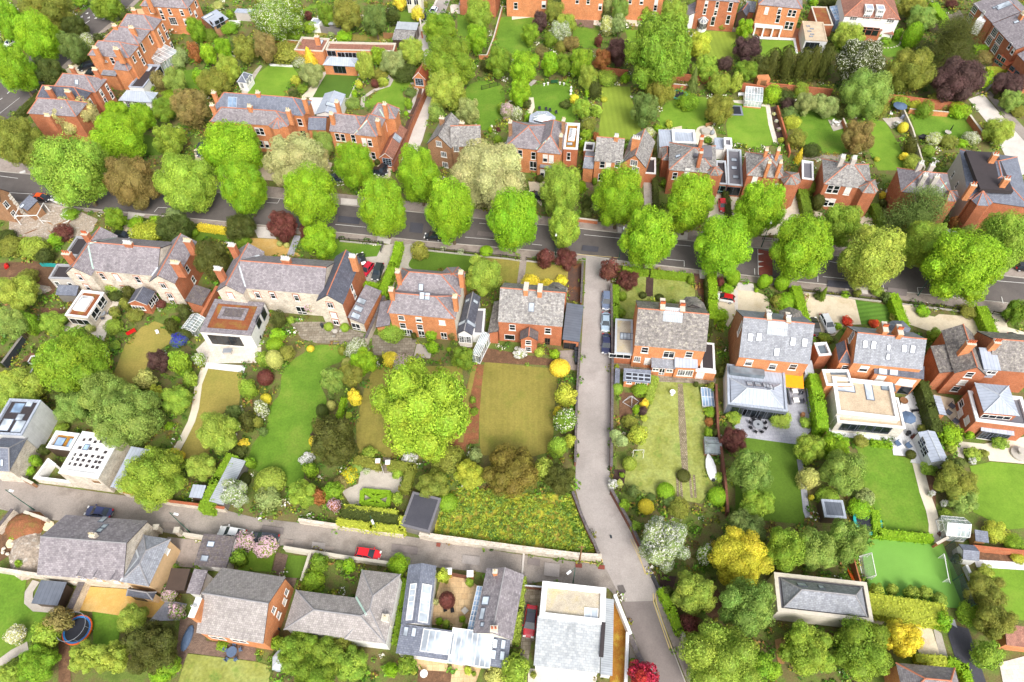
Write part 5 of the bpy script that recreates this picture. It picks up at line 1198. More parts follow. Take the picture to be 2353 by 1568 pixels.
x=h.BK(Q(0,1,1835,1476),Q(0,1,2302,1512),(62,1212),4.2,'flat',fl='sedum',cop='slate_purple',wm='render_white',pw=1.0,par=.15);h.mass('roof_well',Q(0,1,1995,1352),Q(0,1,2238,1372),Q(0,1,2285,1268),3.9,4.25,'slate_purple');h.mass('roof_well',Q(0,1,2040,1335),Q(0,1,2215,1348),Q(0,1,2250,1275),3.95,4.28,'slate_mossy')
h.win(x,'s',[Q(0,1,2075,1560)],6.4,2.9,'dark','timber_dark',0);h.win(x,'e',[(72,1318),(22,1392)],1.8,2.4,'dark','zinc_dark',0)
h=House('brick_house','orange brick house with a purple double roof, four stacks and a vine along its front')
a=h.BK((1208,1308),(1830,1366),(1874,1150),7,'gx',rise=2.6,ends=(1.2,4.0),mats=dict(e='render_cream'));b=h.BK((1278,1112),(1872,1162),(1922,945),7.03,'gx',rise=2.6,ends=(2.5,4.0),mats=dict(e='render_cream'));h.poly([(1690,945),(1755,890),(1860,884),(1920,930),(1900,1010),(1720,1010)],7.2,(1805,950),8.9)
h.win(a,'s',[(1335,1352),(1495,1368),(1710,1396)],1.2,1.3);h.win(a,'s',[(1350,1424),(1506,1438)],1.2,1.6);h.win(a,'s',[(1318,1490),(1370,1510),(1415,1505),(1525,1520),(1727,1518)],1.2,2.0,'door',blind=0);h.sky([(1515,1072),(1525,1150),(1575,1155)],1.0,1.4)
for x_,y_ in((1300,922),(1240,1088),(1880,932),(1825,1152)):h.chim(x_,y_,11.4,.9,1.1,3,OB)
h.BK((1100,1440),(1232,1442),(1226,1208),3,'mono',rise=.8,hi='e');k=h.BK((1848,1498),(1986,1512),(2062,1162),3,'gy',rise=1.3,rm='slate_dark',wm='render_white',ridge='ridge_grey');h.win(k,'s',[(1890,1548),(1945,1552)],1.4,2.0,'grid',blind=0);h.sky([(1945,1195),(2014,1206)],.8,1.2);h.sky([(1900,1398),(1970,1405)],.9,2.4)
h.BK((1990,1500),(2085,1502),(2124,1272),2.6,'flat',fl='felt_grey',wm='render_white',par=.15);h.GZ(Q(1,2,1983,118),Q(1,2,2050,138),(2088,1492),2.5,.3,'n',wallh=.2,wallm='paint_white')
# ==== centre and right, near side of the main road
tile(2,1)
h=House('brick_house','weathered grey roofed brick house with two long stacks, left of the side lane')
a=h.BK(Q(1,1,2222,1388),(462,1436),(500,1075),6.2,'gx',pt_=40,rm='slate_weathered',wm=RB);h.poly([(302,1085),(375,1025),(430,1028),(512,1080),(505,1120),(310,1115)],6.4,(402,1070),8.2,wm=RB,rm='slate_lichen',ridge=None)
h.win(a,'s',[(3,1440),(330,1472)],1.2,1.7,sur=False);h.win(a,'s',[Q(1,1,2330,1530)],2.0,1.6,'strip',blind=0);d=h.BK((70,1553),(238,1562),(243,1482),4.2,'gy',pt_=38,rm='slate_mossy',wm=RB);h.win(d,'s',[Q(2,2,150,12),Q(2,2,150,72)],1.1,1.4);h.win(a,'s',[Q(2,2,325,8)],1.0,2.0,'door','timber_dark',0,name='door')
h.chim(130,1062,11.2,.9,2.2,0,'brick_orange');h.chim(258,1076,11.2,.9,2.2,0,'brick_orange');h.sky([(178,1255)],1.1,1.7)
h.BK(Q(1,1,2127,1492),Q(1,1,2226,1502),Q(1,1,2236,1208),3.4,'mono',rise=.9,hi='e',rm='slate_lichen',wm=RB);g2=h.BK((462,1560),(622,1576),(642,1236),2.9,'mono',rise=.3,hi='w',rm='zinc_dark',wm=RB);h.win(g2,'s',[Q(2,2,530,50)],2.4,1.9,'dark','timber_dark',0,name='garage_door')
h=House('brick_house','broad lichen stained slate house of orange brick on the right of the side lane')
a=h.BK(Q(2,2,1125,38),Q(2,2,1780,97),(1812,1250),7,'gx',pt_=38,rm='slate_lichen');h.poly([(1545,1210),(1600,1158),(1690,1158),(1760,1215),(1790,1290),(1560,1275)],7.1,(1665,1235),9.4,rm='slate_lichen',ridge=None)
tile(2,2);h.win(a,'s',[(1220,80),(1625,122)],1.3,1.7);h.win(a,'s',[(1440,122)],2.0,1.9,'case',blind=0);h.win(a,'s',[(1150,165)],1.2,1.6,'grid');h.win(a,'s',[(1245,185)],1.2,2.1,'door','paint_white',.9,name='door')
h.chim(*Q(2,1,1385,1222),11.6,.9,2.8,5,pot='pot_terracotta');h.chim(*Q(2,1,1567,1240),11.6,.9,2.8,5,pot='pot_terracotta');h.sky([Q(2,1,1478,1325)],3.4,2.6,'roof_panel','steel_sheet','steel_sheet',8)
b=h.BK((1280,240),(1502,256),(1506,172),2.9,'mono',rise=.7,rm='slate_grey');h.win(b,'s',[(1320,258),(1446,268)],1.2,.9,'case',blind=0);h.win(b,'s',[(1376,278)],1.0,2.0,'door',blind=0);b=h.BK((1495,240),(1705,250),(1710,168),3.6,'mono',rise=.7,rm='zinc');h.win(b,'s',[(1555,288),(1625,292)],1.4,1.8,'grid');b=h.BK((1690,272),(1872,292),(1876,268),2.6,'flat',fl='felt_grey',par=.1);h.win(b,'s',[(1720,315)],1.4,1.9,'door','paint_white',.9,name='door');h.BK((1735,255),(1866,268),(1862,20),2.55,'flat',fl='felt_black',wm=RB,par=.1)
b=h.BK((945,112),(1106,124),Q(2,1,1116,1372),3.1,'flat',fl='gravel_mossy',cop='lead_grey',wm=RB,par=.1);h.win(b,'s',[(1020,138)],4.0,1.2,'strip',blind=0);h.sky([Q(2,1,1055,1525)],2.6,1.6,bars=3)
h=House('outhouse','low brick outhouse roofed with dark blue solar panels in the garden beside the side lane','outhouse');b=h.BK((1022,366),(1270,386),(1276,296),2.2,'mono',rise=1.0,rm='slate_blue');h.win(b,'s',[(1076,376),(1155,386),(1220,391)],.9,.8,'case',blind=0);h.sky([(1075,305),(1130,310),(1185,315),(1240,320),(1075,335),(1130,340),(1185,345),(1240,350)],1.3,.8,'solar_panel','zinc','mat_black');h.BK((942,396),(985,400),(990,255),2.0,'mono',rise=.3,hi='w',rm='slate_blue',wm='timber_grey')
h=House('brick_house','orange brick house with an orange awning and a zinc roofed glass extension')
a=h.BK((2085,146),Q(3,2,380,212),Q(3,1,405,1345),7,'gx',pt_=40,rm='slate_grey',mats=dict(w='brick_brown'));h.poly([Q(3,1,103,1290),Q(3,1,195,1252),Q(3,1,300,1288),Q(3,1,332,1362),Q(3,1,250,1400),Q(3,1,110,1380)],7.2,Q(3,1,228,1330),9.2,rm='slate_lichen',ridge=None)
h.chim(*Q(3,1,10,1322),11.8,.8,2.4,5,pot='pot_white');h.chim(*Q(3,1,188,1345),11.8,.8,2.4,5,pot='pot_white');h.sky([Q(3,1,85,1450)],3.4,2.4,'roof_panel','steel_sheet','steel_sheet',8);h.sky([Q(2,1,2190,1532),Q(2,1,2270,1530),Q(3,2,230,3),Q(3,2,337,12),Q(3,2,80,100)],1.0,1.5);h.win(a,'s',[(2175,196),Q(3,2,42,232),Q(3,2,228,236)],1.3,1.7);h.win(a,'w',[Q(2,1,2095,1452)],1.2,3.2,'grid',blind=0)
z=h.BK((1985,572),Q(3,2,178,642),Q(3,2,136,272),3.5,'flat',fl='zinc',cop='zinc',wm='render_white',par=.2,mats=dict(s='zinc_dark'));y=h.BK((2015,562),Q(3,2,140,618),Q(3,2,118,395),3.6,'hip',rise=1.3,rm='zinc',wm='zinc',ridge='lead_grey',cover=False);h.sky([(2185,395),(2260,400),(2335,408),Q(3,2,15,420)],1.2,1.5);h.win(z,'s',[(2080,640),(2190,664),(2310,685),Q(3,2,60,690)],2.8,2.5,'dark','zinc_dark',0)
o=h.mass('glass_link',(2005,282),(2320,318),(2320,262),3.4,4.3,'glass_grey');tile(3,2)
F_,LX,LY,Z_=h.frame((155,412),(330,428),(328,306),2.7);mb=MB();mb.slab([F_@Vector(p)for p in((0,0,2.5),(LX,0,2.5),(LX,LY,3.1),(0,LY,3.1))],.05,'cloth_orange')
for x_ in(0.05,LX-.05):mb.bar(F_@Vector((x_,.05,0)),F_@Vector((x_,.05,2.5)),.04,'steel_grey')
mb.build('awning',h.root,h.off);h.mass('side_store',(345,300),(425,305),(430,180),0,2.6,'lead_grey')
h=House('brick_house','orange brick house with six roof windows and a large beige flat roofed extension')
a=h.BK((785,200),(1420,264),Q(3,1,1375,1490),7,'gx',pt_=40,rm='slate_grey');h.poly([Q(3,1,1088,1410),Q(3,1,1140,1378),Q(3,1,1240,1380),Q(3,1,1312,1450),Q(3,1,1290,1500),Q(3,1,1120,1480)],7.1,Q(3,1,1200,1430),9.0,rm='slate_blue',ridge=None)
h.chim(*Q(3,1,1078,1432),11.6,.9,2.4,5,pot='pot_terracotta');h.chim(*Q(3,1,1215,1458),11.6,.9,2.4,5,pot='pot_terracotta');h.sky([(893,28),(970,36),(1252,66),(1330,74)],.9,1.4);h.sky([(1108,58),(1102,142)],.7,1.1);h.win(a,'s',[(880,252)],1.5,1.6);h.win(a,'w',[Q(3,1,770,1525)],1.2,2.6,'grid',blind=0)
l=h.BK((650,196),(776,208),(772,40),5.6,'gy',rise=1.4,rm='slate_dark',ends=(2.0,0));h.win(l,'s',[(712,240)],1.1,1.2);h.BK((470,130),(585,122),(575,5),4.4,'flat',fl='glass_grey',wm=RB)
e=h.BK((975,296),(1432,350),(1418,262),5.4,'mono',rise=1.0,rm='slate_dark');h.sky([(1055,262),(1155,270)],1.5,1.8);h.win(e,'s',[(1030,345),(1230,372),(1302,382)],1.5,1.8,blind=.9);h.win(e,'s',[(1240,468)],2.0,2.2,'dark','zinc_dark',0)
k=h.BK((642,738),(1262,797),(1200,520),3.4,'flat',fl='gravel_roof',wm='pale_block',par=.3);u=h.BK((640,655),(1208,720),(1165,385),4.4,'flat',fl='gravel_roof',wm='pale_block',pw=.6);n_=h.BK((540,400),(780,402),(765,262),4.6,'flat',fl='gravel_roof',wm=OB)
h.sky([(660,288)],3.4,1.0,glass='glass_grey');h.sky([(705,432)],3.4,1.5);h.sky([(925,450)],1.4,4.2);h.sky([(1100,420)],2.4,1.6,glass='glass_grey');h.win(k,'s',[(745,790),(890,800),(1040,815)],3.0,2.2,'dark','zinc_dark',0)
h=House('brick_house','lichen grey roofed brick house with a zinc dormer and zinc roofed garden wings')
w=h.BK((1710,292),(2010,318),Q(3,1,1592,1470),6.6,'gy',pt_=40,rm='slate_lichen',wm=RB);m=h.BK((2040,262),(2500,300),8.5,6.4,'gx',pt_=38,rm='slate_lichen',wm=RB);h.BK((1576,290),(1704,297),(1505,46),5.6,'mono',rise=.8,hi='e',rm='slate_lichen',wm=RB)
h.win(w,'s',[(1850,307),(1786,377),(1722,437)],1.3,1.5);h.chim(1870,12,11,1.6,.9,4,OB,pot='pot_terracotta');h.chim(2110,0,10.6,1.2,.9,3,OB,pot='pot_terracotta');d=h.BK((1985,258),(2140,270),4.2,7.6,'mono',rise=.6,rm='zinc',wm='zinc',zb=5,cover=False);h.win(d,'s',[(2055,285)],1.6,1.0,'case',blind=0)
z=h.BK((1915,728),(2420,790),(1820,452),4.8,'flat',fl='felt_grey',wm=RB,pw=.5);q=h.BK((1985,656),(2306,686),(1890,382),6.2,'hip',rise=1.0,rm='zinc',wm=RB,ridge='lead_grey',cover=False);h.win(z,'w',[(1775,562),(1770,660),(1830,728)],1.4,1.4);h.win(q,'s',[(2095,695)],4.6,1.0,'strip',blind=0);v=h.BK((1958,822),(2260,866),(1936,748),2.8,'mono',rise=.5,rm='zinc',wm='timber_dark');h.win(v,'s',[(2000,865),(2070,875),(2150,885)],1.8,2.1,'grid','zinc_dark',0)
h=House('garden_shed','long zinc shed with a white boarded side at the edge of the white terrace','shed');a=h.BK((1500,1112),(1658,1104),(1578,828),2.7,'gy',rise=.5,rm='zinc',wm='timber_white',ridge='lead_grey',ins=.1);h.win(a,'w',[(1415,930),(1440,1010)],1.4,2.0,'door','zinc_light',0)
h=House('garden_store','narrow zinc roofed garden store standing beside the clipped dark hedge','shed');h.BK((1568,676),(1640,680),(1592,510),2.2,'mono',rise=.3,hi='w',rm='zinc',wm=OB)
h=House('garden_shed','low dark shed with a flat grey roof among shrubs beside the deep green lawn','shed');h.BK((525,1610),(718,1622),(700,1466),2.4,'flat',fl='zinc_dark',cop='zinc',wm='timber_dark',par=.1)
# ==== lower left
tile(0,2)
h=House('modern_house','flat black roofed modern house with five rooflights at the left edge');a=h.BK((-100,845),(196,862),(415,543),6,'flat',fl='felt_black',cop='zinc',wm='timber_white');h.sky([(165,615)],1.9,2.0,glass='glass_blue');h.sky([(272,575),(185,700)],1.3,1.3);h.sky([(172,785),(55,770)],1.9,2.4)
h=House('stone_barn','slate roofed rubble stone barn end at the left edge above the mews lane');a=h.BK((-140,1185),(85,1198),(262,892),4.6,'gx',rise=2.4,rm='slate_blue',wm='rubble_stone',ridge='ridge_grey',ends=(0,.2));h.sky([(20,1115)],.6,1.2)
h=House('white_cube_house','white cube house with a grid of small dark squares on its flat white roof')
a=h.BK((535,1207),(896,1258),(1106,874),5.6,'flat',fl='render_white',wm='rubble_stone',par=.3,pw=.7);h.sky([(795,975)],1.0,1.1,frame='zinc_dark',glass='glass_blue')
sq=[(770,905),(830,903),(875,925),(930,922),(990,930),(1020,930),(735,978),(833,987),(890,993),(968,1020),(685,1040),(742,1045),(792,1050),(850,1057),(903,1063),(940,1070),(662,1078),(715,1087),(766,1094),(820,1102),(880,1108),(915,1112),(637,1124),(690,1132),(740,1137),(797,1146),(852,1155),(893,1160)]
mb=MB()
for x_,y_ in sq:
 q=h.HR(x_,y_)
 if q:
  F_=a.F.copy();F_.translation=q[1];mb.box((-.26,-.26,-.02),(.26,.26,.05),'felt_black',F_)
mb.build('roof_paver',h.root,h.off)
b=h.BK((425,973),(640,1000),(745,850),3.2,'flat',fl='sedum_gold',wm='timber_dark',pw=.5);h.sky([(550,930),(662,942)],1.6,1.9,glass='glass_blue');h.win(a,'s',[(885,1292)],1.2,.8,'case','timber_tan',0)
c=h.BK((1012,1338),(1192,1370),(1432,1015),2.9,'mono',rise=.5,rm='zinc',wm='rubble_stone')
h=House('corrugated_shed','long shed with a blue grey corrugated roof half overgrown by ivy','shed');h.BK((1925,1476),(2052,1505),(2258,1100),2.5,'mono',rise=.3,hi='w',rm='steel_sheet',wm='timber_grey')
h=House('garden_shed','small grey steel roofed shed tucked beside the ivy covered corrugated shed','shed');h.BK((1735,1432),(1855,1442),(1885,1330),2.2,'mono',rise=.25,rm='zinc',wm='timber_dark')
tile(0,3)
h=House('stone_house','large purple slate house with peach walls, three small gabled dormers and a stubby side wing')
m=h.BK((340,580),(1130,643),(1248,78),4.6,'gx',pt_=33,wm='rubble_stone',ridge='ridge_grey');w=h.BK((1110,645),(1366,688),(1547,252),4.62,'gy',pt_=28,rm='slate_grey',wm='render_peach',ends=(2.6,2.6),ridge='ridge_grey');h.sky([(945,75)],.9,1.4);h.sky([(958,138),(915,175),(1200,265)],.9,1.0)
for x_,y_ in((695,598),(845,612),(1010,632)):
 d=h.BK((x_,y_),(x_+82,y_+9),2.6,4.9,'gy',pt_=42,wm='render_peach',zb=3.2,fa_='paint_white',cover=False,ridge=None);h.win(d,'s',[(x_+40,y_+12)],.8,.7,'case',blind=0)
h.chim(845,212,8.2,.9,.7,2,'rubble_stone');h.win(w,'e',[(1530,362)],.9,1.2,'case');h.strip((1105,640),(1270,430),m='lead_grey');h.strip((1240,310),(1275,425),m='lead_grey')
p=h.BK((1165,772),(1402,812),(1440,742),2.5,'hip',rise=1.4,rm='slate_dark',wm='render_peach',ridge='ridge_grey');h.win(p,'s',[(1290,815)],2.0,1.8,'dark','timber_dark',0)
h=House('garden_shed','grey flat felt roofed shed in the lawn below the purple slate house','shed');h.BK((290,842),(526,862),(690,662),2.4,'mono',rise=.3,rm='zinc_dark',wm='timber_dark')
h=House('timber_shed','dark timber roofed shed between the peach walled house and the brown tiled house','shed');h.BK((1518,715),(1690,722),(1772,535),2.5,'mono',rise=.25,rm='timber_dark',wm='timber_dark')
h=House('brick_house','orange brick gable ended house with a plain brown grey tiled roof')
a=h.BK((1806,1112),Q(1,3,64,1212),Q(1,3,256,604),5,'gx',pt_=33,rm='tile_grey',ridge='ridge_grey');h.chim(1790,880,8.6,.9,3.0,3,OB,pot='pot_white',cap='render_white');h.win(a,'e',[Q(1,3,258,828),Q(1,3,205,952),Q(1,3,160,905),Q(1,3,276,742)],.9,1.2);h.win(a,'s',[(2000,1160),(2200,1190)],2.4,1.4,'strip',blind=0)
h.BK((1712,746),(1832,762),(1972,560),3,'mono',rise=.4,rm='slate_purple',wm='render_white')
h=House('garage','mossy slate garage with two rooflights and a white gutter behind the mews lane','garage');h.BK((1778,490),(2078,520),(2130,236),2.9,'mono',rise=.5,rm='slate_mossy',wm='render_white');h.sky([(1937,300),(1880,430)],1.2,.9)
tile(1,3)
h=House('bungalow','white rendered bungalow with an L shaped brown grey hipped roof and green valley')
w=h.BK((815,1170),(1192,1217),(1330,576),4.6,'gy',pt_=30,rm='tile_grey',wm='render_white',ends=(4,4),ridge='ridge_grey');l=h.BK((256,1083),(1185,1210),(972,800),4.58,'gx',pt_=30,rm='tile_grey',wm='render_white',ends=(4,4),ridge='ridge_grey')
h.chim(1185,970,6.2,1.0,.9,1,'render_cream');h.strip((920,785),(1015,950))
h=House('courtyard_house','slate roofed courtyard house with long glazed strips around a tan paved court')
a=h.BK((1330,1035),(1596,1046),(1682,500),3.6,'gy',rise=1.0,rm='slate_blue',wm='render_white',ridge=None);s_=h.BK((1284,1300),(2306,1442),(1322,1038),3.3,'mono',rise=.5,rm='slate_blue',wm='render_white');r=h.BK((1995,1112),Q(2,3,5,1182),Q(2,3,78,576),4.2,'gy',rise=1.8,wm='render_cream',ridge='ridge_grey')
h.sky([(1428,828)],5.2,1.1,frame='paint_white',bars=5);h.sky([(1550,842)],5.4,1.5,frame='paint_white',bars=3);h.sky([(1668,1198)],4.6,3.0,frame='paint_white',bars=4);h.sky([(1975,1250)],6.0,4.6,frame='paint_white',bars=7);h.sky([(1376,1102),(1450,1110),(2196,1215),(2271,1222),(2182,1316),(2261,1326)],.75,1.3);h.sky([(2110,820)],1.3,1.3);h.sky([(2080,940)],1.7,.9);h.sky([(2080,1038)],.7,.7)
h.chim(2195,548,6.6,.7,.6,1,OB);h.chim(2185,1072,6.8,1.1,.8,2,'render_cream',pot='pot_terracotta');h.GZ((1942,1096),(1992,1106),(2052,690),2.6,.3,'e',wallh=.3,wallm='render_white',nb=9,glass='glass_blue')
h=House('garage','black felt flat roofed garage at the edge of the yellow meadow','garage');h.BK((1330,125),(1590,190),(1655,-130),2.5,'flat',fl='asphalt_black',cop='felt_grey',wm='timber_grey',par=.06)
tile(2,3)
h=House('flat_roofed_house','white edged flat roofed house with gravel and pale slate roofs on the lane corner')
a=h.BK((255,968),(850,1036),(881,706),4.6,'flat',fl='gravel_mossy',wm='rubble_stone',pw=.75);b=h.BK((200,1412),(803,1482),(832,1034),3.9,'mono',rise=.5,rm='tile_pale',wm='render_white',ridge=None);h.sky([(725,972)],2.0,2.6,frame='paint_white',bars=1);c=h.BK((812,1496),(920,1508),(946,812),3.0,'mono',rise=.3,hi='w',rm='steel_sheet',wm='render_white');h.mass('roof_duct',(805,1325),(838,1330),(860,1020),4.0,4.6,'felt_black')
tile(3,3)
h=House('slate_house','low grey slate hipped house enclosed by a pale parapet beside the football lawn')
h.BK((95,912),(966,1012),(915,655),4.3,'flat',cop='coping_stone',wm='render_cream',pw=.5,par=.4);a=h.BK((150,876),(905,962),(868,702),4.2,'hip',rise=2.3,rm='slate_grey',wm='render_cream',ridge='ridge_grey',zb=3.5,cover=False);h.sky([(312,675)],1.4,1.0);h.sky([(492,698)],.9,1.1)
h=House('brick_house','purple slate hipped roof cut by the bottom edge beside the black driveway');a=h.BK((1250,1720),(1800,1770),(1742,1442),5,'hip',rise=2.4,wm=OB)
h=House('outbuilding','brown tiled outbuilding cut by the right edge above the pale patio','outbuilding');h.BK((2195,1225),(2500,1262),(2232,1062),3,'mono',rise=.8,rm='tile_brown',wm=OB)
h=House('greenhouse','white framed greenhouse with a steep glass roof at the end of the tan path','greenhouse');h.GZ((1640,218),(1850,236),(1828,62),2.0,1.4,gable='x',wallh=.3,wallm='paint_white',nb=5,name='greenhouse_frame')
h=House('garden_shed','blue slate roofed shed with a pale end beside the dark netting','shed');h.BK((1790,442),(1940,456),(1890,310),2.4,'gx',rise=.8,rm='slate_blue',wm='render_white',ridge=None)
h=House('garden_shed','small blue roofed shed next to the timber compost bays','shed');h.BK((1908,272),(2030,290),(2005,192),2.2,'mono',rise=.4,rm='slate_blue',wm='timber_tan')
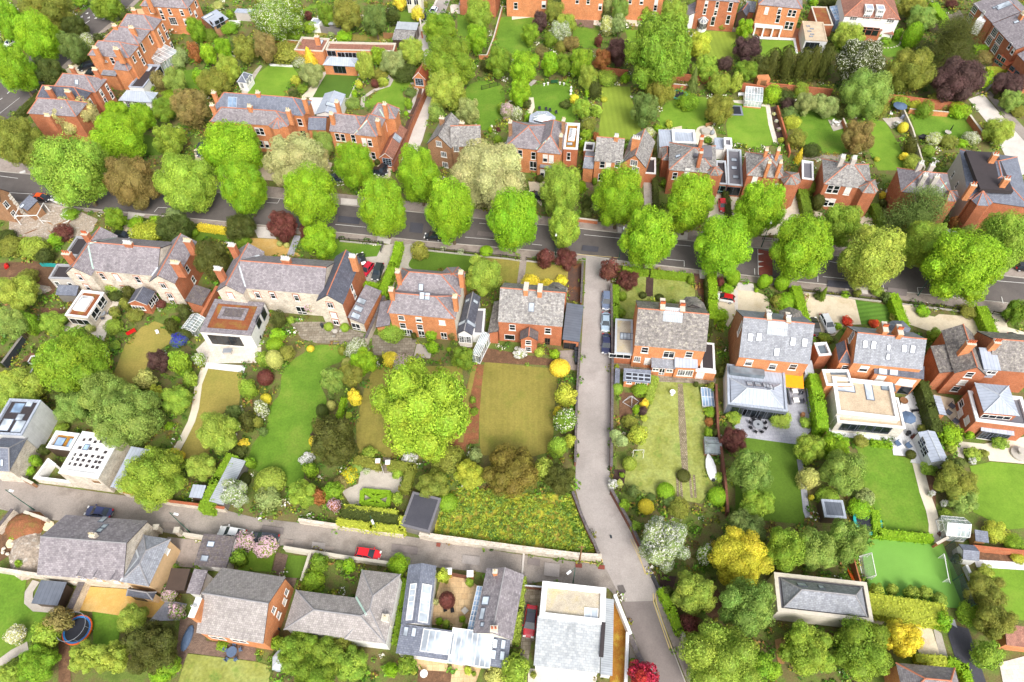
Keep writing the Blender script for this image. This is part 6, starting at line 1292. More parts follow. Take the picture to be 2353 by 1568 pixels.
# trees and shrubs, tile by tile: t tree / s shrub, kind, colour, x, y, w, h, label
PLANTS='''
@0 0
t egg L 80 190 270 400 bright green roadside tree at the top left corner
t round O 430 110 480 340 broad olive green tree overhanging the back road at the top
t egg L 350 340 400 490 tall lime green tree beside the striped back road
t egg L 130 630 350 500 lime green tree cut by the left edge above the back road
t round D 450 660 290 270 dark rounded tree between the lime tree and the brick houses
t dome D 690 250 230 210 dark spreading tree at the edge of the back road markings
t round T 670 440 240 340 grey green tree in front of the long stepped brick house
s dome Q 805 410 150 180 flowering rounded bush left of the stepped brick house !white
s dome D 905 365 90 110 dark green bush against the front of the stepped brick house
t round G 980 50 300 180 round green tree at the top beside the road markings
t round E 740 10 130 70 small green verge tree cut by the top edge
t egg E 1800 275 170 250 fresh green tree beside the zinc roofed brick annexe
t egg N 1790 480 130 230 brown leaved narrow tree behind the white conservatory
t egg W 1675 510 100 190 pale grey leaved tree next to the white conservatory
t egg L 1915 500 150 280 lime green narrow tree behind the brown leaved one
t egg L 2050 450 170 210 lime green tree right of the narrow pair
t round Q 2095 630 220 270 yellow green tree above the white summerhouse
t round S 1605 740 210 270 pale willow leaved tree beside the dark flat roof
t round B 1465 750 150 210 bronze leaved tree touching the dark flat roof corner
t egg L 1830 710 130 150 small lime tree on the lawn left of the summerhouse
t round O 2250 450 220 360 tall olive tree right of the lime pair
s dome G 1920 330 160 120 green bush below the zinc roofed annexe
s dome W 1640 570 130 140 grey green bush behind the glass conservatory
s dome E 1560 880 150 110 fresh green bush beside the swept zinc pavilion
t round B 1760 990 340 350 large bronze green tree left of the twin range villa
t dome O 1960 760 320 170 low olive tree in front of the summerhouse
t egg L 1075 1050 260 230 lime tree just below the swept zinc pavilion
t egg L 1310 1070 220 270 lime tree right below the pavilion's corner
t round G 1510 1010 240 240 mid green tree between pavilion and bronze tree
t egg L 1090 1270 490 450 big lime tree in the front garden below the red corner house
t round M 1560 1290 320 300 soft green tree left of the villa driveway
t loose P 680 1060 430 270 beige budding tree in front of the red corner house
t round O 165 1300 400 500 olive green tree at the left edge above the main road
s dome D 740 565 100 70 dark shrub beside the parked dark cars
s dome E 1380 820 90 60 bright green plant on the terrace of the swept pavilion
s clip D 1130 130 100 120 dark hedge block left of the paved forecourt at the top
s dome E 2110 260 170 60 clipped green mound beside the white square patio
s dome E 2110 130 70 70 round bush in front of the flat zinc garden room
s dome C 2000 55 120 60 pale yellow bush at the top beside the brick house
@0 0 street
t egg M 660 1560 660 700 soft green street tree, first on the near left beside the building site
t loose B 1200 1660 460 520 bronze budding street tree left of the driveway entrance
t round M 1711 1680 560 560 round soft green street tree second from the building site
t egg L 2140 1380 560 540 large lime tree standing before the twin range villa
t egg L 2228 1720 440 540 lime street tree right of the round soft green one
t egg L 2858 1790 520 600 lime street tree behind the long purple roof's dark red maple
t egg L 3250 1520 380 460 lime tree in front of the villa beside the walled lane
t egg L 3518 1908 480 580 lime street tree above the clipped driveway hedge
t egg L 3846 1600 420 620 lime tree at the mouth of the walled back lane
t egg L 4138 1932 480 660 lime street tree above the oval front lawn
t egg L 4716 2020 480 600 lime street tree above the olive front lawn
t loose P 4500 1610 720 700 large beige budding tree beside the octagonal conservatory villa
t egg M 5144 1740 400 540 pale green street tree before the villa's clipped hedge
t egg M 5184 2090 312 440 slender pale green street tree left of the side lane mouth
t egg L 5684 1800 480 600 lime tree in front of the steep gabled house
t egg L 5956 2180 520 600 lime street tree just right of the side lane mouth
t egg L 6336 1860 480 600 lime tree beside the parked red car
t egg L 6636 2260 560 600 lime street tree above the white car with the red roof
t egg L 6976 1920 480 580 lime tree at the pale gravel forecourt
t egg L 7364 2280 580 640 lime street tree right of the red speed ramp
t round M 7716 2060 390 460 soft green tree in front of the octagonal bay house
t egg Q 7996 2360 560 640 yellow green street tree above the tan gravel drives
t egg M 8476 2240 440 460 soft green street tree below the blue cedar
t egg L 8836 2440 690 710 very large lime street tree near the right edge
t egg M 9216 2220 520 600 pale green street tree at the right edge
t cedar T 8450 1950 530 540 blue grey cedar in front of the purple roofed house
t loose P 2720 1480 600 420 beige budding tree before the arched porch of the wide villa
@1 0
t round G 200 160 470 390 big chestnut with white candles at the top !white
t round B 85 430 230 280 bronze tree left of the low modern house
s dome O 300 490 300 140 olive hedge mass beside the low modern house
t round G 640 130 170 240 green tree behind the small white box shed
t round O 830 140 290 310 olive tree with bare stems above the low modern house
t round T 1090 180 250 340 grey green tree right of the bare stemmed one
t round D 1250 140 140 210 dark tree beside the small bright lawn at the top
t round A 1320 30 120 130 golden yellow tree by the cream house
t round A 1485 130 120 130 golden yellow tree at the corner of the back lane
s dome O 1540 45 80 90 olive bush beside the white car at the top
t round E 1690 270 340 300 bright green dome tree at the bend of the back lane
t weep M 2040 130 270 300 soft green weeping tree beside the paved yard at the top
t round L 2030 350 230 270 lime round tree right of the bright dome tree
t round G 1780 560 480 470 large dark green tree over the back lane
t loose Q 1750 830 390 350 yellow green spiky tree beside the back lane
t round W 1950 1020 230 260 grey leaved tree behind the old weathered house
t round G 2230 560 240 310 green tree beside the climbing frame lawn
s dome S 1650 1040 160 170 grey green bush at the lane edge by the old house
t round Q 1430 480 250 260 light olive tree above the red tiled gable
t round W 1260 570 260 230 grey white tree behind the curving lawn
t round E 1120 510 160 170 ivy green tree covering the end of the low modern house
t egg Q 1000 610 190 370 tall yellow green tree right of the pool house
t cone A 490 520 150 180 golden conifer left of the pool house
t weep W 510 680 240 210 grey weeping tree between the two back lawns
s dome W 395 570 150 100 white speckled bush beside the bright lawn !white
s dome Y 365 745 100 90 yellow shrub at the lawn's right corner
s dome G 425 820 100 80 green shrub in the border left of the gravel path
s dome D 350 870 110 90 dark shrub behind the wide villa
s dome E 500 250 150 110 green bush against the brown garden wall
s dome E 360 325 150 100 fresh bush left of the tall brick stack
s dome L 810 335 160 70 lime bush behind the modern house roof
s dome W 690 325 70 60 pale bush behind the modern house roof
s spike Q 1160 750 110 100 sword leaved clump beside the curving lawn
s dome R 1090 770 80 80 dark red maple by the sword leaved clump
s spike O 1130 680 150 110 spreading palm like plant above the sword leaved clump
s dome Y 945 780 80 80 yellow green bush at the artificial lawn corner
s dome L 905 870 60 120 lime bush along the artificial lawn wall
s dome S 885 950 150 80 grey green bush behind the lane villa
s clip L 1380 1045 45 45 small lime ball beside the lane wall
s dome T 1420 850 120 80 dark planted bed beside the curving lawn
s dome E 1400 960 80 120 green bed at the lower right of the curving lawn
s dome G 2250 1000 80 100 rounded bush at the left of the lilac
s dome W 2310 1030 140 170 lilac bush with pale flowers behind the villa !pink
s dome L 2150 1195 45 60 small lime bush at the end of the old house garden
s dome R 2225 1195 50 50 small dark red bush by the lilac
s clip E 2220 1280 70 70 green ball beside the old house fence
t weep S 620 1330 210 280 slender birch in front of the slate link roof !bark_pale
t round P 570 1440 210 210 small beige budding tree below the arched porch
s dome R 480 150 80 90 dark purple bush beside the top lawn
s dome D 2120 600 130 130 dark bush under the big lane tree
s dome D 1380 680 240 80 dark shade planting behind the red tiled gable
s clip D 1115 1490 55 60 dark clipped ball beside the blue garage doors
s dome E 1010 1580 80 60 green shrub by the lane villa's bay
@2 0
t round U 255 200 160 230 dark purple tree at the top by the pale terrace
t round O 390 110 190 200 olive tree beside the dark slate lean-to
t weep Q 500 220 190 190 weeping willow like bush on the middle lawn
t round E 170 315 180 200 fresh green tree on the top left lawn
t round W 440 290 220 170 white blossoming tree beside the middle lawn !full
s dome G 350 370 130 140 green bush left of the white blossom
t round B 540 400 160 140 bronze grey tree below the white blossom
s dome O 450 440 110 110 olive bush with orange flowers by the bronze tree
s dome B 270 490 140 120 brown bush beside the timber cold frames
t round L 110 620 290 330 bright lime dome tree left of the tall narrow lime
t round L 75 850 210 310 clipped lime dome tree beside the gravel path
t egg L 350 590 170 300 narrow lime tree above the circle lawn
t round G 480 590 170 250 grey green tree beside the narrow lime
t round E 640 580 240 300 bright green tree left of the copper tree
t round N 830 550 170 210 copper orange tree against the purple plum
t round U 980 470 240 270 purple plum tree left of the great oak
s dome R 795 380 80 110 dark red bush left of the purple plum
t round C 870 240 130 190 cream flowering tree left of the grey conifer !white
t egg W 980 230 140 270 silver grey tree beside the cream flowering one
t weep S 1000 90 170 200 birch with thin stems at the top right of the terrace !bark_pale
t round W 870 60 110 180 pale grey tree at the top beside the birch
s dome D 860 160 90 100 dark bush beside the grey paved square
t round G 1350 490 640 700 great spreading oak in the middle of the far gardens
t weep Q 1480 150 280 310 drooping yellow green tree above the great oak
t round Y 1720 420 230 250 yellow leaved tree beside the mown stripes
t round M 1770 620 260 220 light green tree below the yellow leaved one
t round U 2160 450 270 240 dark purple tree right of the mown stripes
t round L 2140 260 160 210 lime tree above the dark purple one
t cone T 1670 735 120 220 dark blue green cypress by the brick wall gap
s dome U 1960 590 150 140 leafless grey lilac bush below the mown stripes
t weep O 1370 800 290 350 drooping olive birch in the middle gardens !bark_pale
t round T 1220 1010 270 350 grey green tree behind the gabled house
t weep O 1900 1000 290 280 weeping birch with leaning white trunk behind the zinc wings !bark_pale
t egg Q 2060 760 130 270 tall yellow green tree left of the white greenhouse
t weep Q 1900 770 230 180 olive birch by the brick wall !bark_pale
t round G 2150 650 220 190 green tree in front of the purple one
t round V 2290 600 170 270 dark conifer at the start of the cypress row
t weep Q 700 720 180 260 slim birch on the circle lawn edge !bark_pale
s dome D 760 830 140 170 dark rounded bush beside the black bench
s dome L 690 870 60 140 narrow lime shrub left of the black bench
s dome A 570 910 90 90 golden shrub beside the white sculpture
t round M 640 1000 170 240 soft green tree behind the octagonal conservatory
s spike M 770 1010 120 140 cabbage palm beside the long mown lawn
s clip Y 845 915 65 48 yellow clipped mound on the long mown lawn
s dome O 700 1150 150 140 olive shrub right of the sedum flat roof
s dome E 680 1240 120 100 green shrub below the olive one by the sedum roof
s dome L 650 1330 80 110 lime shrub beside the sedum roof wall
s dome N 770 1260 70 90 reddish shrub at the end of the long mown lawn
s dome M 870 720 190 120 light green bushes below the brick wall
s dome L 1040 720 90 100 lime bush under the great oak
t round V 1280 1350 120 200 dark evergreen right of the steep gable
s dome Y 1440 1140 75 75 yellow bush beside the bright soft lawn
s dome E 1620 940 220 90 green bed around the teal trampoline
s dome G 1800 1290 90 70 green bush beside the round patio
s dome D 490 960 110 80 dark low bush on the circle lawn
s dome D 140 960 80 90 dark bush at the bend of the gravel path
s dome W 45 1050 110 140 white lilac left of the conservatory !white
s dome L 140 1080 70 90 lime bush beside the octagonal conservatory
s dome C 1260 1220 130 90 white flowering bush behind the steep gable !white
s dome L 1340 1180 90 70 lime bush left of the zinc wing
s dome M 1930 160 120 110 wisteria hanging on the red brick house !pink
s dome M 1740 125 70 80 climber above the round conservatory
s dome E 1930 230 110 90 green climber beside the brick steps
s dome M 1230 140 90 190 climber beside the timber framed garden door
s dome E 2000 600 60 40 low green bush below the mown stripes
s dome D 1690 220 60 60 dark rounded bush left of the round conservatory
s dome V 2110 260 70 130 dark bush right of the brick steps
@3 0
t column V 40 590 140 260 tall dark cypress, leftmost of the cypress row
t column V 165 590 150 310 tall dark cypress, second in the cypress row
t column V 305 600 140 300 tall dark cypress, third in the cypress row
t column V 410 590 120 300 tall dark cypress, fourth in the cypress row
t column V 520 580 140 320 tall dark cypress, right end of the cypress row
t round D 840 570 440 430 dark chestnut with white candles right of the cypress row !white
t round Q 730 330 300 230 yellow green tree behind the dark chestnut
t weep O 1300 650 430 390 olive weeping tree left of the great purple beech
t weep S 900 860 440 440 pale birch with white forked trunk above the brick wall !bark_pale
t cedar V 1700 380 620 370 wide dark cedar at the top right
t round U 1740 740 480 370 great purple beech over the brick wall
t round U 2210 770 280 210 small purple tree beside the side road
s clip L 1330 330 160 260 tall clipped lime yew beside the open pavilion
t round S 1410 170 270 210 grey green tree at the top right of the white house
t round O 1310 60 270 160 olive tree at the top beside the white house
s dome U 1510 260 120 90 purple bush left of the wide cedar
t round L 1995 740 130 280 lime climber covered tree right of the purple beech
t round Q 2110 1200 270 240 round yellow green tree on the side road edge
t round S 2230 920 200 190 grey green tree right of the side road
s dome O 2300 1020 150 90 olive bush at the right edge of the side road
s dome L 1750 1020 200 120 lime spreading bush at the lawn's top corner
s dome G 1440 1010 150 160 green bush against the low brick wall
s dome O 1510 920 100 120 olive bush above the low brick wall
s dome Y 1350 970 140 90 yellow green climber on the garden fence
s dome M 1210 940 170 80 hedge behind the blue parasol
s dome O 1020 1000 170 160 bronze bush left of the blue parasol
s clip A 1240 1175 92 100 bright yellow clipped egg shaped bush
s dome W 1195 1140 80 60 white flowering bush beside the yellow egg bush !full
t round B 830 1250 300 330 bronze and dark tree between two right hand lawns
t round W 350 950 210 220 grey white shrub tree below the cypress row
t round W 530 970 250 180 grey white shrub tree left of the pale birch
s dome U 190 960 140 120 purple grey smoke bush beside the flower bed wall
s dome T 200 1060 170 140 grey green bush below the smoke bush
s dome Y 225 1125 170 130 yellow green bush below the grey green one
s dome O 260 1280 180 190 olive bush at the bottom of the soft lawn's left side
s dome D 400 1380 180 80 low dark planting at the lawn's foot
s cone A 290 1430 80 150 golden conifer beside the terrace pots
s dome Y 120 1290 65 55 yellow green rose bush in the dark soil bed
s dome D 150 890 190 160 dark bush under the brick wall
s dome L 40 870 170 190 lime bush beside the white greenhouse
s dome M 300 840 130 150 light green bush against the brick wall
s dome W 1870 1275 160 120 white speckled bush on the right lawn's lower edge !white
s dome C 1520 1280 140 120 cream flowering bush on the lower lawn edge !white
s dome O 1660 1300 170 90 olive low bush on the lower lawn edge
s dome V 1310 1350 140 180 dark bush left of the dividing fence
s dome Q 1320 1500 160 150 yellow green bush at the foot of the dividing fence
s dome M 1475 1390 130 110 light green bush right of the dividing fence
s dome A 1250 1440 100 80 golden bush at the long lawn's lower edge
s clip Y 1000 1465 55 45 yellow clipped mound beside the long lawn
s dome L 1785 1320 100 60 lime bush above the dark roof deck house
s dome R 1685 45 120 90 dark red bush on the paved front garden, top right
s dome L 1190 320 80 110 green bush right of the open pavilion
s dome L 1025 325 75 90 lime bush left of the open pavilion
s dome V 690 1030 130 140 dark bush left of the leaning birch trunk
s dome B 1980 540 170 140 bronze shrub beside the terrace drive
s cone D 2115 870 55 80 small dark cone bush across the side road
s dome L 420 30 80 80 lime bush at the top behind the sedum roof
s dome D 560 15 170 60 dark hedge at the top beside the white house
s dome C 55 1050 40 35 cream rose in the dark soil bed !white
s dome C 78 1113 38 34 white rose in the dark soil bed !full
s dome S 98 1192 42 44 pink rose in the dark soil bed !pink
s dome E 1080 380 100 50 low green planting around the open pavilion
s dome S 1620 950 150 60 grey green planting below the purple beech
@0 1
s dome R 570 570 210 130 dark red maple beside the building site
t dome E 1060 440 190 230 ivy green tree at the corner of the tan driveway
s dome L 510 640 130 120 lime bush below the dark red maple
s dome D 420 790 170 160 dark clipped bush beside the builder's blue green sheet
t dome V 1950 820 350 560 broad dark yew between the two stone houses
s dome W 1600 410 170 140 pale variegated bush above the dark laurel
t round D 1610 540 350 240 dark laurel mass in front of the stone house
s dome Y 1340 590 310 120 golden spreading shrub in front of the stone house
s dome L 1430 455 110 90 lime bush by the front railing
s dome L 1250 480 160 80 lime low shrub at the driveway corner
t round V 2210 520 300 220 olive brown rhododendron tree by the road
s dome O 100 700 260 200 olive thicket at the left edge
s dome Q 300 700 260 190 light thicket below the building site
s dome D 70 600 170 130 dark thicket at the left edge of the building site
t round Q 170 1120 360 350 yellow green tree at the left edge among rubble
t round S 120 1400 280 380 pale leaved sycamore at the left edge
s dome E 280 1400 170 290 ivy covered mound beside the sycamore
t round M 490 1400 250 190 low apple tree below the sedum extension
s dome Q 1040 1050 190 90 climber on the stone house front
s dome Y 1230 1045 75 85 golden shrub against the stone house front
s dome V 1180 1120 110 160 dark narrow shrub left of the garden room
s dome O 1060 1310 110 130 bronze bush beside the round patio table
s dome O 1150 1230 90 120 olive bush left of the garden room wall
s dome R 1480 1230 95 85 dark red bush right of the garden room
s dome M 1040 1430 170 140 soft green bush beside the patio
s dome O 1240 1330 160 120 olive border plants below the garden room
s dome V 1690 1300 130 150 dark bush left of the greenhouse
s column V 1580 1430 110 150 dark upright shrub below the greenhouse
s dome D 1690 1500 170 100 dark bush above the blue flowering one
s dome G 1640 1560 170 130 ceanothus covered in blue flowers !blue
s dome C 830 1450 85 85 cream variegated bush on the patio
s dome L 1620 1375 80 75 lime plant beside the greenhouse
s clip E 1780 570 85 75 green clipped bush beside the yellow hedge
s dome G 2240 650 150 120 green shrub in front of the left gable
s dome D 1060 1155 120 70 dark low shrub against the stone house
s dome E 640 400 160 90 green bush beside the white skip
s dome O 250 980 200 120 brown scrub beside the rubble heap
@1 1
t loose R 245 500 290 300 dark red maple at the left of the dry front garden
t round L 590 650 340 330 round lime tree beside the front railing
s dome R 460 570 120 160 dark red bush behind the round lime tree
s clip C 217 672 55 55 left pale clipped ball in the circular bed
s clip C 281 686 55 55 right pale clipped ball in the circular bed
s dome D 265 650 80 50 dark plant in the circular bed
t loose O 1500 740 170 190 thin bronze tree at the oval lawn corner
s clip L 2115 740 125 95 lime clipped ball behind the railing
t loose Q 2080 960 340 400 olive tree between two brick houses
s dome L 330 1170 150 140 climber over the stone house doorway
s dome W 490 1240 130 290 wisteria on the stone house front !pink
s dome L 555 1115 100 70 lime climber under the purple eaves
t egg V 200 1370 150 240 dark narrow tree beside the white cube extension
s dome L 200 1510 150 130 lime bush at the corner of the old terrace
s clip M 667 1435 88 85 left clipped block beside the garden steps
s clip M 815 1442 88 85 right clipped block beside the garden steps
s dome M 320 1375 80 80 green plant beside the terrace steps
s clip G 140 1300 62 50 clipped ball in a terracotta pot
s column V 1275 1515 60 110 left dark column shrub beside the garden door
s column V 1450 1515 52 95 right dark column shrub beside the garden door
s dome L 1610 1510 125 125 lime round bush against the brick garden front
s dome L 1205 1525 90 60 lime low hedge left of the garden door
s dome B 1800 1510 90 110 bronze climber at the corner of the brick house
s dome M 1250 1465 280 50 green vine along the ground floor windows
s dome M 1760 1468 130 36 small vine over the right hand garden door
s dome W 1720 716 60 50 white flowered plant, left one along the oval lawn railing !white
s dome W 1880 745 70 50 white flowered plant, right one along the oval lawn railing !white
@2 1
t loose R 310 800 170 240 dark red tree left of the paler front path
t loose R 500 810 210 220 dark red tree at the side lane corner
t loose R 890 920 190 240 red leaved tree on the right of the lane mouth
t loose R 1060 1000 220 140 spreading red bush tree over the meadow front lawn
s dome A 170 1030 190 85 forsythia blazing yellow, left of three along the roof
s dome A 320 1045 130 60 forsythia blazing yellow, middle of three along the roof
s dome A 455 1010 125 75 forsythia blazing yellow, right of three along the roof
s clip G 1015 1155 78 92 clipped green ball beside the lane hedge
s clip D 1202 1145 72 66 dark clipped ball at the path's lower left
s clip D 1355 1165 82 66 dark clipped ball at the path's lower right
s clip G 1640 1005 66 90 clipped green ball at the corner of the front hedge
s clip L 2035 985 118 155 lime clipped egg left of the pale drive entrance
s clip L 2310 1020 105 185 lime clipped egg right of the pale drive entrance
s dome R 1910 1020 85 95 crimson maple beside the parked white car
s dome L 1975 1090 115 95 lime low bush beside the parked white car
s clip L 2245 1100 42 44 small lime ball right of the drive entrance
s dome L 1915 1335 160 150 lime feathery bush below the parked white car
s dome E 1930 1420 66 95 green bush under the feathery one
s column L 640 150 75 260 tall lime clipped column beside the villa
s dome D 690 300 110 160 dark bush below the lime column
s dome D 685 395 120 80 dark low bush by the far pavement wall
s dome W 770 340 105 125 grey bush under the lime tree by the gabled house
s clip D 255 75 72 72 dark clipped ball by the villa steps
s dome G 1010 1310 80 85 green bush at the foot of the lane hedge
s clip G 760 100 50 110 clipped green block beside the gabled house drive
s dome E 1400 120 80 80 climber at the weathered house corner
@3 1
s clip L 15 1010 62 160 lime clipped egg at the right of the speed ramp
s clip L 130 1030 132 152 broad lime clipped ball beside the gravel drive hedge
s dome L 170 1200 210 160 lime feathery shrub beside the tall hedge
s dome O 85 1200 125 115 bronze shrub left of the feathery one
s cone G 512 1130 72 150 small dark green topiary cone on the drive island
s dome D 465 1155 95 75 dark low mound left of the topiary cone
s dome T 1100 1165 125 115 dark blue green ball at the mown lawn's hedge
s dome L 710 1140 80 70 lime shrub behind the long railing
s dome O 820 1130 75 85 thin bronze shrub behind the long railing
s dome M 1005 1110 125 95 soft green shrub behind the long railing
s dome M 375 150 145 135 round green bush between two octagonal bay houses
s clip V 460 290 112 175 olive clipped drum bush beside the sash windows
s clip D 1055 300 72 72 dark clipped ball right of the bay
s dome A 1050 230 65 75 golden bush beside the brick side wall
s dome S 1820 500 180 160 grey green bush below the dark roof deck house
t round G 2280 1290 220 420 green tree cut by the right edge beside the drive
s dome L 1420 1290 130 90 lime ground planting on the gravel island
s dome O 1840 1290 170 70 bronze grasses along the road railing
s dome L 640 1430 85 75 lime shrub beside the silver estate car
s dome X 725 1385 115 85 orange red azalea at the drive corner
s dome X 975 1405 100 62 scarlet azalea at the mown lawn's foot
s dome O 1180 1360 130 60 olive shrub at the hedge foot
s dome M 1530 1510 130 140 soft green bush beside the lichen roofed house
s dome M 520 1540 130 50 low green plants beside the six windowed roof
s dome N 1700 480 90 150 brown beech bush beside the red brick bay
@0 2
t round E 660 190 660 440 large spreading green tree at the left above the modern house
t loose U 1460 180 220 230 dark bronze purple tree by the dry lawn
t round E 1650 190 210 250 fresh green tree below the blue ceanothus
t round C 1340 360 190 200 golden cream tree beside the dry lawn
s dome Y 1440 470 120 160 yellow green shrub right of the golden cream tree
s dome D 1260 470 180 140 dark bush below the dry lawn
t round M 1625 540 300 250 light green tree left of the winding path
t weep S 950 470 460 340 upper of the silvery willows by the white cube
t weep S 1160 700 640 490 largest silvery willow beside the white cube
t weep S 660 600 310 290 left silvery willow above the white cube
t round D 590 460 240 270 dark evergreen left of the silvery willows
s cone O 480 310 95 120 golden conifer tip in the dark evergreen
t dome Q 200 440 440 180 yellow green hedge like trees above the modern house
s dome Y 40 330 150 130 bright yellow shrub at the left edge
s clip D 335 90 62 62 dark clipped ball beside the white edged lawn
s dome D 230 215 66 56 dark bush in the white edged bed
s dome M 1750 350 140 160 green border shrub along the winding path
t loose Q 2010 830 390 430 yellow green apple tree beside the winding path
s dome T 2160 660 150 170 grey bush behind the apple tree
t loose Q 1850 1150 280 290 small yellow green tree at the path's end
s dome A 1600 1070 200 150 golden shrub at the foot of the winding path
t weep M 1410 1250 600 510 airy birch leaning over the mews lane wall !bark_pale
s dome A 2240 940 105 75 gold shrub left of the long curving lawn
s dome D 2200 1020 160 95 dark shrub beside the ivy hedge
s dome M 2280 440 170 340 long border of shrubs left of the curving lawn
t round W 2165 1390 280 310 cream blossoming tree by the mews wall !full
s clip D 2230 1275 150 95 dark clipped ball above the blossoming tree
s dome E 2300 1120 100 160 green clipped bush right of the corrugated roof
s dome E 330 1100 100 200 ivy between the barn and the white cube
s dome E 260 1190 120 90 ivy at the barn's foot
s dome D 410 1000 110 120 dark ivy beside the black roofed house
s dome O 390 1190 70 60 yellow climber on the white wall
s dome M 570 800 130 90 shaggy green planting behind the cube's wing
s dome L 1550 780 95 75 lime bush in the dark border
s dome L 1310 770 110 170 lime sapling in front of the largest willow
s dome E 1830 170 120 140 green flower bed by the white steps !white
s dome E 1700 260 130 120 green bush below the fresh tree
s dome D 10 190 80 160 dark hedge at the left edge
s dome M 1060 40 110 90 soft bush beside the dry lawn's bench
s dome V 2280 740 150 200 bronze hedge left of the curving lawn
@1 2
s clip L 170 30 155 135 lime clipped mound at the top of the curving lawn
s clip C 170 170 150 185 tall pale clipped egg beside the curving lawn
s dome O 285 110 165 165 olive round bush right of the pale egg
s clip R 86 335 148 152 dark maroon clipped ball
s dome M 60 170 130 180 soft green shrub left of the pale egg
s clip A 500 68 72 66 orange yellow clipped ball at the lawn's top
s clip A 90 530 102 104 golden clipped ball left of the curving lawn
s dome W 50 620 130 260 white flowering border bush !white
s dome O 20 750 100 170 bronze shrub in the left border
s dome T 65 830 85 95 blue green shrub in the left border
s dome W 920 70 230 150 white blossom bush on the terrace edge !white
s clip O 790 90 72 125 olive clipped cone by the white blossom
t round L 985 185 280 260 round lime tree at the terrace corner
s clip C 835 190 92 52 pale clipped mound below the round lime tree
s cone D 1155 178 72 100 dark clipped pyramid by the terrace
s dome A 1235 165 160 145 golden leaved shrub at the olive lawn's top
s dome M 1350 195 200 66 low pink flower border at the terrace edge !pink
t round G 1905 150 230 240 green tree left of the lean-to conservatory
t loose H 1520 620 900 1000 huge feathery lime tree in the middle of the gardens
t round S 700 350 240 290 grey green tree at the right of the curving lawn
t round O 870 310 230 240 olive tree behind the grey green one
s dome A 910 520 145 165 golden shrub right of the grey green tree
s dome T 690 510 66 84 blue green shrub by the pale clipped ball
s clip C 690 590 86 96 pale clipped ball at the right lawn edge
s clip D 610 640 114 135 dark clipped ball at the right lawn edge
s dome B 600 770 85 115 dull brown clipped bush at the lawn edge
s dome U 540 865 84 66 dark brown low bush at the lawn edge
s clip A 535 925 95 115 yellow clipped bush partly behind the holm oak
t egg V 720 920 440 550 dark holm oak beside the curving lawn
s dome W 465 1080 145 125 white flowering ball below the holm oak !full
s dome E 500 1190 140 190 bright green low shrub below the white ball
s dome Q 860 1230 160 140 speckled bush beside the courtyard !yellow
s clip S 930 1155 115 105 pale green clipped cube by the brown hedge
s dome B 780 1300 160 90 brown heather bush beside the courtyard
s clip Q 130 1290 290 230 big olive clipped dome above the mews wall
t round W 110 1450 240 210 pale grey green small tree above the mews wall
t round M 430 1400 270 310 soft green small tree above the mews wall
t round E 700 1380 200 190 fresh green small tree left of the courtyard
s dome N 570 1430 160 230 russet bush between two green trees
s dome N 720 1510 120 150 pinkish flowering bush by the mews wall !pink
s dome W 2010 1050 140 150 grey white bush beside the mown lawn
t round Y 1960 1220 310 270 bright yellow green round tree
t loose O 1630 1310 320 300 olive gold tree beside the black felt roof
t dome Z 2340 1190 510 400 great olive brown yew dome
s dome O 1760 1080 320 240 olive undergrowth below the huge lime tree
s clip E 1760 1480 185 155 bright green clipped ball at the meadow corner
s dome M 1300 1450 115 210 green hedge column beside the black felt roof
s dome W 1410 1080 150 85 white rose bush below the huge lime tree !full
s dome W 1015 1190 76 66 white flowering plant in the courtyard corner !white
s dome M 1300 1210 120 76 green planting behind the gate pier
s dome M 1040 1035 160 66 green border above the brown hedge
s dome Y 850 680 66 66 yellow shrub right of the dark holm oak's top
s dome G 2005 645 84 84 small green shrub on the bark strip
s dome G 1990 540 66 70 upper small green shrub on the bark strip
s dome L 1620 60 125 135 lime bush beside the brick steps
s clip L 1772 75 46 44 lime ball on the raised brick bed
@2 2
s clip A 440 245 190 130 yellow clipped mound on the mown lawn's corner
t round Y 490 500 200 260 golden shrub tree beside the lane wall
s dome A 420 650 85 145 bright yellow bush below the golden shrub tree
t round G 490 725 230 250 cream flowering shrub tree beside the lane !white
s dome Y 530 920 115 300 yellow green hedge bush along the lane
s dome M 420 970 180 215 soft green bush beside the mown lawn
t round Q 290 1180 200 310 yellow green tree between the two yews
t dome V 440 1260 290 390 dark olive yew at the lane bend
s dome W 75 110 135 95 white rose by the brick porch !full
s dome Q 250 100 105 95 pale shrub right of the brick porch
s dome L 390 120 105 105 lime shrub beside the bins yard
s dome G 495 320 66 54 small green bush by the yellow mound
s clip M 965 440 105 115 green ball beside the solar outhouse
s dome A 1215 575 85 94 yellow shrub at the vegetable bed
s dome L 1140 630 75 105 lime shrub beside the vegetable bed
s dome U 1200 640 85 94 bronze shrub beside the yellow one
s dome Y 1215 705 76 64 yellow low plant in the meadow border
s dome O 1085 740 160 125 olive shrub right of the lane wall
t loose Y 1160 860 180 190 sparse yellow tree over the meadow lawn
t round W 990 900 210 240 cabbage palm with a pale trunk beside the lane !palm
s clip Q 1080 1125 132 138 olive yellow clipped ball below the cabbage palm
s dome T 1110 1380 120 125 blue green bush at the meadow's end
s clip L 1412 1375 165 125 lime clipped dome at the meadow's end
s dome D 1395 1450 96 76 dark bush below the lime dome
s dome T 1450 1470 125 94 grey green border plant by the blue flowers
s dome T 1510 1480 70 60 blue flowering plant at the path's end !blue
s clip V 1575 1235 128 92 bronze clipped ball across the brick path
s clip A 1230 1520 148 100 orange yellow clipped drum
s clip L 1892 1425 184 135 lime clipped ball by the brick dividing wall
s dome W 925 1320 96 125 white blossom bush at the lane bend !full
s dome C 988 1310 76 94 cream bush beside the white blossom
s dome E 1010 1230 56 56 small green bush above the white blossom
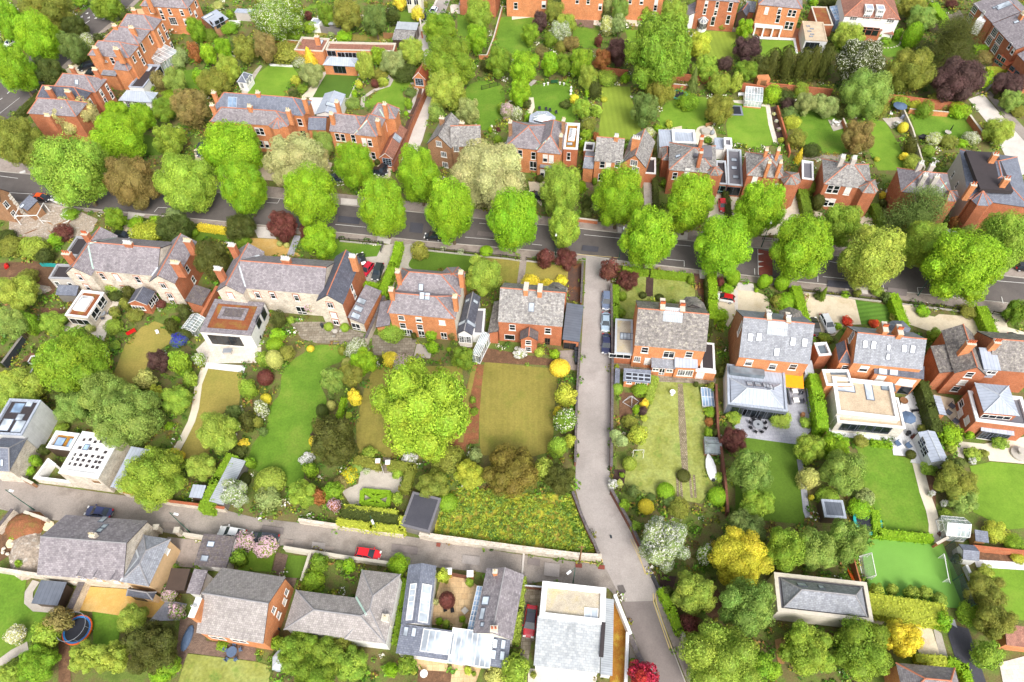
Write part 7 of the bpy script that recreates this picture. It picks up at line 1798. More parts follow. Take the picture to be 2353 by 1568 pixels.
s dome E 1030 1510 105 160 green shrubs inside the lane wall
s dome T 1280 1430 86 66 grey low plant at the meadow's end
t loose R 2030 900 260 240 dark red smoke tree beside the grey patio
s column V 1915 270 88 160 olive conifer between the two brick houses
t weep S 2190 1190 400 560 tall silvery willow over the deep green lawn
s dome E 1820 650 120 96 green shrub in the right hand border
s dome N 1810 740 96 86 russet shrub in the right hand border
s dome E 1800 840 86 105 light green shrub in the right hand border
s dome D 1860 840 66 86 dark shrub in the right hand border
s clip D 1690 395 48 54 small dark ball by the meadow's brick path
s dome O 1830 410 66 96 olive climber by the cold frame
s dome M 1900 1250 96 86 soft shrub beside the white boat
s dome S 1935 1250 70 60 pink flowering shrub beside the boat !pink
s dome M 2040 700 150 115 leafy shrub at the grey patio corner
t round M 2250 1490 330 200 soft green tree at the foot of the willow
s dome O 1530 1530 210 90 olive wild planting below the meadow
s dome A 1940 1540 56 46 small yellow bush below the lime ball
s dome Y 965 230 48 44 yellow plant in the brick yard
s dome E 1180 440 170 96 green bed below the solar outhouse
@3 2
t round M 375 985 280 360 light green tree at the corner of the grey patio
t egg L 600 965 270 270 lime tree behind the white terrace
t weep S 690 1200 440 450 silvery tree on the edge of the big lawn
s dome C 370 1260 200 230 cream leaved shrub beside the grey path
t round L 1675 860 210 200 lime ball tree beside the zinc shed
t round D 1690 1150 200 190 dark tree below the lime ball tree
t loose O 1720 1290 390 270 olive gold tree by the right hand lawn
t round S 1790 1460 280 250 silvery tree below the olive gold one
s dome M 1470 1170 150 115 soft bush at the zinc shed's end
s clip V 1312 1040 92 86 olive clipped bush on a bare stem
t round M 1520 1050 110 120 thin airy tree in front of the zinc shed
s dome O 1420 810 105 76 bronze plant beside the white terrace
t round O 850 920 140 100 thin bronze tree at the top of the big lawn
s dome M 345 750 118 96 green shrub beside the sunken grill
s dome Q 120 715 210 120 grassy bed beside the zinc extension
s dome L 1850 860 86 86 lime shrub at the zinc bay's corner
s dome Q 1880 1040 150 130 mixed shrub bed by the pale patio
s dome O 1990 1030 80 70 bronze shrub by the pale patio
s dome W 1880 1100 76 76 white flowering plant by the right hand lawn !full
s dome A 1830 790 56 56 yellow shrub by the red brick wing
s dome M 2130 930 160 60 low planting along the zinc bay
t round W 900 1440 170 140 grey leaved shrub tree above the dark shed
s dome M 560 1450 230 150 soft green bush behind the dark shed
s dome L 850 1535 230 90 lime bush above the corner hedge
s dome D 2290 380 130 90 dark bush at the right edge beside the parapet
s dome R 1340 880 56 66 dark red plant by the terrace door
s dome A 395 1440 54 120 yellow narrow shrub beside the grey path
s dome Q 1680 970 115 105 yellow green shrub below the lime ball tree
s dome W 1500 1400 60 110 white flowers along the tan path !full
s dome W 1620 1490 66 86 white flowering shrub below the silvery tree !full
@0 3
s dome E 130 220 86 76 green bush beside the bonfire heap
s dome E 180 480 86 100 green weeds on the rubble heap
t loose P 140 1130 200 180 white magnolia in full flower on the left lawn !full
t round B 550 1000 240 260 bronze tree below the flat grey shed
t round M 430 1120 260 260 soft green tree left of the blue trampoline
t round T 360 1190 170 170 dark blue green tree below the soft green one
t round E 350 1400 370 270 bright green tree at the bottom left
t round M 90 1500 250 190 soft green tree cut by the bottom left corner
t loose Q 1220 980 300 240 yellow green tree beside the gold gravel
t round V 1400 1240 490 490 large dark olive tree at the bottom left
t loose Q 1040 1340 310 370 pale green tree left of the dark olive tree
t loose Q 780 1340 290 290 thin yellow green tree below the trampoline
t dome E 1560 1410 210 310 bright ivy tree right of the dark olive tree
s dome S 1620 920 150 190 bare lilac shrub by the timber shed !pink
s dome Q 1560 760 160 120 yellow and pink climber by the peach house !pink
s dome G 2200 430 160 190 green hedge bank beside the small bright lawn
t low M 2235 285 225 105 pink cherry in blossom beside the white car !full_pink
t low M 2445 328 225 105 pink cherry in blossom beside the dark grey car !full_pink
s dome E 2040 1230 110 90 potted ferns on the terrace by the round table
s dome L 1480 1490 210 160 lime bush at the bottom by the dark roof
@1 3
t round G 580 470 170 180 dark green tree behind the mews wall
s dome E 520 640 240 200 ivy bank left of the wild garden
s dome L 860 500 130 150 lime shrub in the wild garden
s dome G 770 480 86 76 green shrub in the wild garden
s dome L 1310 490 210 100 lime shrub on the mews wall
s dome Y 1720 590 135 155 yellow green shrub by the white gate pier
s clip R 1755 815 148 165 dark maroon acer in the tan courtyard
s column L 1240 1450 110 270 lime narrow conifer at the bottom
t round G 400 1290 420 370 dark green tree below the white bungalow
t round M 650 1340 370 350 soft green tree below the white bungalow
s dome E 200 1210 130 220 ivy at the bungalow's left corner
t round M 880 1400 320 280 mid green tree in the wild bottom garden
t round G 550 1510 420 220 green tree cut by the bottom edge
s dome O 790 1230 260 130 golden undergrowth beneath the bungalow wall
s dome G 1390 1410 180 170 dark shrub left of the lower patio
s dome M 1960 650 80 90 green shrub in the courtyard's far corner
s dome L 1685 1010 76 66 lime shrub at the courtyard's near left
s dome M 1745 1030 76 96 green shrub at the courtyard's near edge
s dome L 1895 990 66 66 lime shrub beside the glass lean-to
s dome O 1920 1060 66 86 bronze shrub beside the glass lean-to
s dome C 2200 1510 200 140 pale variegated shrub at the bottom
s dome Y 1945 1460 80 56 yellow plant on the lower patio
s dome G 2000 1490 50 56 green ball on the lower patio
s dome P 1650 830 60 190 pale climber along the courtyard wall
@2 3
t loose W 1390 290 490 570 large white blossoming hawthorn by the lane junction !full
t loose J 2090 420 570 480 golden yellow yew like tree above the slate house
t round Q 1670 750 410 460 olive green tree right of the lane junction
s dome E 1770 400 160 230 green bush with white flowers behind the hawthorn !white
t round T 2140 160 380 330 grey green tree left of the golden tree
t weep S 2160 860 520 620 pale silvery tree left of the grey slate house
t weep Q 1900 1370 720 520 bare branched pale tree at the bottom
t round E 2260 1410 270 360 bright green tree at the bottom beside the pale tree
t round R 1640 1030 200 160 dark red bush tree by the lane
s clip G 1110 1390 80 90 green ball beside the gold moss strip
t round F 1200 1520 290 170 crimson maple at the bottom by the lane !crimson
t round M 30 1450 270 260 soft green tree left of the pale slated roof
s dome A 1630 1130 86 76 yellow bush below the dark red one
s dome D 1420 740 110 120 dark shrub inside the lane wall
s dome O 195 1500 66 86 olive potted shrub on the pale patio
s dome M 1130 140 96 130 green bush inside the lane wall's bend
s dome D 1530 1100 90 120 dark ivy along the lower lane wall
@3 3
t weep M 170 340 400 540 left one of three silvery willows beside the football lawn
t weep S 420 350 390 540 middle one of three silvery willows beside the football lawn
t weep S 720 260 390 660 right hand silvery willow beside the football lawn
t round M 360 1270 510 470 green tree below the grey slate house
t round G 860 1250 580 520 big dark green tree left of the yellow one
t round A 1240 1165 340 410 brilliant yellow tree above the purple hipped roof
t round L 1600 1010 165 230 lime shrub tree right of the yellow one
t loose O 1990 720 380 280 olive green tree beyond the dark netting
t loose O 2080 1000 360 370 olive tree below the netting corner
t round M 2010 1310 260 320 green tree beside the black driveway
s dome E 1850 940 240 170 green bush at the netting's lower end
s dome Q 990 730 130 150 laurel bush, left end of the football lawn row
s dome Q 1140 715 115 110 laurel bush, second in the football lawn row
s dome Q 1310 745 125 135 laurel bush, third in the football lawn row
s dome Q 1440 745 125 125 laurel bush, fourth in the football lawn row
s dome Q 1570 805 135 130 laurel bush, right end of the football lawn row
s dome V 1740 430 95 210 olive bush beside the blue slate shed
s dome Y 2090 190 230 160 yellow green bush above the timber bays
s dome E 2250 285 190 140 green bush at the right edge by the brick wall
s dome M 1640 30 130 90 soft bush above the greenhouse
s dome R 1600 210 76 56 dark red bush at the greenhouse corner
s dome O 1700 210 76 56 bronze bush before the greenhouse
s dome M 1790 220 76 56 green bush before the greenhouse
s dome Y 2295 430 125 96 yellow shrub in the brown bed
t round E 40 1460 180 220 emerald tree at the bottom below the willow
s dome Q 2000 560 160 130 pale green bush beside the bright right lawn
'''
street=False
for ln in PLANTS.strip().split('\n'):
 if ln[0]=='@':
  q=ln[1:].split();tile(int(q[0]),int(q[1]));street=len(q)>2;continue
 q=ln.split();ty,kd,co=q[:3];x_,y_,w_,h_=map(float,q[3:7]);lab=' '.join(q[7:]);fl=None
 if '!' in lab:lab,fl=[v.strip()for v in lab.split('!')]
 if ty=='t':
  kw={}
  if fl=='bark_pale':kw['bark']='bark_pale';fl=None
  if fl=='crimson':fl=None
  if fl=='palm':
   p,a,b=fit(x_,y_,w_*.8,h_*.7,.6,.7,1.2);root=empty('cabbage_palm',(p.x,p.y,0),lab,'palm');me=crown('spike',1,700,.35,'foliage')
   for k in range(4):
    c_=link('crown',me,root,(R.uniform(-1,1)*a*.5,R.uniform(-1,1)*a*.5,p.z+R.uniform(-.3,.9)));c_.scale=(a*.62,a*.62,a*.62);c_.color=jit(al(PAL[co]))
    tm=MB();tm.bar((0,0,0),c_.location,.13,'bark_pale',6,.09);tm.build('trunk',root)
   continue
  pk=fl=='full_pink'
  if pk:fl='pinkfull'
  o=tree(kd,co,x_,y_,w_,h_,lab,flower=fl,group='street trees along the main road' if street and kd=='egg' else 'cypress trees in a row' if kd=='column' else None,**kw)
 else:
  SB(kd,co,x_,y_,w_,h_,lab,flower=fl,name={'clip':'clipped_shrub','spike':'sword_plant','cone':'small_conifer'}.get(kd,'shrub'),group=None)
# walls, hedges, railings
tile(0,0)
W=wall
W('brick wall along the left of the side lane mouth beside the dark drive',[Q(2,1,650,845),Q(2,1,636,1205)],1.8,.3,'brick_dark','slate_mossy')
W('long brick wall between the side lane and the mown olive lawn',[Q(2,2,622,20),Q(2,2,605,330),Q(2,2,592,620),Q(2,2,582,1100)],1.7,.3,'brick_dark','slate_mossy')
W('brick wall round the lane bend beside the yellow meadow',[Q(2,2,562,1390),Q(2,2,630,1568),Q(2,3,690,150),Q(2,3,760,290),Q(2,3,800,400)],1.5,.35,'brick_dark','slate_mossy')
W('brick wall along the right of the side lane beside the vegetable garden',[Q(2,1,912,1040),Q(2,2,925,140),Q(2,2,922,500),Q(2,2,914,1140)],1.9,.35,'brick_dark','slate_mossy')
W('brick wall round the right side of the lane bend',[Q(2,2,920,1370),Q(2,2,1030,1568),Q(2,3,1110,150),Q(2,3,1185,310)],1.6,.35,'brick_dark','slate_mossy')
W('thick pale stone wall between the mews lane and the yellow meadow',[Q(1,3,1520,205),Q(1,3,1640,228),Q(2,3,0,325),Q(2,3,600,400),Q(2,3,800,412)],1.5,.7,'rubble_stone','rubble_stone')
W('stone wall of the mews lane below the clipped hedge and courtyard',[Q(1,3,400,75),Q(1,3,720,122),Q(1,3,1340,205)],1.4,.4,'rubble_stone','rubble_stone')
W('stone and brick wall of the mews lane below the airy birch',[Q(0,2,1140,1385),Q(0,2,1570,1470),Q(0,2,2050,1530)],1.6,.35,'rubble_stone','brick_trim')
W('stone wall at the foot of the barn on the mews lane',[Q(0,2,85,1200),Q(0,2,290,1300)],1.6,.35,'brick_brown');W('low pale wall with a white coping before the white cube',[Q(0,2,320,1250),Q(0,2,640,1290)],1.8,.4,'rubble_stone','coping_white')
W('white rendered yard wall left of the white cube',[Q(0,2,330,1235),Q(0,2,440,1085),Q(0,2,500,1130)],2.4,.3,'render_white','coping_white')
W('stone wall along the top of the left lawn below the purple slate house',[Q(0,3,-60,520),Q(0,3,330,578),Q(0,3,700,645)],1.8,.4,'rubble_stone','rubble_stone')
W('broad stone wall between the grey shed and the gold gravel',[Q(0,3,745,660),Q(0,3,650,870)],1.9,.9,'rubble_stone','slate_mossy')
W('boundary wall beside the bonfire heap at the left edge',[Q(0,3,-40,160),Q(0,3,100,-10)],1.8,.5,'rubble_stone','slate_mossy');W('low wall on the mews lane left of the purple slate house',[Q(0,3,230,5),Q(0,3,420,70)],1.4,.4,'rubble_stone')
W('stone wall joining the two gate piers on the mews lane',[Q(0,3,1300,150),Q(0,3,1440,165)],1.4,.4,'rubble_stone');W('stone wall between the gate pier and the mossy garage',[Q(0,3,1690,205),Q(0,3,1870,232)],1.4,.4,'rubble_stone')
W('rendered wall with brick ends above the small mown lawn',[Q(1,3,265,330),Q(1,3,500,368)],1.6,.4,'render_cream','coping_stone');W('stone wall beside the parked red hatchback on the mews',[Q(1,3,510,365),Q(1,3,780,410),Q(1,3,1210,470)],1.5,.4,'rubble_stone');W('stone wall between the mown lawn and the ivy bank',[Q(1,3,490,395),Q(1,3,420,620)],1.5,.35,'rubble_stone')
W('pale stone wall beside the lower lane and the ivy',[Q(2,3,1365,712),Q(2,3,1480,980),Q(2,3,1570,1120),Q(2,3,1640,1300)],1.7,.4,'rubble_stone','coping_stone')
W('white rendered wall between the gold moss strip and the lane',[Q(2,3,950,775),Q(2,3,1085,1110)],1.8,.4,'render_white','coping_white');W('white wall right of the gold moss strip',[Q(2,3,1062,1120),Q(2,3,1045,1640)],1.4,.35,'render_white','coping_white');W('rough stone wall below the white rendered wall on the lane',[Q(2,3,1090,1150),Q(2,3,1150,1290),Q(2,3,1230,1450)],1.3,.6,'rubble_stone','slate_mossy')
W('short wall between the two brick gardens beside the cypress row',[Q(2,0,2120,765),Q(2,0,2351,800),Q(3,0,0,765),Q(3,0,590,822)],2.4,.35,'brick_red','brick_trim')
W('long red brick wall under the great purple beech',[Q(3,0,1105,868),Q(3,0,1540,922),Q(3,0,1795,955)],2.5,.35,'brick_red','brick_trim');W('red brick wall under the great oak, left part',[Q(2,0,870,625),Q(2,0,1060,648)],2.0,.35,'brick_red','brick_trim')
W('red brick wall in front of the blue green cypress',[Q(2,0,1470,670),Q(2,0,1640,690),Q(2,0,1900,722)],1.9,.35,'brick_red','brick_trim');W('lower red brick wall left of the blue green cypress',[Q(2,0,1465,770),Q(2,0,1620,785)],1.8,.3,'brick_red')
W('low brick wall across the right hand lawn',[Q(3,0,1310,1000),Q(3,0,1660,1030)],1.4,.3,'brick_orange');W('brick wall between the right hand lawn and the side road',[Q(3,0,1860,1060),Q(3,0,1990,1235)],1.7,.4,'brick_red','coping_stone')
W('thin old wall dividing two right hand lawns',[Q(3,0,1250,1005),Q(3,0,1330,1180),Q(3,0,1440,1540)],1.5,.25,'rubble_stone');W('brick wall beside the dark flower bed',[Q(3,0,92,975),Q(3,0,170,1240),Q(3,0,205,1400)],1.5,.3,'brick_red','brick_trim');W('short brick wall by the leaning birch',[Q(3,0,695,1090),Q(3,0,735,1185)],1.4,.25,'brick_red')
W('long brick wall between the lane villa and the back lane',[Q(1,0,1255,1520),Q(1,0,1350,1330),Q(1,0,1420,1130),Q(1,0,1575,770)],2.3,.4,'brick_red','brick_dark');W('brick wall at the bend of the back lane',[Q(1,0,1505,165),Q(1,0,1520,285)],2.2,.4,'brick_red')
W('brown boundary wall behind the low modern house',[Q(1,0,440,220),Q(1,0,830,275)],2.0,.25,'timber_grey',None);W('brick wall left of the low modern house',[Q(1,0,170,358),Q(1,0,400,378)],1.5,.3,'brick_red')
W('thin brick wall between two far gardens',[Q(1,0,2050,505),Q(1,0,2120,505),Q(1,0,2180,350),Q(1,0,2260,60)],1.4,.25,'brick_orange');W('white coped wall at the end of the artificial lawn',[Q(1,0,495,905),Q(1,0,660,912)],1.0,.3,'render_white','coping_white');W('white edging wall of the bright lawn',[Q(1,0,130,592),Q(1,0,330,602)],.5,.3,'render_white','coping_white')
W('brick wall between the meadow garden and the zinc extension',[Q(2,2,1878,400),Q(2,2,1895,800),Q(2,2,1935,1060),Q(2,2,1965,1300),Q(2,2,1985,1560)],1.7,.3,'brick_dark','brick_dark')
W('red brick wall behind the greenhouse and blue sheds',[Q(3,3,1560,290),Q(3,3,1650,240)],1.8,.3,'brick_red');W('red brick wall above the brown bed at the right edge',[Q(3,3,1900,318),Q(3,3,2200,350),Q(3,3,2500,380)],1.8,.3,'brick_red','brick_trim');W('white garden wall along the bright right lawn',[Q(3,3,1830,500),Q(3,3,1905,660)],1.2,.3,'render_white','coping_white');W('brown timber wall left of the football lawn',[Q(3,3,790,420),Q(3,3,850,640)],1.9,.15,'brick_red',None)
W('old stone wall between the stone house and the brick house',[Q(1,1,1170,1160),Q(1,1,1100,1330),Q(1,1,1010,1530)],2.0,.5,'rubble_stone','slate_mossy');W('brick wall with a sloped top between the two stone houses',[Q(0,1,1985,1070),Q(0,1,1850,1320)],2.2,.5,'brick_red','brick_red');W('low wall on the far pavement by the lime column',[Q(2,1,600,435),Q(2,1,780,458)],1.0,.35,'brick_red')
W('dark gate wall at the lane junction',[Q(2,3,1295,570),Q(2,3,1365,715)],1.9,.12,'plastic_dark',None,name='gate',cat='gate');W('brown timber gate of the tan courtyard',[Q(1,3,1805,565),Q(1,3,1945,590)],1.6,.1,'brick_dark',None,name='gate',cat='gate');W('brown sliding gate beside the white edged flat roof',[Q(2,3,118,678),Q(2,3,278,692)],1.6,.12,'brick_dark','zinc_light',name='gate',cat='gate')
W('timber fence at the end of the far top lawn',[Q(1,0,1165,300),Q(1,0,1275,305)],1.8,.1,'fence_panel',None,name='fence',cat='fence');W('dark slatted fence beside the winding path at the left edge',[Q(0,2,20,190),Q(0,2,190,-40)],1.8,.4,'plastic_dark','timber_grey',name='fence',cat='fence');W('grey wall round the sunken grill terrace',[Q(3,2,365,440),Q(3,2,395,640)],1.0,.3,'zinc_dark','zinc');W('timber screen beside the white terrace',[Q(3,2,520,780),Q(3,2,545,890)],1.8,.2,'timber_tan',None,name='fence',cat='fence')
RL('iron railing on a stone plinth before the round lime tree',[Q(1,1,760,612),Q(1,1,1165,650),Q(1,1,1140,720)]);RL('iron railing before the oval front lawn',[Q(1,1,1450,685),Q(1,1,2050,752),Q(1,1,2300,775),Q(2,1,85,795)]);RL('iron railing left of the dark red trees at the lane mouth',[Q(2,1,130,795),Q(2,1,255,810)])
RL('long iron railing in front of the topiary cone drive',[Q(3,1,315,1082),Q(3,1,1060,1168)]);RL('long iron railing in front of the gravel drives at the right',[Q(3,1,1200,1185),Q(3,1,2170,1302)]);RL('iron railing of the pale forecourt by the speed ramp',[Q(3,1,-40,600),Q(3,1,80,612)],base=.2);RL('iron railing left of the tan driveway entrance',[Q(0,1,1265,435),Q(0,1,1400,448)]);RL('black railing on the back road pavement',[(880,345),(990,270)],base=.2)
RL('thin wire fence across the far garden with the climbing frame',[Q(1,0,2070,790),Q(1,0,2240,745)],base=0)
H=hedge
H('tall clipped lime hedge between two driveways',[Q(1,1,1310,670),Q(1,1,1255,860),Q(1,1,1165,1090)],1.7,2.2,'L');H('short clipped lime hedge behind the parked dark estate',[Q(1,1,1015,1035),Q(1,1,1105,1055)],1.3,1.6,'L')
H('bright yellow hedge beside the main road',[Q(0,1,1830,500),Q(0,1,2055,530)],1.2,1.6,'A');H('clipped green hedge along the side lane and front lawn',[Q(2,1,952,1060),Q(2,1,955,1230),Q(2,1,945,1370)],1.3,1.7,'E');H('front hedge left of the dark path',[Q(2,1,1040,900),Q(2,1,1240,925)],1.2,1.2,'E');H('front hedge right of the dark path',[Q(2,1,1300,930),Q(2,1,1640,965)],1.4,1.3,'E')
H('tall lime hedge beside the dark drive, facing the white car',[Q(2,1,1840,960),Q(2,1,1850,1160),Q(2,1,1850,1330)],1.7,2.6,'L');H('dark inner hedge left of the tall lime one',[Q(2,1,1800,985),Q(2,1,1815,1200),Q(2,1,1830,1420)],1.0,2.2,'D')
H('tall lime hedge left of the topiary cone',[Q(3,1,265,1080),Q(3,1,345,1360)],1.8,2.4,'L');H('tall lime hedge between the mown lawn and gravel',[Q(3,1,1165,1150),Q(3,1,1250,1390)],1.8,2.2,'L');H('clipped lime hedge beside the pale curved drive',[Q(3,1,1975,1270),Q(3,1,2100,1550)],2.0,2.2,'L')
H('dark clipped driveway hedge between the octagonal bay houses',[Q(3,1,325,190),Q(3,1,380,430)],2.0,2.0,'G');H('clipped hedge right of the octagonal bay',[Q(3,1,990,320),Q(3,1,1050,450)],1.8,1.8,'G');H('narrow dark hedge beside the parked red car',[Q(2,1,1965,200),Q(2,1,1995,410)],1.2,1.5,'D');H('hedge beside the gabled house drive',[Q(2,1,1318,60),Q(2,1,1325,310)],1.2,1.6,'D')
H('tall clipped lime hedge between two modern extensions',[Q(3,2,435,330),Q(3,2,470,520),Q(3,2,505,760)],2.0,3.0,'L');H('tall dark pleached hedge beside the narrow garden store',[Q(3,2,1440,390),Q(3,2,1500,580),Q(3,2,1560,790)],1.6,3.0,'D')
H('olive clipped hedge left of the white gate piers',[Q(1,2,930,1085),Q(1,2,1110,1115)],1.5,1.7,'O');H('olive clipped hedge right of the white gate piers',[Q(1,2,1240,1125),Q(1,2,1425,1150),Q(1,2,1370,1340)],1.5,1.8,'O')
H('yellow green hedge with a dark hollow on the mews wall',[Q(1,3,760,85),Q(1,3,1050,130),Q(1,3,1330,160),Q(1,3,1345,60)],1.0,2.4,'Y');H('dark inner hedge on the mews wall',[Q(1,3,830,20),Q(1,3,1300,95)],2.4,1.9,'D');H('yellow hedge strip behind the box parterre',[Q(1,2,820,1520),Q(1,2,1280,1568)],.9,1.8,'Y')
H('box edging of the corner bed by the tan path',[Q(3,3,990,10),Q(3,3,1010,190),Q(3,3,1490,235)],1.3,1.4,'L');H('broad clipped olive hedge below the football lawn',[Q(3,3,1010,850),Q(3,3,1560,935)],3.2,2.6,'Y');H('curved lime hedge beside the purple hipped roof',[Q(3,3,1700,1380),Q(3,3,1810,1430),Q(3,3,1860,1568)],1.2,1.4,'L');H('yellow green low hedge right of the yellow tree',[Q(3,3,1390,1345),Q(3,3,1620,1362)],1.2,1.3,'Y')
H('low box hedge square beside the beige flat roof',[Q(3,2,825,775),Q(3,2,830,820),Q(3,2,940,825)],.5,.6,'L');H('low box hedge at the white terrace corner',[Q(3,2,965,910),Q(3,2,970,945),Q(3,2,1130,965),Q(3,2,1128,930),Q(3,2,965,910)],.5,.6,'L');H('ivy topped wall along the lower lane',[Q(2,3,1385,725),Q(2,3,1460,880),Q(2,3,1540,1080)],1.1,2.0,'L')
H('ivy over the left of the corrugated shed',[Q(0,2,2110,1080),Q(0,2,1990,1280),Q(0,2,1890,1500)],2.2,2.6,'E');H('olive hedge between the red hatchback drive and slate roof',[Q(2,3,90,620),Q(2,3,60,900),Q(2,3,30,1170)],1.2,1.6,'Q');H('hedge line beside the white bungalow',[Q(1,3,1370,640),Q(1,3,1330,900),Q(1,3,1280,1180)],1.0,1.2,'E');H('yellow clipped hedge on the terrace drive, top right',[Q(3,0,2040,630),Q(3,0,2170,630)],1.8,2.0,'Y')
H('clipped lime hedge at the top right front garden',[Q(3,0,1530,40),Q(3,0,1630,170)],2.2,2.4,'L');H('lime hedge across the top right front garden',[Q(3,0,1710,215),Q(3,0,1920,215)],1.8,2.0,'L');H('hedge below the top right front garden',[Q(3,0,1930,430),Q(3,0,2060,425)],2.0,2.2,'L');H('clipped hedge along the back road front garden',[Q(0,0,170,1030),Q(0,0,370,850)],1.8,1.8,'D');H('olive hedge strip beside the solar outhouse',[Q(2,2,1310,340),Q(2,2,1260,520)],1.4,1.3,'Q');H('narrow hedge beside the pale clipped ball',[Q(1,2,800,530),Q(1,2,760,660)],.9,1.4,'L')
tile(1,2);rt=g(1105,1440,0);rt.z=0;bx=empty('box_parterre',rt,'bright green box parterre cut into triangles on the gravel courtyard','hedge')
HP=[(950,1350),(1260,1375),(1225,1530),(945,1500)];HW=[g(x,y,.8)for x,y in HP]
def hb(u,v):return HW[0].lerp(HW[1],u).lerp(HW[3].lerp(HW[2],u),v)
def hseg(pts,w_):
 P=[hb(*p)for p in pts];rs=np.random.RandomState(3);A=[];NN=[];core=[];cf=[]
 for a,b in zip(P,P[1:]):
  F_,L=FO(Vector((a.x,a.y,0)),Vector((b.x,b.y,0)));F3=np.array(F_);k=int(L*w_*120)+20
  q=np.stack([rs.rand(k)*L,(rs.rand(k)-.5)*w_,.8+0*rs.rand(k)],1);n_=rs.normal(size=(k,3))*.35+np.array([0,0,1.])
  q2=np.stack([rs.rand(k)*L,np.where(rs.rand(k)<.5,-.5,.5)*w_,rs.rand(k)*.8],1);n2=rs.normal(size=(k,3))*.35;n2[:,1]+=np.sign(q2[:,1])
  for qq,nn in((q,n_),(q2,n2)):A.append(qq@F3[:3,:3].T+F3[:3,3]);NN.append(nn@F3[:3,:3].T)
  i0=len(core)
  for z in(0,.78):
   for X,Y in((0,-w_*.47),(L,-w_*.47),(L,w_*.47),(0,w_*.47)):core.append(list(F_@Vector((X,Y,z))))
  cf+=[[i0+i for i in q]for q in((4,5,6,7),(0,1,5,4),(1,2,6,5),(2,3,7,6),(3,0,4,7))]
 A=np.concatenate(A);NN=np.concatenate(NN);n=len(A);off=np.array([rt.x,rt.y,0]);me=leafmesh('box_hedge',A-off,NN,np.full(n,.13),np.clip(np.stack([.5+.13*rs.normal(size=n),np.zeros(n),.5+.15*rs.normal(size=n)],1),0,1),'foliage',(np.array(core)-off,cf),rs)
 o=link('box_hedge',me,bx);o.color=(*al(PAL['L']),1)
hseg([(.08,.1),(.92,.1),(.92,.9),(.08,.9),(.08,.1)],.75);hseg([(.12,.14),(.5,.5),(.88,.86)],.5);hseg([(.12,.86),(.5,.5),(.88,.14)],.5);hseg([(.5,.12),(.5,.88)],.3)
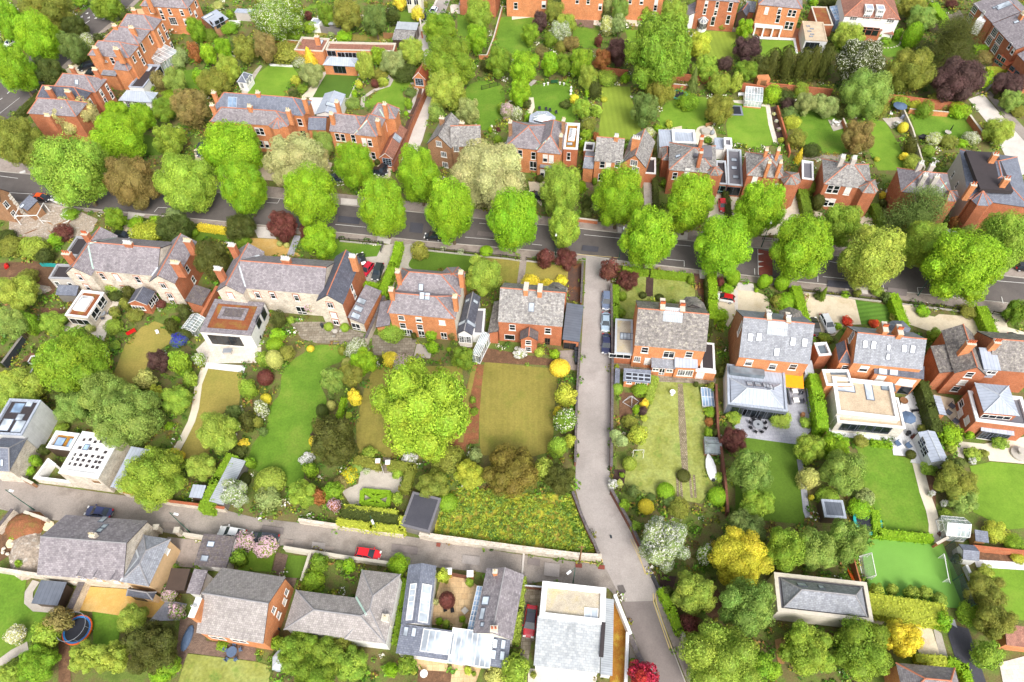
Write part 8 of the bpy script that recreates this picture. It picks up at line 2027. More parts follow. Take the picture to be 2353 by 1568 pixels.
# vehicles
CARS={}
def car_meshes(kind):
 if kind in CARS:return CARS[kind]
 L,Wd,Hh,b0,b1,t0,t1,belt=dict(hatch=(4.0,1.74,1.48,-1.9,1.0,-1.45,.15,.95),saloon=(4.6,1.8,1.44,-1.75,1.15,-1.0,.3,.95),estate=(4.7,1.84,1.52,-2.2,1.15,-1.8,.3,1.0),suv=(4.5,1.88,1.66,-2.1,1.1,-1.75,.25,1.08))[kind]
 hl,hw=L/2,Wd/2;out={}
 st=[(-hl,.62,.5,.8),(-hl+.12,.8,.34,belt-.1),(-hl+.5,.97,.26,belt),(-.9,1,.24,belt),(.6,1,.24,belt-.01),(1.15,.99,.25,belt-.05),(hl-.45,.94,.27,belt-.2),(hl-.1,.8,.34,belt-.33),(hl,.6,.46,belt-.42)]
 m=MB();m.smooth=True;rings=[]
 for x,k,z0,z1 in st:
  w_=hw*k;zm=(z0+z1)/2+.05
  rings.append([Vector(p)for p in((x,-w_*.9,z0),(x,w_*.9,z0),(x,w_,z0+.12),(x,w_,zm),(x,w_*.93,z1-.03),(x,w_*.7,z1+.015),(x,-w_*.7,z1+.015),(x,-w_*.93,z1-.03),(x,-w_,zm),(x,-w_,z0+.12))])
 for a,b in zip(rings,rings[1:]):
  for i in range(10):m.face([a[i],b[i],b[(i+1)%10],a[(i+1)%10]],'car_paint')
 m.face(rings[0],'car_paint');m.face(rings[-1][::-1],'car_paint')
 for s in(-1,1):m.box((.72,s*(hw+.1)-.09,belt-.02),(.9,s*(hw+.1)+.09,belt+.14),'car_paint')
 out['body']=m.mesh('body')
 wb,wt,zr=hw*.88,hw*.68,Hh;gz=MB();B=[Vector(p)for p in((b0,-wb*.9,belt-.02),(b1,-wb,belt-.04),(b1,wb,belt-.04),(b0,wb*.9,belt-.02))];Tt=[Vector(p)for p in((t0,-wt*.94,zr-.05),(t1,-wt,zr-.04),(t1,wt,zr-.04),(t0,wt*.94,zr-.05))]
 for i in range(4):gz.face([B[i],B[(i+1)%4],Tt[(i+1)%4],Tt[i]],'glass_car')
 out['window']=gz.mesh('window')
 r=MB();r.slab([(t0-.06,-wt,zr-.03),(t1+.03,-wt*1.03,zr-.03),(t1+.03,wt*1.03,zr-.03),(t0-.06,wt,zr-.03)],.05,'car_paint');r.slab([(t0,-wt*.85,zr),(t1-.1,-wt*.88,zr),(t1-.1,wt*.88,zr),(t0,wt*.85,zr)],.04,'car_paint')
 for s in(-1,1):
  for a,b in((B[0 if s<0 else 3],Tt[0 if s<0 else 3]),(B[1 if s<0 else 2],Tt[1 if s<0 else 2])):r.bar(a,b,.05,'car_paint')
  xm=(b0+b1)/2-.1;r.bar((xm,s*wb*.97,belt),((t0+t1)/2-.1,s*wt*.99,zr-.04),.04,'car_paint')
 out['roof']=r.mesh('roof')
 ty=MB();ty.lathe([(.2,-.1),(.31,-.11),(.32,0),(.31,.11),(.2,.1)],'rubber',n=14);rm=MB();rm.lathe([(.2,-.112),(.06,-.118),(.06,.118),(.2,.112)],'chrome',n=10);out['wheel']=(ty.mesh('tyre'),rm.mesh('rim'))
 for nm,mt_,x,z in(('headlight','paint_white',hl-.13,belt-.3),('tail_light','lamp_red',-hl+.1,belt-.16)):
  q=MB();q.box((-.12,-.2,-.07),(.12,.2,.07),mt_);out[nm]=(q.mesh(nm),x,z)
 q=MB();q.box((-.02,-.26,-.055),(.02,.26,.055),'plate');out['number_plate']=q.mesh('number_plate');out['dim']=(hl,hw,L);CARS[kind]=out;return out
def car(rear,front,kind,col,label,roof=None,group=None):
 a,b=g(*rear,.6),g(*front,.6);c=(a+b)/2;ang=math.atan2((b-a).y,(b-a).x);M=car_meshes(kind);hl,hw,L=M['dim']
 t=empty('parked_car',(c.x,c.y,.09),label,'car',group,ang);k=(*al(col),1)
 o=link('body',M['body'],t);o.color=k;link('window',M['window'],t);o=link('roof',M['roof'],t);o.color=(*al(roof),1)if roof else k
 for x in(-hl+.8,hl-.82):
  for s in(-1,1):w_=empty('wheel',(x,s*(hw-.1),.32),None,None);w_.parent=t;w_.rotation_euler.x=math.pi/2;link('tyre',M['wheel'][0],w_);link('rim',M['wheel'][1],w_)
 for nm in('headlight','tail_light'):
  me,x,z=M[nm]
  for s in(-1,1):link(nm,me,t,(x,s*hw*.66,z))
 for x in(-hl-.01,hl+.01):link('number_plate',M['number_plate'],t,(x,0,.5))
K=car;BLK,WHT,RED=(34,36,42),(240,240,240),(214,24,34)
tile(0,1);K((310,243),(455,257),'saloon',BLK,'black car with an orange roof on the main road beside the building site',(240,92,40));K((590,290),(500,262),'hatch',WHT,'white car half under the first street tree');K((1030,75),(1120,105),'estate',(176,190,204),'silver blue car seen through the bronze street tree');K((1080,590),(1180,605),'hatch',BLK,'black car on the tan driveway behind the stone house')
tile(0,0);K((860,595),(720,640),'suv',BLK,'black car on the forecourt of the stepped brick house');K((880,650),(800,690),'hatch',BLK,'smaller black car behind the chimney stacks of the corner house');K((310,955),(370,930),'hatch',WHT,'white car behind the hedge of the corner brick house');K((130,380),(60,420),'hatch',WHT,'white car on the back road among lime trees');K((1860,1345),(1840,1430),'suv',(60,66,76),'dark grey car on the drive left of the wide villa')
tile(1,0);K((1650,70),(1610,140),'saloon',(225,230,236),'white saloon on the back lane at the top');K((1580,150),(1560,175),'hatch',BLK,'dark car under the bright dome tree by the back lane');K((1170,1545),(1130,1590),'hatch',BLK,'black car before the blue garage doors');K((1900,590),(1850,650),'saloon',(40,44,60),'dark car hidden under the big lane tree')
tile(1,1);K((690,75),(765,70),'hatch',(52,62,84),'dark blue car on the villa forecourt behind street trees');K((1090,5),(1180,20),'hatch',BLK,'black car at the walled lane garage drive');K((985,855),(960,785),'hatch',BLK,'black car next to the slate gable, behind the red one');K((1050,870),(985,955),'hatch',(208,18,52),'red hatchback by the slate gabled wing');K((1140,870),(1095,1000),'estate',(54,60,62),'dark grey estate car beside the clipped drive hedge');K((1660,610),(1600,605),'hatch',BLK,'black car emerging under the street tree by the oval lawn')
tile(2,1);K((866,1135),(866,1270),'suv',(110,124,150),'grey blue four wheel drive parked in the side lane, farthest of three',group='cars parked along the side lane');K((863,1325),(858,1465),'saloon',(168,190,208),'pale blue saloon parked in the side lane, middle of three',group='cars parked along the side lane');tile(2,2);K((865,-45),(862,100),'saloon',(44,48,84),'navy blue saloon parked in the side lane, nearest of three',group='cars parked along the side lane');tile(2,1)
K((1925,280),(1942,370),'hatch',(236,22,24),'bright red car on the pale forecourt beside the dark hedge');K((2015,1185),(1885,1160),'hatch',WHT,'white car with a red roof on the gravel drive',(196,24,34));K((240,240),(195,225),'hatch',BLK,'black car under the pale green street tree')
tile(3,1);K((1570,590),(1710,590),'estate',(206,210,214),'silver car beneath the soft green tree by the blue cedar');K((445,1500),(410,1370),'saloon',(70,68,64),'dark grey car reflecting trees on the tan drive');K((515,1350),(575,1470),'estate',(214,218,222),'silver estate car on the tan drive');K((2250,1545),(2330,1575),'hatch',BLK,'black car at the right edge of the curved drive');K((2330,890),(2400,900),'hatch',BLK,'black car on the main road at the right edge')
tile(0,3);K((2240,215),(2030,180),'saloon',WHT,'white car on the mews lane behind the pink cherry');K((1010,20),(815,-5),'saloon',(52,62,110),'dark blue car on the mews lane beyond the purple roof');tile(1,3);K((185,260),(-25,235),'estate',(58,62,70),'dark grey car on the mews lane behind the pink cherry');K((925,375),(1140,410),'hatch',(232,22,34),'red hatchback parked along the mews lane wall');tile(2,3);K((185,880),(150,1145),'saloon',(190,26,44),'red car with a black glass roof on the paved drive',(60,60,72))
# street lamps, road markings
def lamp(base,top,label,h=8.0,arm=1.0):
 p=g(*base);mb=MB();mb.bar((0,0,0),(0,0,1.4),.11,'post_green',8,.09);mb.bar((0,0,1.4),(0,0,h),.07,'post_green',8,.045);q=g(*top,h)-p;d=Vector((q.x,q.y,0));d=d.normalized()*arm if d.length>.1 else Vector((arm,0,0))
 t=empty('street_lamp',p,label,'street lamp','street lamps');mb.bar((0,0,h),Vector((0,0,h+.15))+d,.035,'post_green',6);mb.build('pole',t);hd=MB();F_=Matrix.Translation(Vector((0,0,h+.16))+d)@Matrix.Rotation(math.atan2(d.y,d.x),4,'Z');hd.box((-.15,-.16,-.07),(.6,.16,.07),'lamp_white',F_);hd.build('lamp_head',t)
tile(2,1);lamp((980,825),(1025,540),'street lamp right of the side lane mouth');lamp((2290,700),(2350,590),'street lamp near the red speed ramp');lamp((400,775),(395,700),'street lamp between the dark red trees',7);tile(0,1);lamp((520,300),(380,90),'tall street lamp beside the white car and the first street tree');tile(0,2);lamp((315,1550),(195,1400),'street lamp at the left end of the mews lane');tile(0,3);lamp((1745,190),(1660,40),'street lamp on the mews beside the right gate pier');tile(2,3);lamp((560,655),(570,525),'street lamp beside the white edged flat roof',7);tile(1,3);lamp((1120,195),(1060,70),'street lamp against the yellow mews hedge',7);tile(3,1);lamp((1375,1150),(1450,1050),'street lamp under the very large lime tree');tile(0,0);lamp((680,160),(650,90),'street lamp beside the striped back road');lamp((350,795),(300,720),'street lamp at the hedge of the back road',7)
tile(2,3);mb=MB();p=g(620,455);q=g(665,325,6.5)-p;mb.bar((0,0,0),(0,0,6.5),.14,'wood_brown',8,.1);mb.bar((-.5,0,6.1),(.5,0,6.1),.05,'wood_brown');tag(link('telegraph_pole',mb.mesh('telegraph_pole'),None,p),'wooden telegraph pole at the corner of the mews stone wall','pole')
def mark(pts,m='line_white',nm='road_marking'):return SH(nm,pts,m,5,cover=False)
def mline(pts,w_=.12,m='line_white'):return RI('road_marking',pts,w_,m,5,cover=False)
tile(0,0)
for x,y in((800,128),(868,131),(930,134),(993,145),(750,160),(815,168),(880,171),(950,180)):mark([(x-16,y+8),(x+14,y-10),(x+12,y+8)])
for a,b in(((775,232),(825,196)),((865,152),(915,116)),((0,925),(25,908)),((70,868),(95,845))):mline([a,b],.25)
mline([(0,1050),(185,905)])
tile(0,1);mline([(0,55),(170,78)]);mline([(80,208),(300,222)]);mark([(180,20),(235,0),(240,25),(190,32)]);mline([(1420,385),(1455,345),(1540,348)]);tile(1,1);mline([(730,500),(1010,526)]);mline([(100,300),(200,305),(220,270)]);mline([(1560,635),(1590,582),(1640,588)]);mline([(1920,618),(2200,642)]);mline([(2050,490),(2110,495)])
tile(2,1);mline([(185,682),(275,692)]);mline([(660,595),(1010,630)]);mline([(1470,685),(1640,700)]);mline([(1400,818),(1545,832),(1580,835)]);mline([(1580,835),(1580,888)]);mline([(2225,905),(2228,962)]);mline([(600,775),(990,808)],.12,'line_yellow');mline([(2255,725),(2260,965)],.1)
for y in(765,835,880):mark([(2258,y),(2312,y+6),(2260,y+16)])
tile(3,1);mline([(455,975),(455,1030)]);mline([(500,980),(700,1000)]);mline([(970,1040),(1050,1045),(1058,1085)]);mline([(1378,1145),(1368,1080),(1440,1082)]);mline([(2140,1165),(2155,1225)]);mline([(2050,1015),(2351,1040)]);mline([(560,840),(660,860)])
tile(2,3)
for d in(0,22):mline([(1085+d,255),(1130+d,350),(1235-d*.6,580)],.1,'line_yellow');mline([(1295+d,755),(1300+d,840),(1340+d,960),(1445+d,1265)],.14,'line_yellow')
mline([(630,462),(800,490),(832,460),(815,425)],.14,'line_yellow');mark([(100,385),(118,388),(100,590),(85,588)],'pavement_pale')
for a in([(965,690),(1020,680),(1045,740),(1000,790)],):mark(a,'asphalt_dark','road_patch')
for x,y in((612,500),(820,515)):mark([(x-30,y-22),(x+30,y-18),(x+30,y+22),(x-30,y+18)],'asphalt_red','road_patch')
mark([(895,218),(915,222),(920,250),(902,250)],'plastic_dark','manhole_cover');tile(1,3);mark([(1660,290),(1700,295),(1690,330),(1655,325)],'asphalt_red','road_patch');mark([(1680,445),(1810,460),(1800,500),(1672,490)],'pavement_concrete','road_patch')
for i,x,y,a,b,m_ in((0,1500,95,190,60,'pavement_concrete'),(1,260,255,90,40,'pavement_concrete'),(1,520,280,120,60,'asphalt_lane'),(1,640,320,80,34,'pavement_concrete'),(1,1250,300,240,70,'asphalt_mid'),(1,60,130,200,60,'asphalt_mid'),(1,1900,400,160,80,'asphalt_lane'),(2,300,470,140,120,'asphalt_lane'),(2,150,430,110,60,'asphalt_mid')):
 tile(i,3);mark([(x,y),(x+a,y+a*.13),(x+a-8,y+b+a*.13),(x-8,y+b)],m_,'road_patch')
tile(1,1)
for x,y,a,b in((760,420,200,60),(1420,480,120,90),(2040,560,180,40),(3000,690,150,50),(3560,760,120,80),(5250,1010,260,60),(5800,1080,180,60)):mark([(x,y),(x+a,y+a*.11),(x+a-12,y+b+a*.11),(x-12,y+b)],'asphalt_mid' if a%100==80 else 'asphalt_black','road_patch')
def kerb(pts):
 w=[g(x,y)for x,y in pts];mb=MB()
 for a,b in zip(w,w[1:]):F_,L=FO(a,b);mb.box((0,-.08,0),(L,.08,.14),'granite',F_)
 tag(mb.build('kerb'),kind='structure')
tile(0,0);kerb(far);kerb(near);kerb([Q(2,3,1300,830),Q(2,3,1475,1270),Q(2,3,1640,1700)])
# garden furniture and play things
def PC(name,label,cat,at,rz=0,z=.11,group=None):
 p=g(*at);return empty(name,(p.x,p.y,z),label,cat,group,rz)
def table(at,label,r=.65,m='plastic_dark',rnd=True,L=1.6,rz=0,h=.74):
 t=PC('garden_table',label,'table',at,rz);mb=MB();
 if rnd:mb.lathe([(r,h-.04),(r,h)],m,n=18)
 else:mb.box((-L/2,-r,h-.05),(L/2,r,h),m)
 mb.build('tabletop',t)
 for a in range(4):
  x,y=(math.cos(a*1.57+.78)*r*.7,math.sin(a*1.57+.78)*r*.7)if rnd else((-1,1,1,-1)[a]*L*.42,(-1,-1,1,1)[a]*r*.8);lg=MB();lg.bar((x,y,0),(x,y,h-.05),.03,m);lg.build('leg',t)
 return t
CH_={}
def chair(p,rz,label,m='plastic_dark',w_=.55,group=None,name='garden_chair'):
 if(m,w_)not in CH_:
  a=MB();a.box((-w_/2,-w_/2,.38),(w_/2,w_/2,.46),m);b=MB();b.box((-w_/2,w_/2-.08,.46),(w_/2,w_/2,.95),m);c=MB();c.bar((0,0,0),(0,0,.38),.025,m);CH_[(m,w_)]=(a.mesh('seat'),b.mesh('backrest'),c.mesh('leg'))
 t=empty(name,p,label,'chair',group,rz);s,b,l=CH_[(m,w_)];link('seat',s,t);link('backrest',b,t)
 for x in(-1,1):
  for y in(-1,1):link('leg',l,t,(x*w_*.42,y*w_*.42,0))
def ring(at,n,rad,label,m,w_=.55,group=None):
 c=g(*at)
 for i in range(n):a=6.283*i/n+.3;chair((c.x+math.cos(a)*rad,c.y+math.sin(a)*rad,.06),a-math.pi/2,label,m,w_,group)
def bench(at,label,m='wood_brown',L=1.5,rz=0,back=True):
 t=PC('garden_bench',label,'bench',at,rz);a=MB();a.box((-L/2,-.22,.4),(L/2,.22,.46),m);a.build('seat',t)
 if back:b=MB();b.box((-L/2,.2,.46),(L/2,.26,.95),m);b.build('backrest',t)
 for x in(-1,1):l=MB();l.box((x*L*.42-.04,-.2,0),(x*L*.42+.04,.2,.4),m);l.build('leg',t)
def parasol(at,label,m,r=1.5,h=2.3,closed=False):
 t=PC('parasol',label,'parasol',at);a=MB();a.bar((0,0,0),(0,0,h+.1),.03,'steel_grey',6);a.build('pole',t);c=MB()
 if closed:c.lathe([(.1,1.0),(.16,1.3),(.06,h+.2)],m,n=8)
 else:
  for i in range(8):p,q=[(r*math.cos(k*.7854),r*math.sin(k*.7854),h-.45)for k in(i,i+1)];c.face([p,q,(0,0,h)],m);c.face([q,p,(p[0]*.98,p[1]*.98,h-.6),(q[0]*.98,q[1]*.98,h-.6)],m)
 c.build('canopy',t);b=MB();b.lathe([(.3,0),(.28,.08)],'granite',n=10);b.build('base',t)
def trampoline(at,r,label,pad,net=0,h=.85,rim=None):
 t=PC('trampoline',label,'trampoline',at);a=MB();a.lathe([(r*.8,h-.01),(.01,h)],'mat_black',n=24);a.build('jumping_mat',t);b=MB()
 for i in range(24):
  p,q=6.283*i/24,6.283*(i+1)/24;P=lambda an,rr,z:(rr*math.cos(an),rr*math.sin(an),z);b.face([P(p,r*.8,h),P(p,r*.93,h+.02),P(q,r*.93,h+.02),P(q,r*.8,h)],pad);b.face([P(p,r*.93,h+.02),P(p,r,h),P(q,r,h),P(q,r*.93,h+.02)],rim or pad);b.face([P(p,r,h),P(p,r,h-.25),P(q,r,h-.25),P(q,r,h)],rim or pad)
 b.build('pad',t)
 for k in range(6):an=k*1.047;l=MB();l.bar((r*.97*math.cos(an),r*.97*math.sin(an),0),(r*.97*math.cos(an),r*.97*math.sin(an),h+(net or-.05)),.03,'steel_grey');l.build('leg',t)
 if net:
  n_=MB()
  for i in range(24):p,q=6.283*i/24,6.283*(i+1)/24;n_.face([P(p,r*.97,h),P(q,r*.97,h),P(q,r*.97,h+net),P(p,r*.97,h+net)],'net_thin');n_.bar(P(p,r*.97,h+net),P(q,r*.97,h+net),.035,'steel_grey')
  n_.build('safety_net',t)
def lump(name,label,cat,at,prof,m,n=12,sx=1,sy=1,rz=0,z=.06):
 p=g(*at);mb=MB();mb.smooth=True;mb.lathe(prof,m,n=n,sx=sx,sy=sy);o=link(name,mb.mesh(name),None,(p.x,p.y,z));o.rotation_euler.z=rz;return tag(o,label,cat)
tile(2,2);table((2250,785),'round grey dining table on the grey patio',.9,'steel_grey');ring((2250,785),8,1.35,'dark chair round the grey dining table','plastic_black',.5,'dining chairs on the grey patio');lump('fire_bowl','dark fire bowl in the middle of the grey dining table','bowl',(2250,785),[(.1,0),(.22,.05),(.22,.08)],'plastic_dark',z=.8)
lump('bird_bath','white stone bird bath on the meadow lawn','bird bath',(1468,492),[(.3,0),(.12,.1),(.1,.7),(.5,.85),(.52,.95),(.42,.88)],'paint_white')
t=PC('boat','small white covered boat lying on the grass by the brick wall','boat',(1818,1165),math.pi/2);b=MB();b.smooth=True;rg_=[]
for x,w_,z in((-2.3,.55,.5),(-1.2,.8,.58),(0,.86,.6),(1.2,.66,.62),(2.0,.3,.66),(2.5,.03,.7)):rg_.append([Vector(v)for v in((x,-w_*.5,.05),(x,-w_,z*.8),(x,-w_*.9,z),(x,0,z+.16),(x,w_*.9,z),(x,w_,z*.8),(x,w_*.5,.05))])
for u,v in zip(rg_,rg_[1:]):
 for i in range(6):b.face([u[i],u[i+1],v[i+1],v[i]][::-1],'boat_white')
b.face(rg_[0][::-1],'boat_white');b.build('hull',t);b=MB();b.box((-2.6,-.2,.15),(-2.3,.2,.75),'plastic_dark');b.build('outboard_bracket',t)
h=House('greenhouse','small grey glass topped garden store above the white boat','greenhouse');h.GZ((1775,1020),(1925,1032),(1920,890),1.3,.5,gable='x',wallh=.7,wallm='brick_brown',nb=3,frame='steel_grey',name='greenhouse_frame')
h=House('cold_frame','long cold frame of blue and white panes beside the brick wall','cold frame');h.GZ((1752,595),(1862,600),(1858,435),.5,.15,'n',wallh=.2,wallm='paint_white',nb=4,glass='glass_blue',name='frame')
t=PC('swing_frame','thin white swing frame on the meadow lawn','swing',(1150,1055));b=MB()
for x in(-.9,.9):b.bar((x,-.5,0),(x,0,2.1),.035,'paint_white');b.bar((x,.5,0),(x,0,2.1),.035,'paint_white')
b.bar((-.9,0,2.1),(.9,0,2.1),.035,'paint_white');b.build('frame',t)
t=PC('plant_tripod','tall pale wire tripod in the vegetable bed','plant support',(1090,560));b=MB()
for k in range(4):b.bar((1.5*math.cos(k*1.57),1.2*math.sin(k*1.57),0),(0,0,2.0),.035,'lamp_white');b.bar((1.5*math.cos(k*1.57),1.2*math.sin(k*1.57),.05),(1.5*math.cos(k*1.57+1.57),1.2*math.sin(k*1.57+1.57),.05),.03,'lamp_white')
b.build('frame',t)
def wbin(at,label,m,group=None):
 t=PC('wheelie_bin',label,'bin',at,.1,group=group);a=MB();a.box((-.28,-.34,.06),(.28,.34,.98),m);a.build('bin_body',t);a=MB();a.box((-.31,-.38,.98),(.31,.38,1.06),m);a.build('lid',t)
for i,y in enumerate((100,135,168,205)):wbin((588,y),'dark wheelie bin in the row against the lane wall','plastic_dark','wheelie bins by the lane wall')
tile(1,3);wbin((218,1040),'green wheelie bin beside the orange gable','plastic_green');wbin((210,1080),'dark wheelie bin beside the orange gable','plastic_dark')
for i,(x,y,c_)in enumerate(((1780,560,'left'),(1975,582,'right'))):
 t=PC('gate_pier','white capped gate pier %s of the brown courtyard gate'%c_,'gate pier',(x,y+30));a=MB();a.box((-.4,-.4,0),(.4,.4,1.9),'brick_orange');a.build('shaft',t);a=MB();a.box((-.5,-.5,1.9),(.5,.5,2.1),'paint_white');a.build('cap',t)
tile(0,3)
for x,y,c_ in((1465,150,'left'),(1655,175,'right')):
 t=PC('gate_pier','stone gate pier on the mews lane, %s of the forecourt entrance'%c_,'gate pier',(x+15,y+40));a=MB();a.box((-.35,-.35,0),(.35,.35,1.9),'rubble_stone');a.build('shaft',t);a=MB();a.box((-.48,-.48,1.9),(.48,.48,2.1),'coping_stone');a.build('cap',t)
tile(1,2)
for x,y,c_ in((1132,1090,'left'),(1222,1103,'right')):
 t=PC('gate_pier','white capped brick pier %s of the open white gate'%c_,'gate pier',(x+6,y+60));a=MB();a.box((-.3,-.3,0),(.3,.3,1.9),'brick_orange');a.build('shaft',t);a=MB();a.box((-.4,-.4,1.9),(.4,.4,2.1),'paint_white');a.build('cap',t)
W('open white iron gate beside the white capped pier',[(1145,1120),(1165,1190)],1.3,.06,'paint_white',None,name='gate',cat='gate')
tile(3,3)
def goal(a,b,back,label):
 A,B=g(*a),g(*b);F_,L=FO(Vector((0,0,0)),B-A);t=empty('football_goal',A,label,'goal','football goals on the lawn');d=1.2*back;m=MB();n_=MB();P=lambda x,y,z:F_@Vector((x,y,z))
 for u,v in(((0,0,0),(0,0,2)),((L,0,0),(L,0,2)),((0,0,2),(L,0,2)),((0,0,2),(0,d,0)),((L,0,2),(L,d,0)),((0,d,0),(L,d,0)),((0,0,0),(0,d,0)),((L,0,0),(L,d,0))):m.bar(P(*u),P(*v),.06,'paint_white',6)
 m.build('frame',t);n_.face([P(0,0,2),P(L,0,2),P(L,d,0),P(0,d,0)],'net_white');n_.face([P(0,0,2),P(0,d,0),P(0,0,0)],'net_white');n_.face([P(L,0,2),P(L,0,0),P(L,d,0)],'net_white');n_.build('net',t)
goal((945,625),(905,420),1,'white football goal with a net at the left of the bright lawn');goal((1600,650),(1560,430),-1,'white football goal at the right of the bright lawn')
F_=None;t=PC('ball_net','dark sagging ball stop net on poles right of the football lawn','net',(1690,640));a=MB();b_=MB();P0=[g(*q)-t.location for q in((1620,330),(1690,640),(1800,910))]
for u,v in zip(P0,P0[1:]):u.z=v.z=0;a.face([u,v,v+Vector((0,0,3.2)),u+Vector((0,0,3.2))],'net_mesh')
for u in P0:b_.bar(u,u+Vector((0,0,3.3)),.05,'post_green')
a.build('net',t);b_.build('pole',t);trampoline((895,110),2.2,'trampoline with a teal rim half hidden behind the willows','pad_teal',0)
lump('kayak','orange kayak leaning by the brown timber wall','kayak',(762,600),[(.05,0),(.3,.1),(.3,.3),(.05,.45)],'orange_paint',8,.8,4.5,.2)
tile(2,0);trampoline((1535,885),2.1,'round trampoline with a teal rim in the soft lawn','pad_teal',0,.4);a=PC('sunken_trampoline','grey rimmed rectangular trampoline sunk in the bright lawn','trampoline',(2055,1022),-.1);m=MB();m.box((-1.6,-2.0,0),(1.6,2.0,.12),'pad_grey');m.build('pad',a);m=MB();m.box((-1.15,-1.55,.12),(1.15,1.55,.14),'mat_black');m.build('jumping_mat',a)
h=House('greenhouse','white framed greenhouse on a brick base by the far brick wall','greenhouse');h.GZ((2140,925),(2300,940),(2310,845),2.0,1.1,'n',wallh=.4,nb=6,name='greenhouse_frame');bench((2105,890),'white bench left of the white greenhouse','paint_white',1.8);bench((1810,1165),'tan wooden bench beside the round patio','timber_tan',2.0,.3);bench((735,915),'long black bench below the dark rounded bush','plastic_black',2.4);bench((390,775),'dark green bench at the back of the circle lawn','plastic_green',2.0)
for i,(x,y)in enumerate(((295,790),(330,782),(440,778),(477,785))):lump('stone_urn','small white urn in the row behind the circle lawn','urn',(x,y),[(.2,0),(.12,.2),(.28,.5),(.3,.6)],'paint_white')['group']='urns behind the circle lawn'
for x,y in((255,1015),(315,1022),(350,1032),(407,1052)):q_=g(x,y);chair((q_.x,q_.y,.06),.2,'dark chair on the lawn edge behind the octagonal conservatory','plastic_dark',.6,'chairs behind the conservatory')
lump('garden_sculpture','white sculpture beside the golden shrub','sculpture',(540,870),[(.35,0),(.2,.5),(.4,1.0),(.15,1.6),(.3,2.0),(.1,2.4)],'paint_white');lump('water_tank','round grey hot tub on the round patio','hot tub',(1775,1225),[(1.1,0),(1.15,.8),(1.0,.82)],'granite',20);lump('chimenea','grey teardrop stove on the round patio','stove',(1835,1240),[(.3,0),(.6,.5),(.5,.9),(.15,1.3),(.12,1.9)],'steel_grey')
a=PC('brick_oven','orange brick garden oven box on the far wall','oven',(2285,785));m=MB();m.box((-1.6,-1.0,0),(1.6,1.0,2.3),'brick_orange');m.build('oven_body',a);m=MB();m.box((-.7,-1.03,.2),(.8,-.98,1.9),'wood_brown');m.build('opening',a)
tile(3,0);parasol((1185,1035),'open blue grey parasol on the gravel patio','cloth_blue',1.7);chair((*g(1125,1060)[:2],.06),1.2,'white chair left of the blue grey parasol','paint_white',.7);lump('gas_barbecue','covered grey barbecue below the blue grey parasol','barbecue',(1232,1095),[(.6,0),(.6,.9),(.4,1.1)],'pad_grey',4,1,.7);table((1640,1240),'round pale table on the right hand lawn',.75,'granite');parasol((1655,1235),'closed black parasol in the pale lawn table','plastic_black',1,2.4,True)
lump('covered_barbecue','black covered barbecue at the lower edge of the right hand lawn','barbecue',(1410,1280),[(.9,0),(.95,.8),(.6,1.1)],'plastic_black',4,1.3,.8);table((615,1150),'white garden table on the gravel corner',.5,'paint_white');ring((615,1150),4,.85,'white chair round the gravel corner table','paint_white',.5,'white chairs on the gravel corner');lump('garden_sofa','white rounded sofa on the terrace of the white house','sofa',(915,360),[(1.3,0),(1.3,.5),(1.0,.7),(.9,.45)],'paint_white',14,1,.5)
for i,(x,y)in enumerate(((152,318),(172,312),(195,300),(220,295))):q_=g(x,y);chair((q_.x,q_.y,.06),.3,'grey lounger on the orange deck','cushion_grey',.9,'loungers on the orange deck')
for k in range(13):a_=math.pi*(1.05+.08*k);q_=(1090+118*math.cos(a_)*1.05,395-50*math.sin(a_)*1.0);lump('stepping_stone','pale stepping stone in the curved row on the villa lawn','stepping stone',q_,[(.28,0),(.26,.05)],'coping_stone',7)['group']='stepping stones on the villa lawn'
tile(3,2)
for x,y,c_ in((237,478,'upper'),(248,562,'lower')):table((x,y),'%s of two white square tables on the dark terrace'%c_,.5,'paint_white',False,1.0)
for x,y in((288,482),(300,565)):q_=g(x,y);chair((q_.x,q_.y,.06),-1.6,'dark armchair right of a white square table','cushion_grey',.8,'dark armchairs on the terrace')
bench((185,530),'long dark bench along the zinc extension','cushion_grey',3.0,1.5)
for x,y in((1182,950),(1282,970)):q_=g(x,y);chair((q_.x,q_.y,.06),.4,'blue grey cube armchair on the white terrace','cloth_blue',.9,'blue armchairs on the white terrace')
parasol((1245,750),'blue grey parasol beside the beige flat roof','cloth_blue',1.3);lump('fire_pit','rusty round fire pit on the white terrace','fire pit',(1240,555),[(.4,0),(.7,.3),(.72,.4),(.5,.3)],'wood_brown');bench((1355,648),'black sun lounger on the white terrace','plastic_black',1.8,.1,False);lump('kettle_barbecue','black kettle barbecue on the white terrace','barbecue',(1275,860),[(.3,0),(.3,.5),(.42,.8),(.3,1.05)],'plastic_black')
for x,y in((1680,605),(1715,745),(1650,665)):q_=g(x,y);chair((q_.x,q_.y,.06),.6,'dark grey armchair on the tan gravel by the garden store','cushion_grey',.95,'armchairs on the tan gravel')
lump('garden_urn','brown urn in the small grass bed','urn',(310,690),[(.3,0),(.45,.4),(.3,.8),(.35,.9)],'wood_brown');lump('stone_fountain','grey stone fountain group on the pale right hand patio','fountain',(2300,1040),[(1.4,0),(1.4,.4),(.4,.45),(.3,1.2),(.7,1.3)],'granite',16)
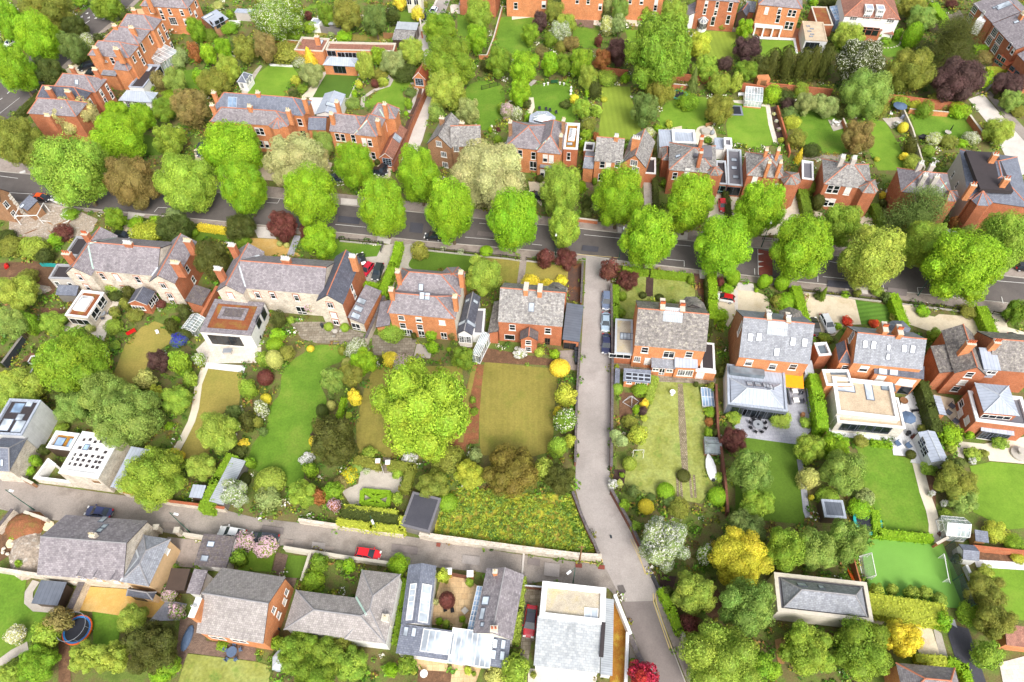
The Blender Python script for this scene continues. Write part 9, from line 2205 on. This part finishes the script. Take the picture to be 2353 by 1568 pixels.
tile(0,1);table((955,1335),'round grey table on the pale patio',.7,'steel_grey');ring((955,1335),4,1.05,'grey chair round the pale patio table','cushion_grey',.55,'chairs on the pale patio');bench((1218,1505),'dark red bench on the dry lawn','red_paint',1.8,.7);chair((*g(1455,1500)[:2],.06),.4,'white chair on the dry lawn','paint_white',.55);lump('builders_skip','white box container on the building site','container',(640,435),[(1.1,0),(1.1,1.6)],'render_white',4,1.1,1.1,.6);a=PC('site_sheet','blue green sheet fence panel by the dark clipped bush','sheet',(465,890),-.1);m=MB();m.box((-1.8,-.03,.1),(1.8,.03,1.2),'pad_teal');m.build('panel',a)
lump('garden_mower','red and grey machine lying among the rubble','machine',(70,890),[(.5,0),(.6,.5),(.3,.9)],'red_paint',4,.8,1.4);lump('stone_heap','pile of pale timber and stone offcuts','heap',(350,1100),[(2.2,0),(1.8,.4),(.6,.8),(.1,.9)],'rubble',9,1.3,.6)
t=PC('scaffold','white steel frame of posts and beams on the building site','frame',(330,440));b=MB()
for u,v in(((-2.5,-2,0),(-2.5,-2,2.6)),((2.5,-2,0),(2.5,-2,2.6)),((-2.5,2,0),(-2.5,2,2.6)),((2.5,2,0),(2.5,2,2.6)),((-2.5,-2,2.6),(2.5,-2,2.6)),((-2.5,-2,2.6),(-2.5,2,2.6)),((2.5,-2,2.6),(2.5,2,2.6))):b.bar(u,v,.1,'paint_white')
b.build('frame',t)
for i in range(9):lump('timber_plank','loose timber planks and boards strewn over the building site','plank',(230+R.random()*420,380+R.random()*200),[(.12,0),(.12,.1)],R.choice(['timber_tan','paint_white','wood_brown']),4,1.2,12,R.random()*3)['group']='planks on the building site'
tile(0,2);table((2100,108),'grey slatted table on the beige terrace',.5,'steel_grey',False,1.7);table((1015,262),'square brown table beside the dry lawn',.6,'wood_brown',False,1.1);lump('compost_drum','dark ribbed drum among the border plants','drum',(1415,840),[(.5,0),(.55,.9),(.4,.95)],'plastic_dark');lump('compost_drum','second dark drum behind the ribbed one','drum',(1445,780),[(.5,0),(.55,.9),(.4,.95)],'plastic_dark')
tile(0,3);trampoline((735,1100),2.15,'blue trampoline with an orange rim and dark net','pad_blue',1.8,.8,'orange_paint');table((2145,1300),'round blue grey table on the brick terrace',.75,'cloth_blue');ring((2145,1300),5,1.15,'blue grey chair round the brick terrace table','cloth_blue',.5,'chairs on the brick terrace')
lump('upturned_boat','dark blue oval boat cover beside the dark tree','boat',(1725,1165),[(.9,0),(.85,.3),(.5,.5),(.05,.55)],'cloth_blue',14,.75,2.1,-.15);lump('bonfire_heap','rust brown bonfire heap of cuttings','heap',(240,140),[(3.0,0),(2.6,.7),(1.6,1.5),(.3,1.9)],'bark_chips',11,1.1,.9)
for x,y,c_ in((450,135,'upper'),(112,290,'lower')):lump('paddling_ring','%s of two pale yellow rings on the rough ground'%c_,'ring',(x,y),[(.5,.05),(.75,0),(.9,.12),(.75,.25),(.5,.2)],'pot_cream',14)
lump('rubble_heap','long heap of broken pale stone beside the purple slate house','heap',(250,380),[(3.2,0),(2.7,.5),(1.4,1.1),(.2,1.3)],'rubble',13,.8,1.5,.4)
for i in range(60):lump('loose_stone','loose pale stone on the rubble heap','stone',(250+R.gauss(0,75),380+R.gauss(0,75)),[(.25,0),(.3,.25),(.1,.45)],'rubble_stone',5,1,1.3,R.random()*3,z=.3)['group']='loose stones on the rubble heap'
tile(1,3);lump('tarpaulin_cover','grey tarpaulin over a heap under the bungalow trees','cover',(265,1345),[(1.6,0),(1.4,.8),(.5,1.3),(.1,1.35)],'lead_grey',7,1.0,1.4,-.6);table((1548,1500),'round white table on the lower patio',.55,'paint_white');lump('stone_trough','pale planted trough in the tan courtyard','planter',(1920,918),[(.5,0),(.6,.45),(.5,.46)],'granite',4)
for x,y in((1740,910),(1806,918)):q_=g(x,y);chair((q_.x,q_.y,.06),.2,'black and white chair below the maroon acer','plastic_black',.55,'chairs below the maroon acer')
tile(1,1);lump('metal_bin','dark bin with a red base on the old terrace','bin',(612,1440),[(.3,0),(.32,.5),(.34,.9)],'plastic_dark',8);table((735,1500),'pale stone table on the old terrace',.5,'granite');ring((735,1500),3,.95,'weathered chair on the old terrace','granite',.5,'chairs on the old terrace');lump('kettle_barbecue','black covered barbecue on the beige terrace corner','barbecue',(30,1545),[(.5,0),(.6,.7),(.4,1.1)],'plastic_black',8);lump('plant_pot','terracotta pot under the clipped ball by the white cube extension','pot',(140,1335),[(.3,0),(.4,.5)],'terracotta',10)
# wild ground cover wherever nothing else lies
def ground_cover(name,label,count,inside,r0,r1,flat,hue,flower):
 rs=np.random.RandomState(5);boxes=[(min(p[0]for p in q),max(p[0]for p in q),min(p[1]for p in q),max(p[1]for p in q),q)for q in(inside or CV)]
 P=[];NN=[];T=[];n=0;S=[]
 for _ in range(count*12):
  if n>=count:break
  if inside:q=boxes[rs.randint(len(boxes))];x=q[0]+(q[1]-q[0])*rs.rand();y=q[2]+(q[3]-q[2])*rs.rand()
  else:y=14+205*rs.rand()**.8;x=(rs.rand()*2-1)*(30+.86*y)
  if any(a<=x<=b and c<=y<=d and inpoly(x,y,q)for a,b,c,d,q in boxes)!=bool(inside):continue
  r=r0+r1*rs.rand()**2+(0 if inside else .0022*y);h=r*(.45+.7*rs.rand())*flat;k=26;d=sph(rs,k);d[:,2]=np.abs(d[:,2])
  P.append(np.array([x,y,.3 if inside else .02])+d*np.array([r,r,h])*(.7+.45*rs.rand(k))[:,None]);NN.append(d*np.array([1,1,1.4])+rs.normal(size=(k,3))*.5)
  f=flower if rs.rand()<.08 else 0.0
  T.append(np.stack([(.72 if inside else .5)+.2*rs.normal()+.15*rs.normal(size=k),(rs.rand(k)<f).astype(float),hue[0]+hue[1]*rs.rand()+(.03 if inside else .1)*rs.normal(size=k)],1));S.append(np.full(k,.34*r+.12));n+=1
 o=link(name,leafmesh(name,np.concatenate(P),np.concatenate(NN),np.concatenate(S),np.clip(np.concatenate(T),0,1),'cover_leaf',None,rs));tag(o,label,'ground cover',kind='stuff')
ground_cover('ground_cover','low mixed planting and weeds filling the borders between lawns, paths and trees',10500,None,.3,.8,1,(0,1),.5)
ground_cover('meadow_plants','low yellow green weeds and grass tufts on the rough plot by the lane',900,[MEADOW],.2,.45,.4,(.66,.12),.0)
# sky, sun, camera
w=bpy.data.worlds.new('World');SC.world=w;w.use_nodes=True;nt=w.node_tree
sky=nt.nodes.new('ShaderNodeTexSky');sky.sky_type='NISHITA';sky.sun_disc=False
EL,AZ=math.radians(46),math.radians(164)
sky.sun_elevation=EL;sky.sun_rotation=AZ;sky.dust_density=4.0;sky.ozone_density=1.0;sky.air_density=1.0
bg=nt.nodes['Background'];bg.inputs[1].default_value=.14
hs=nt.nodes.new('ShaderNodeHueSaturation');hs.inputs['Saturation'].default_value=.35;nt.links.new(sky.outputs[0],hs.inputs['Color']);nt.links.new(hs.outputs[0],bg.inputs[0])
ld=bpy.data.lights.new('sun','SUN');ld.energy=1.4;ld.angle=math.radians(24);ld.color=(1,.96,.9)
lo=bpy.data.objects.new('sun',ld);COL.objects.link(lo)
d=Vector((math.sin(AZ)*math.cos(EL),math.cos(AZ)*math.cos(EL),math.sin(EL)))
lo.rotation_euler=d.to_track_quat('Z','Y').to_euler();lo.location=d*300
cd=bpy.data.cameras.new('camera');co=bpy.data.objects.new('camera',cd);COL.objects.link(co);SC.camera=co
cd.sensor_width=36;cd.sensor_fit='HORIZONTAL';cd.lens=36*CF/CW;cd.clip_end=3000;cd.clip_start=1
fw=FWD;c_,s_=math.cos(CROLL),math.sin(CROLL)
Rv=Vector((1,0,0));Dv=Vector((0,-math.sin(CPITCH),-math.cos(CPITCH)))
right=Rv*c_+Dv*s_;down=-Rv*s_+Dv*c_
M=Matrix((right,-down,-fw)).transposed().to_4x4();M.translation=CAM;co.matrix_world=M
vs=SC.view_settings;vs.view_transform='Standard';vs.look='None';vs.gamma=1;vs.exposure=1.06
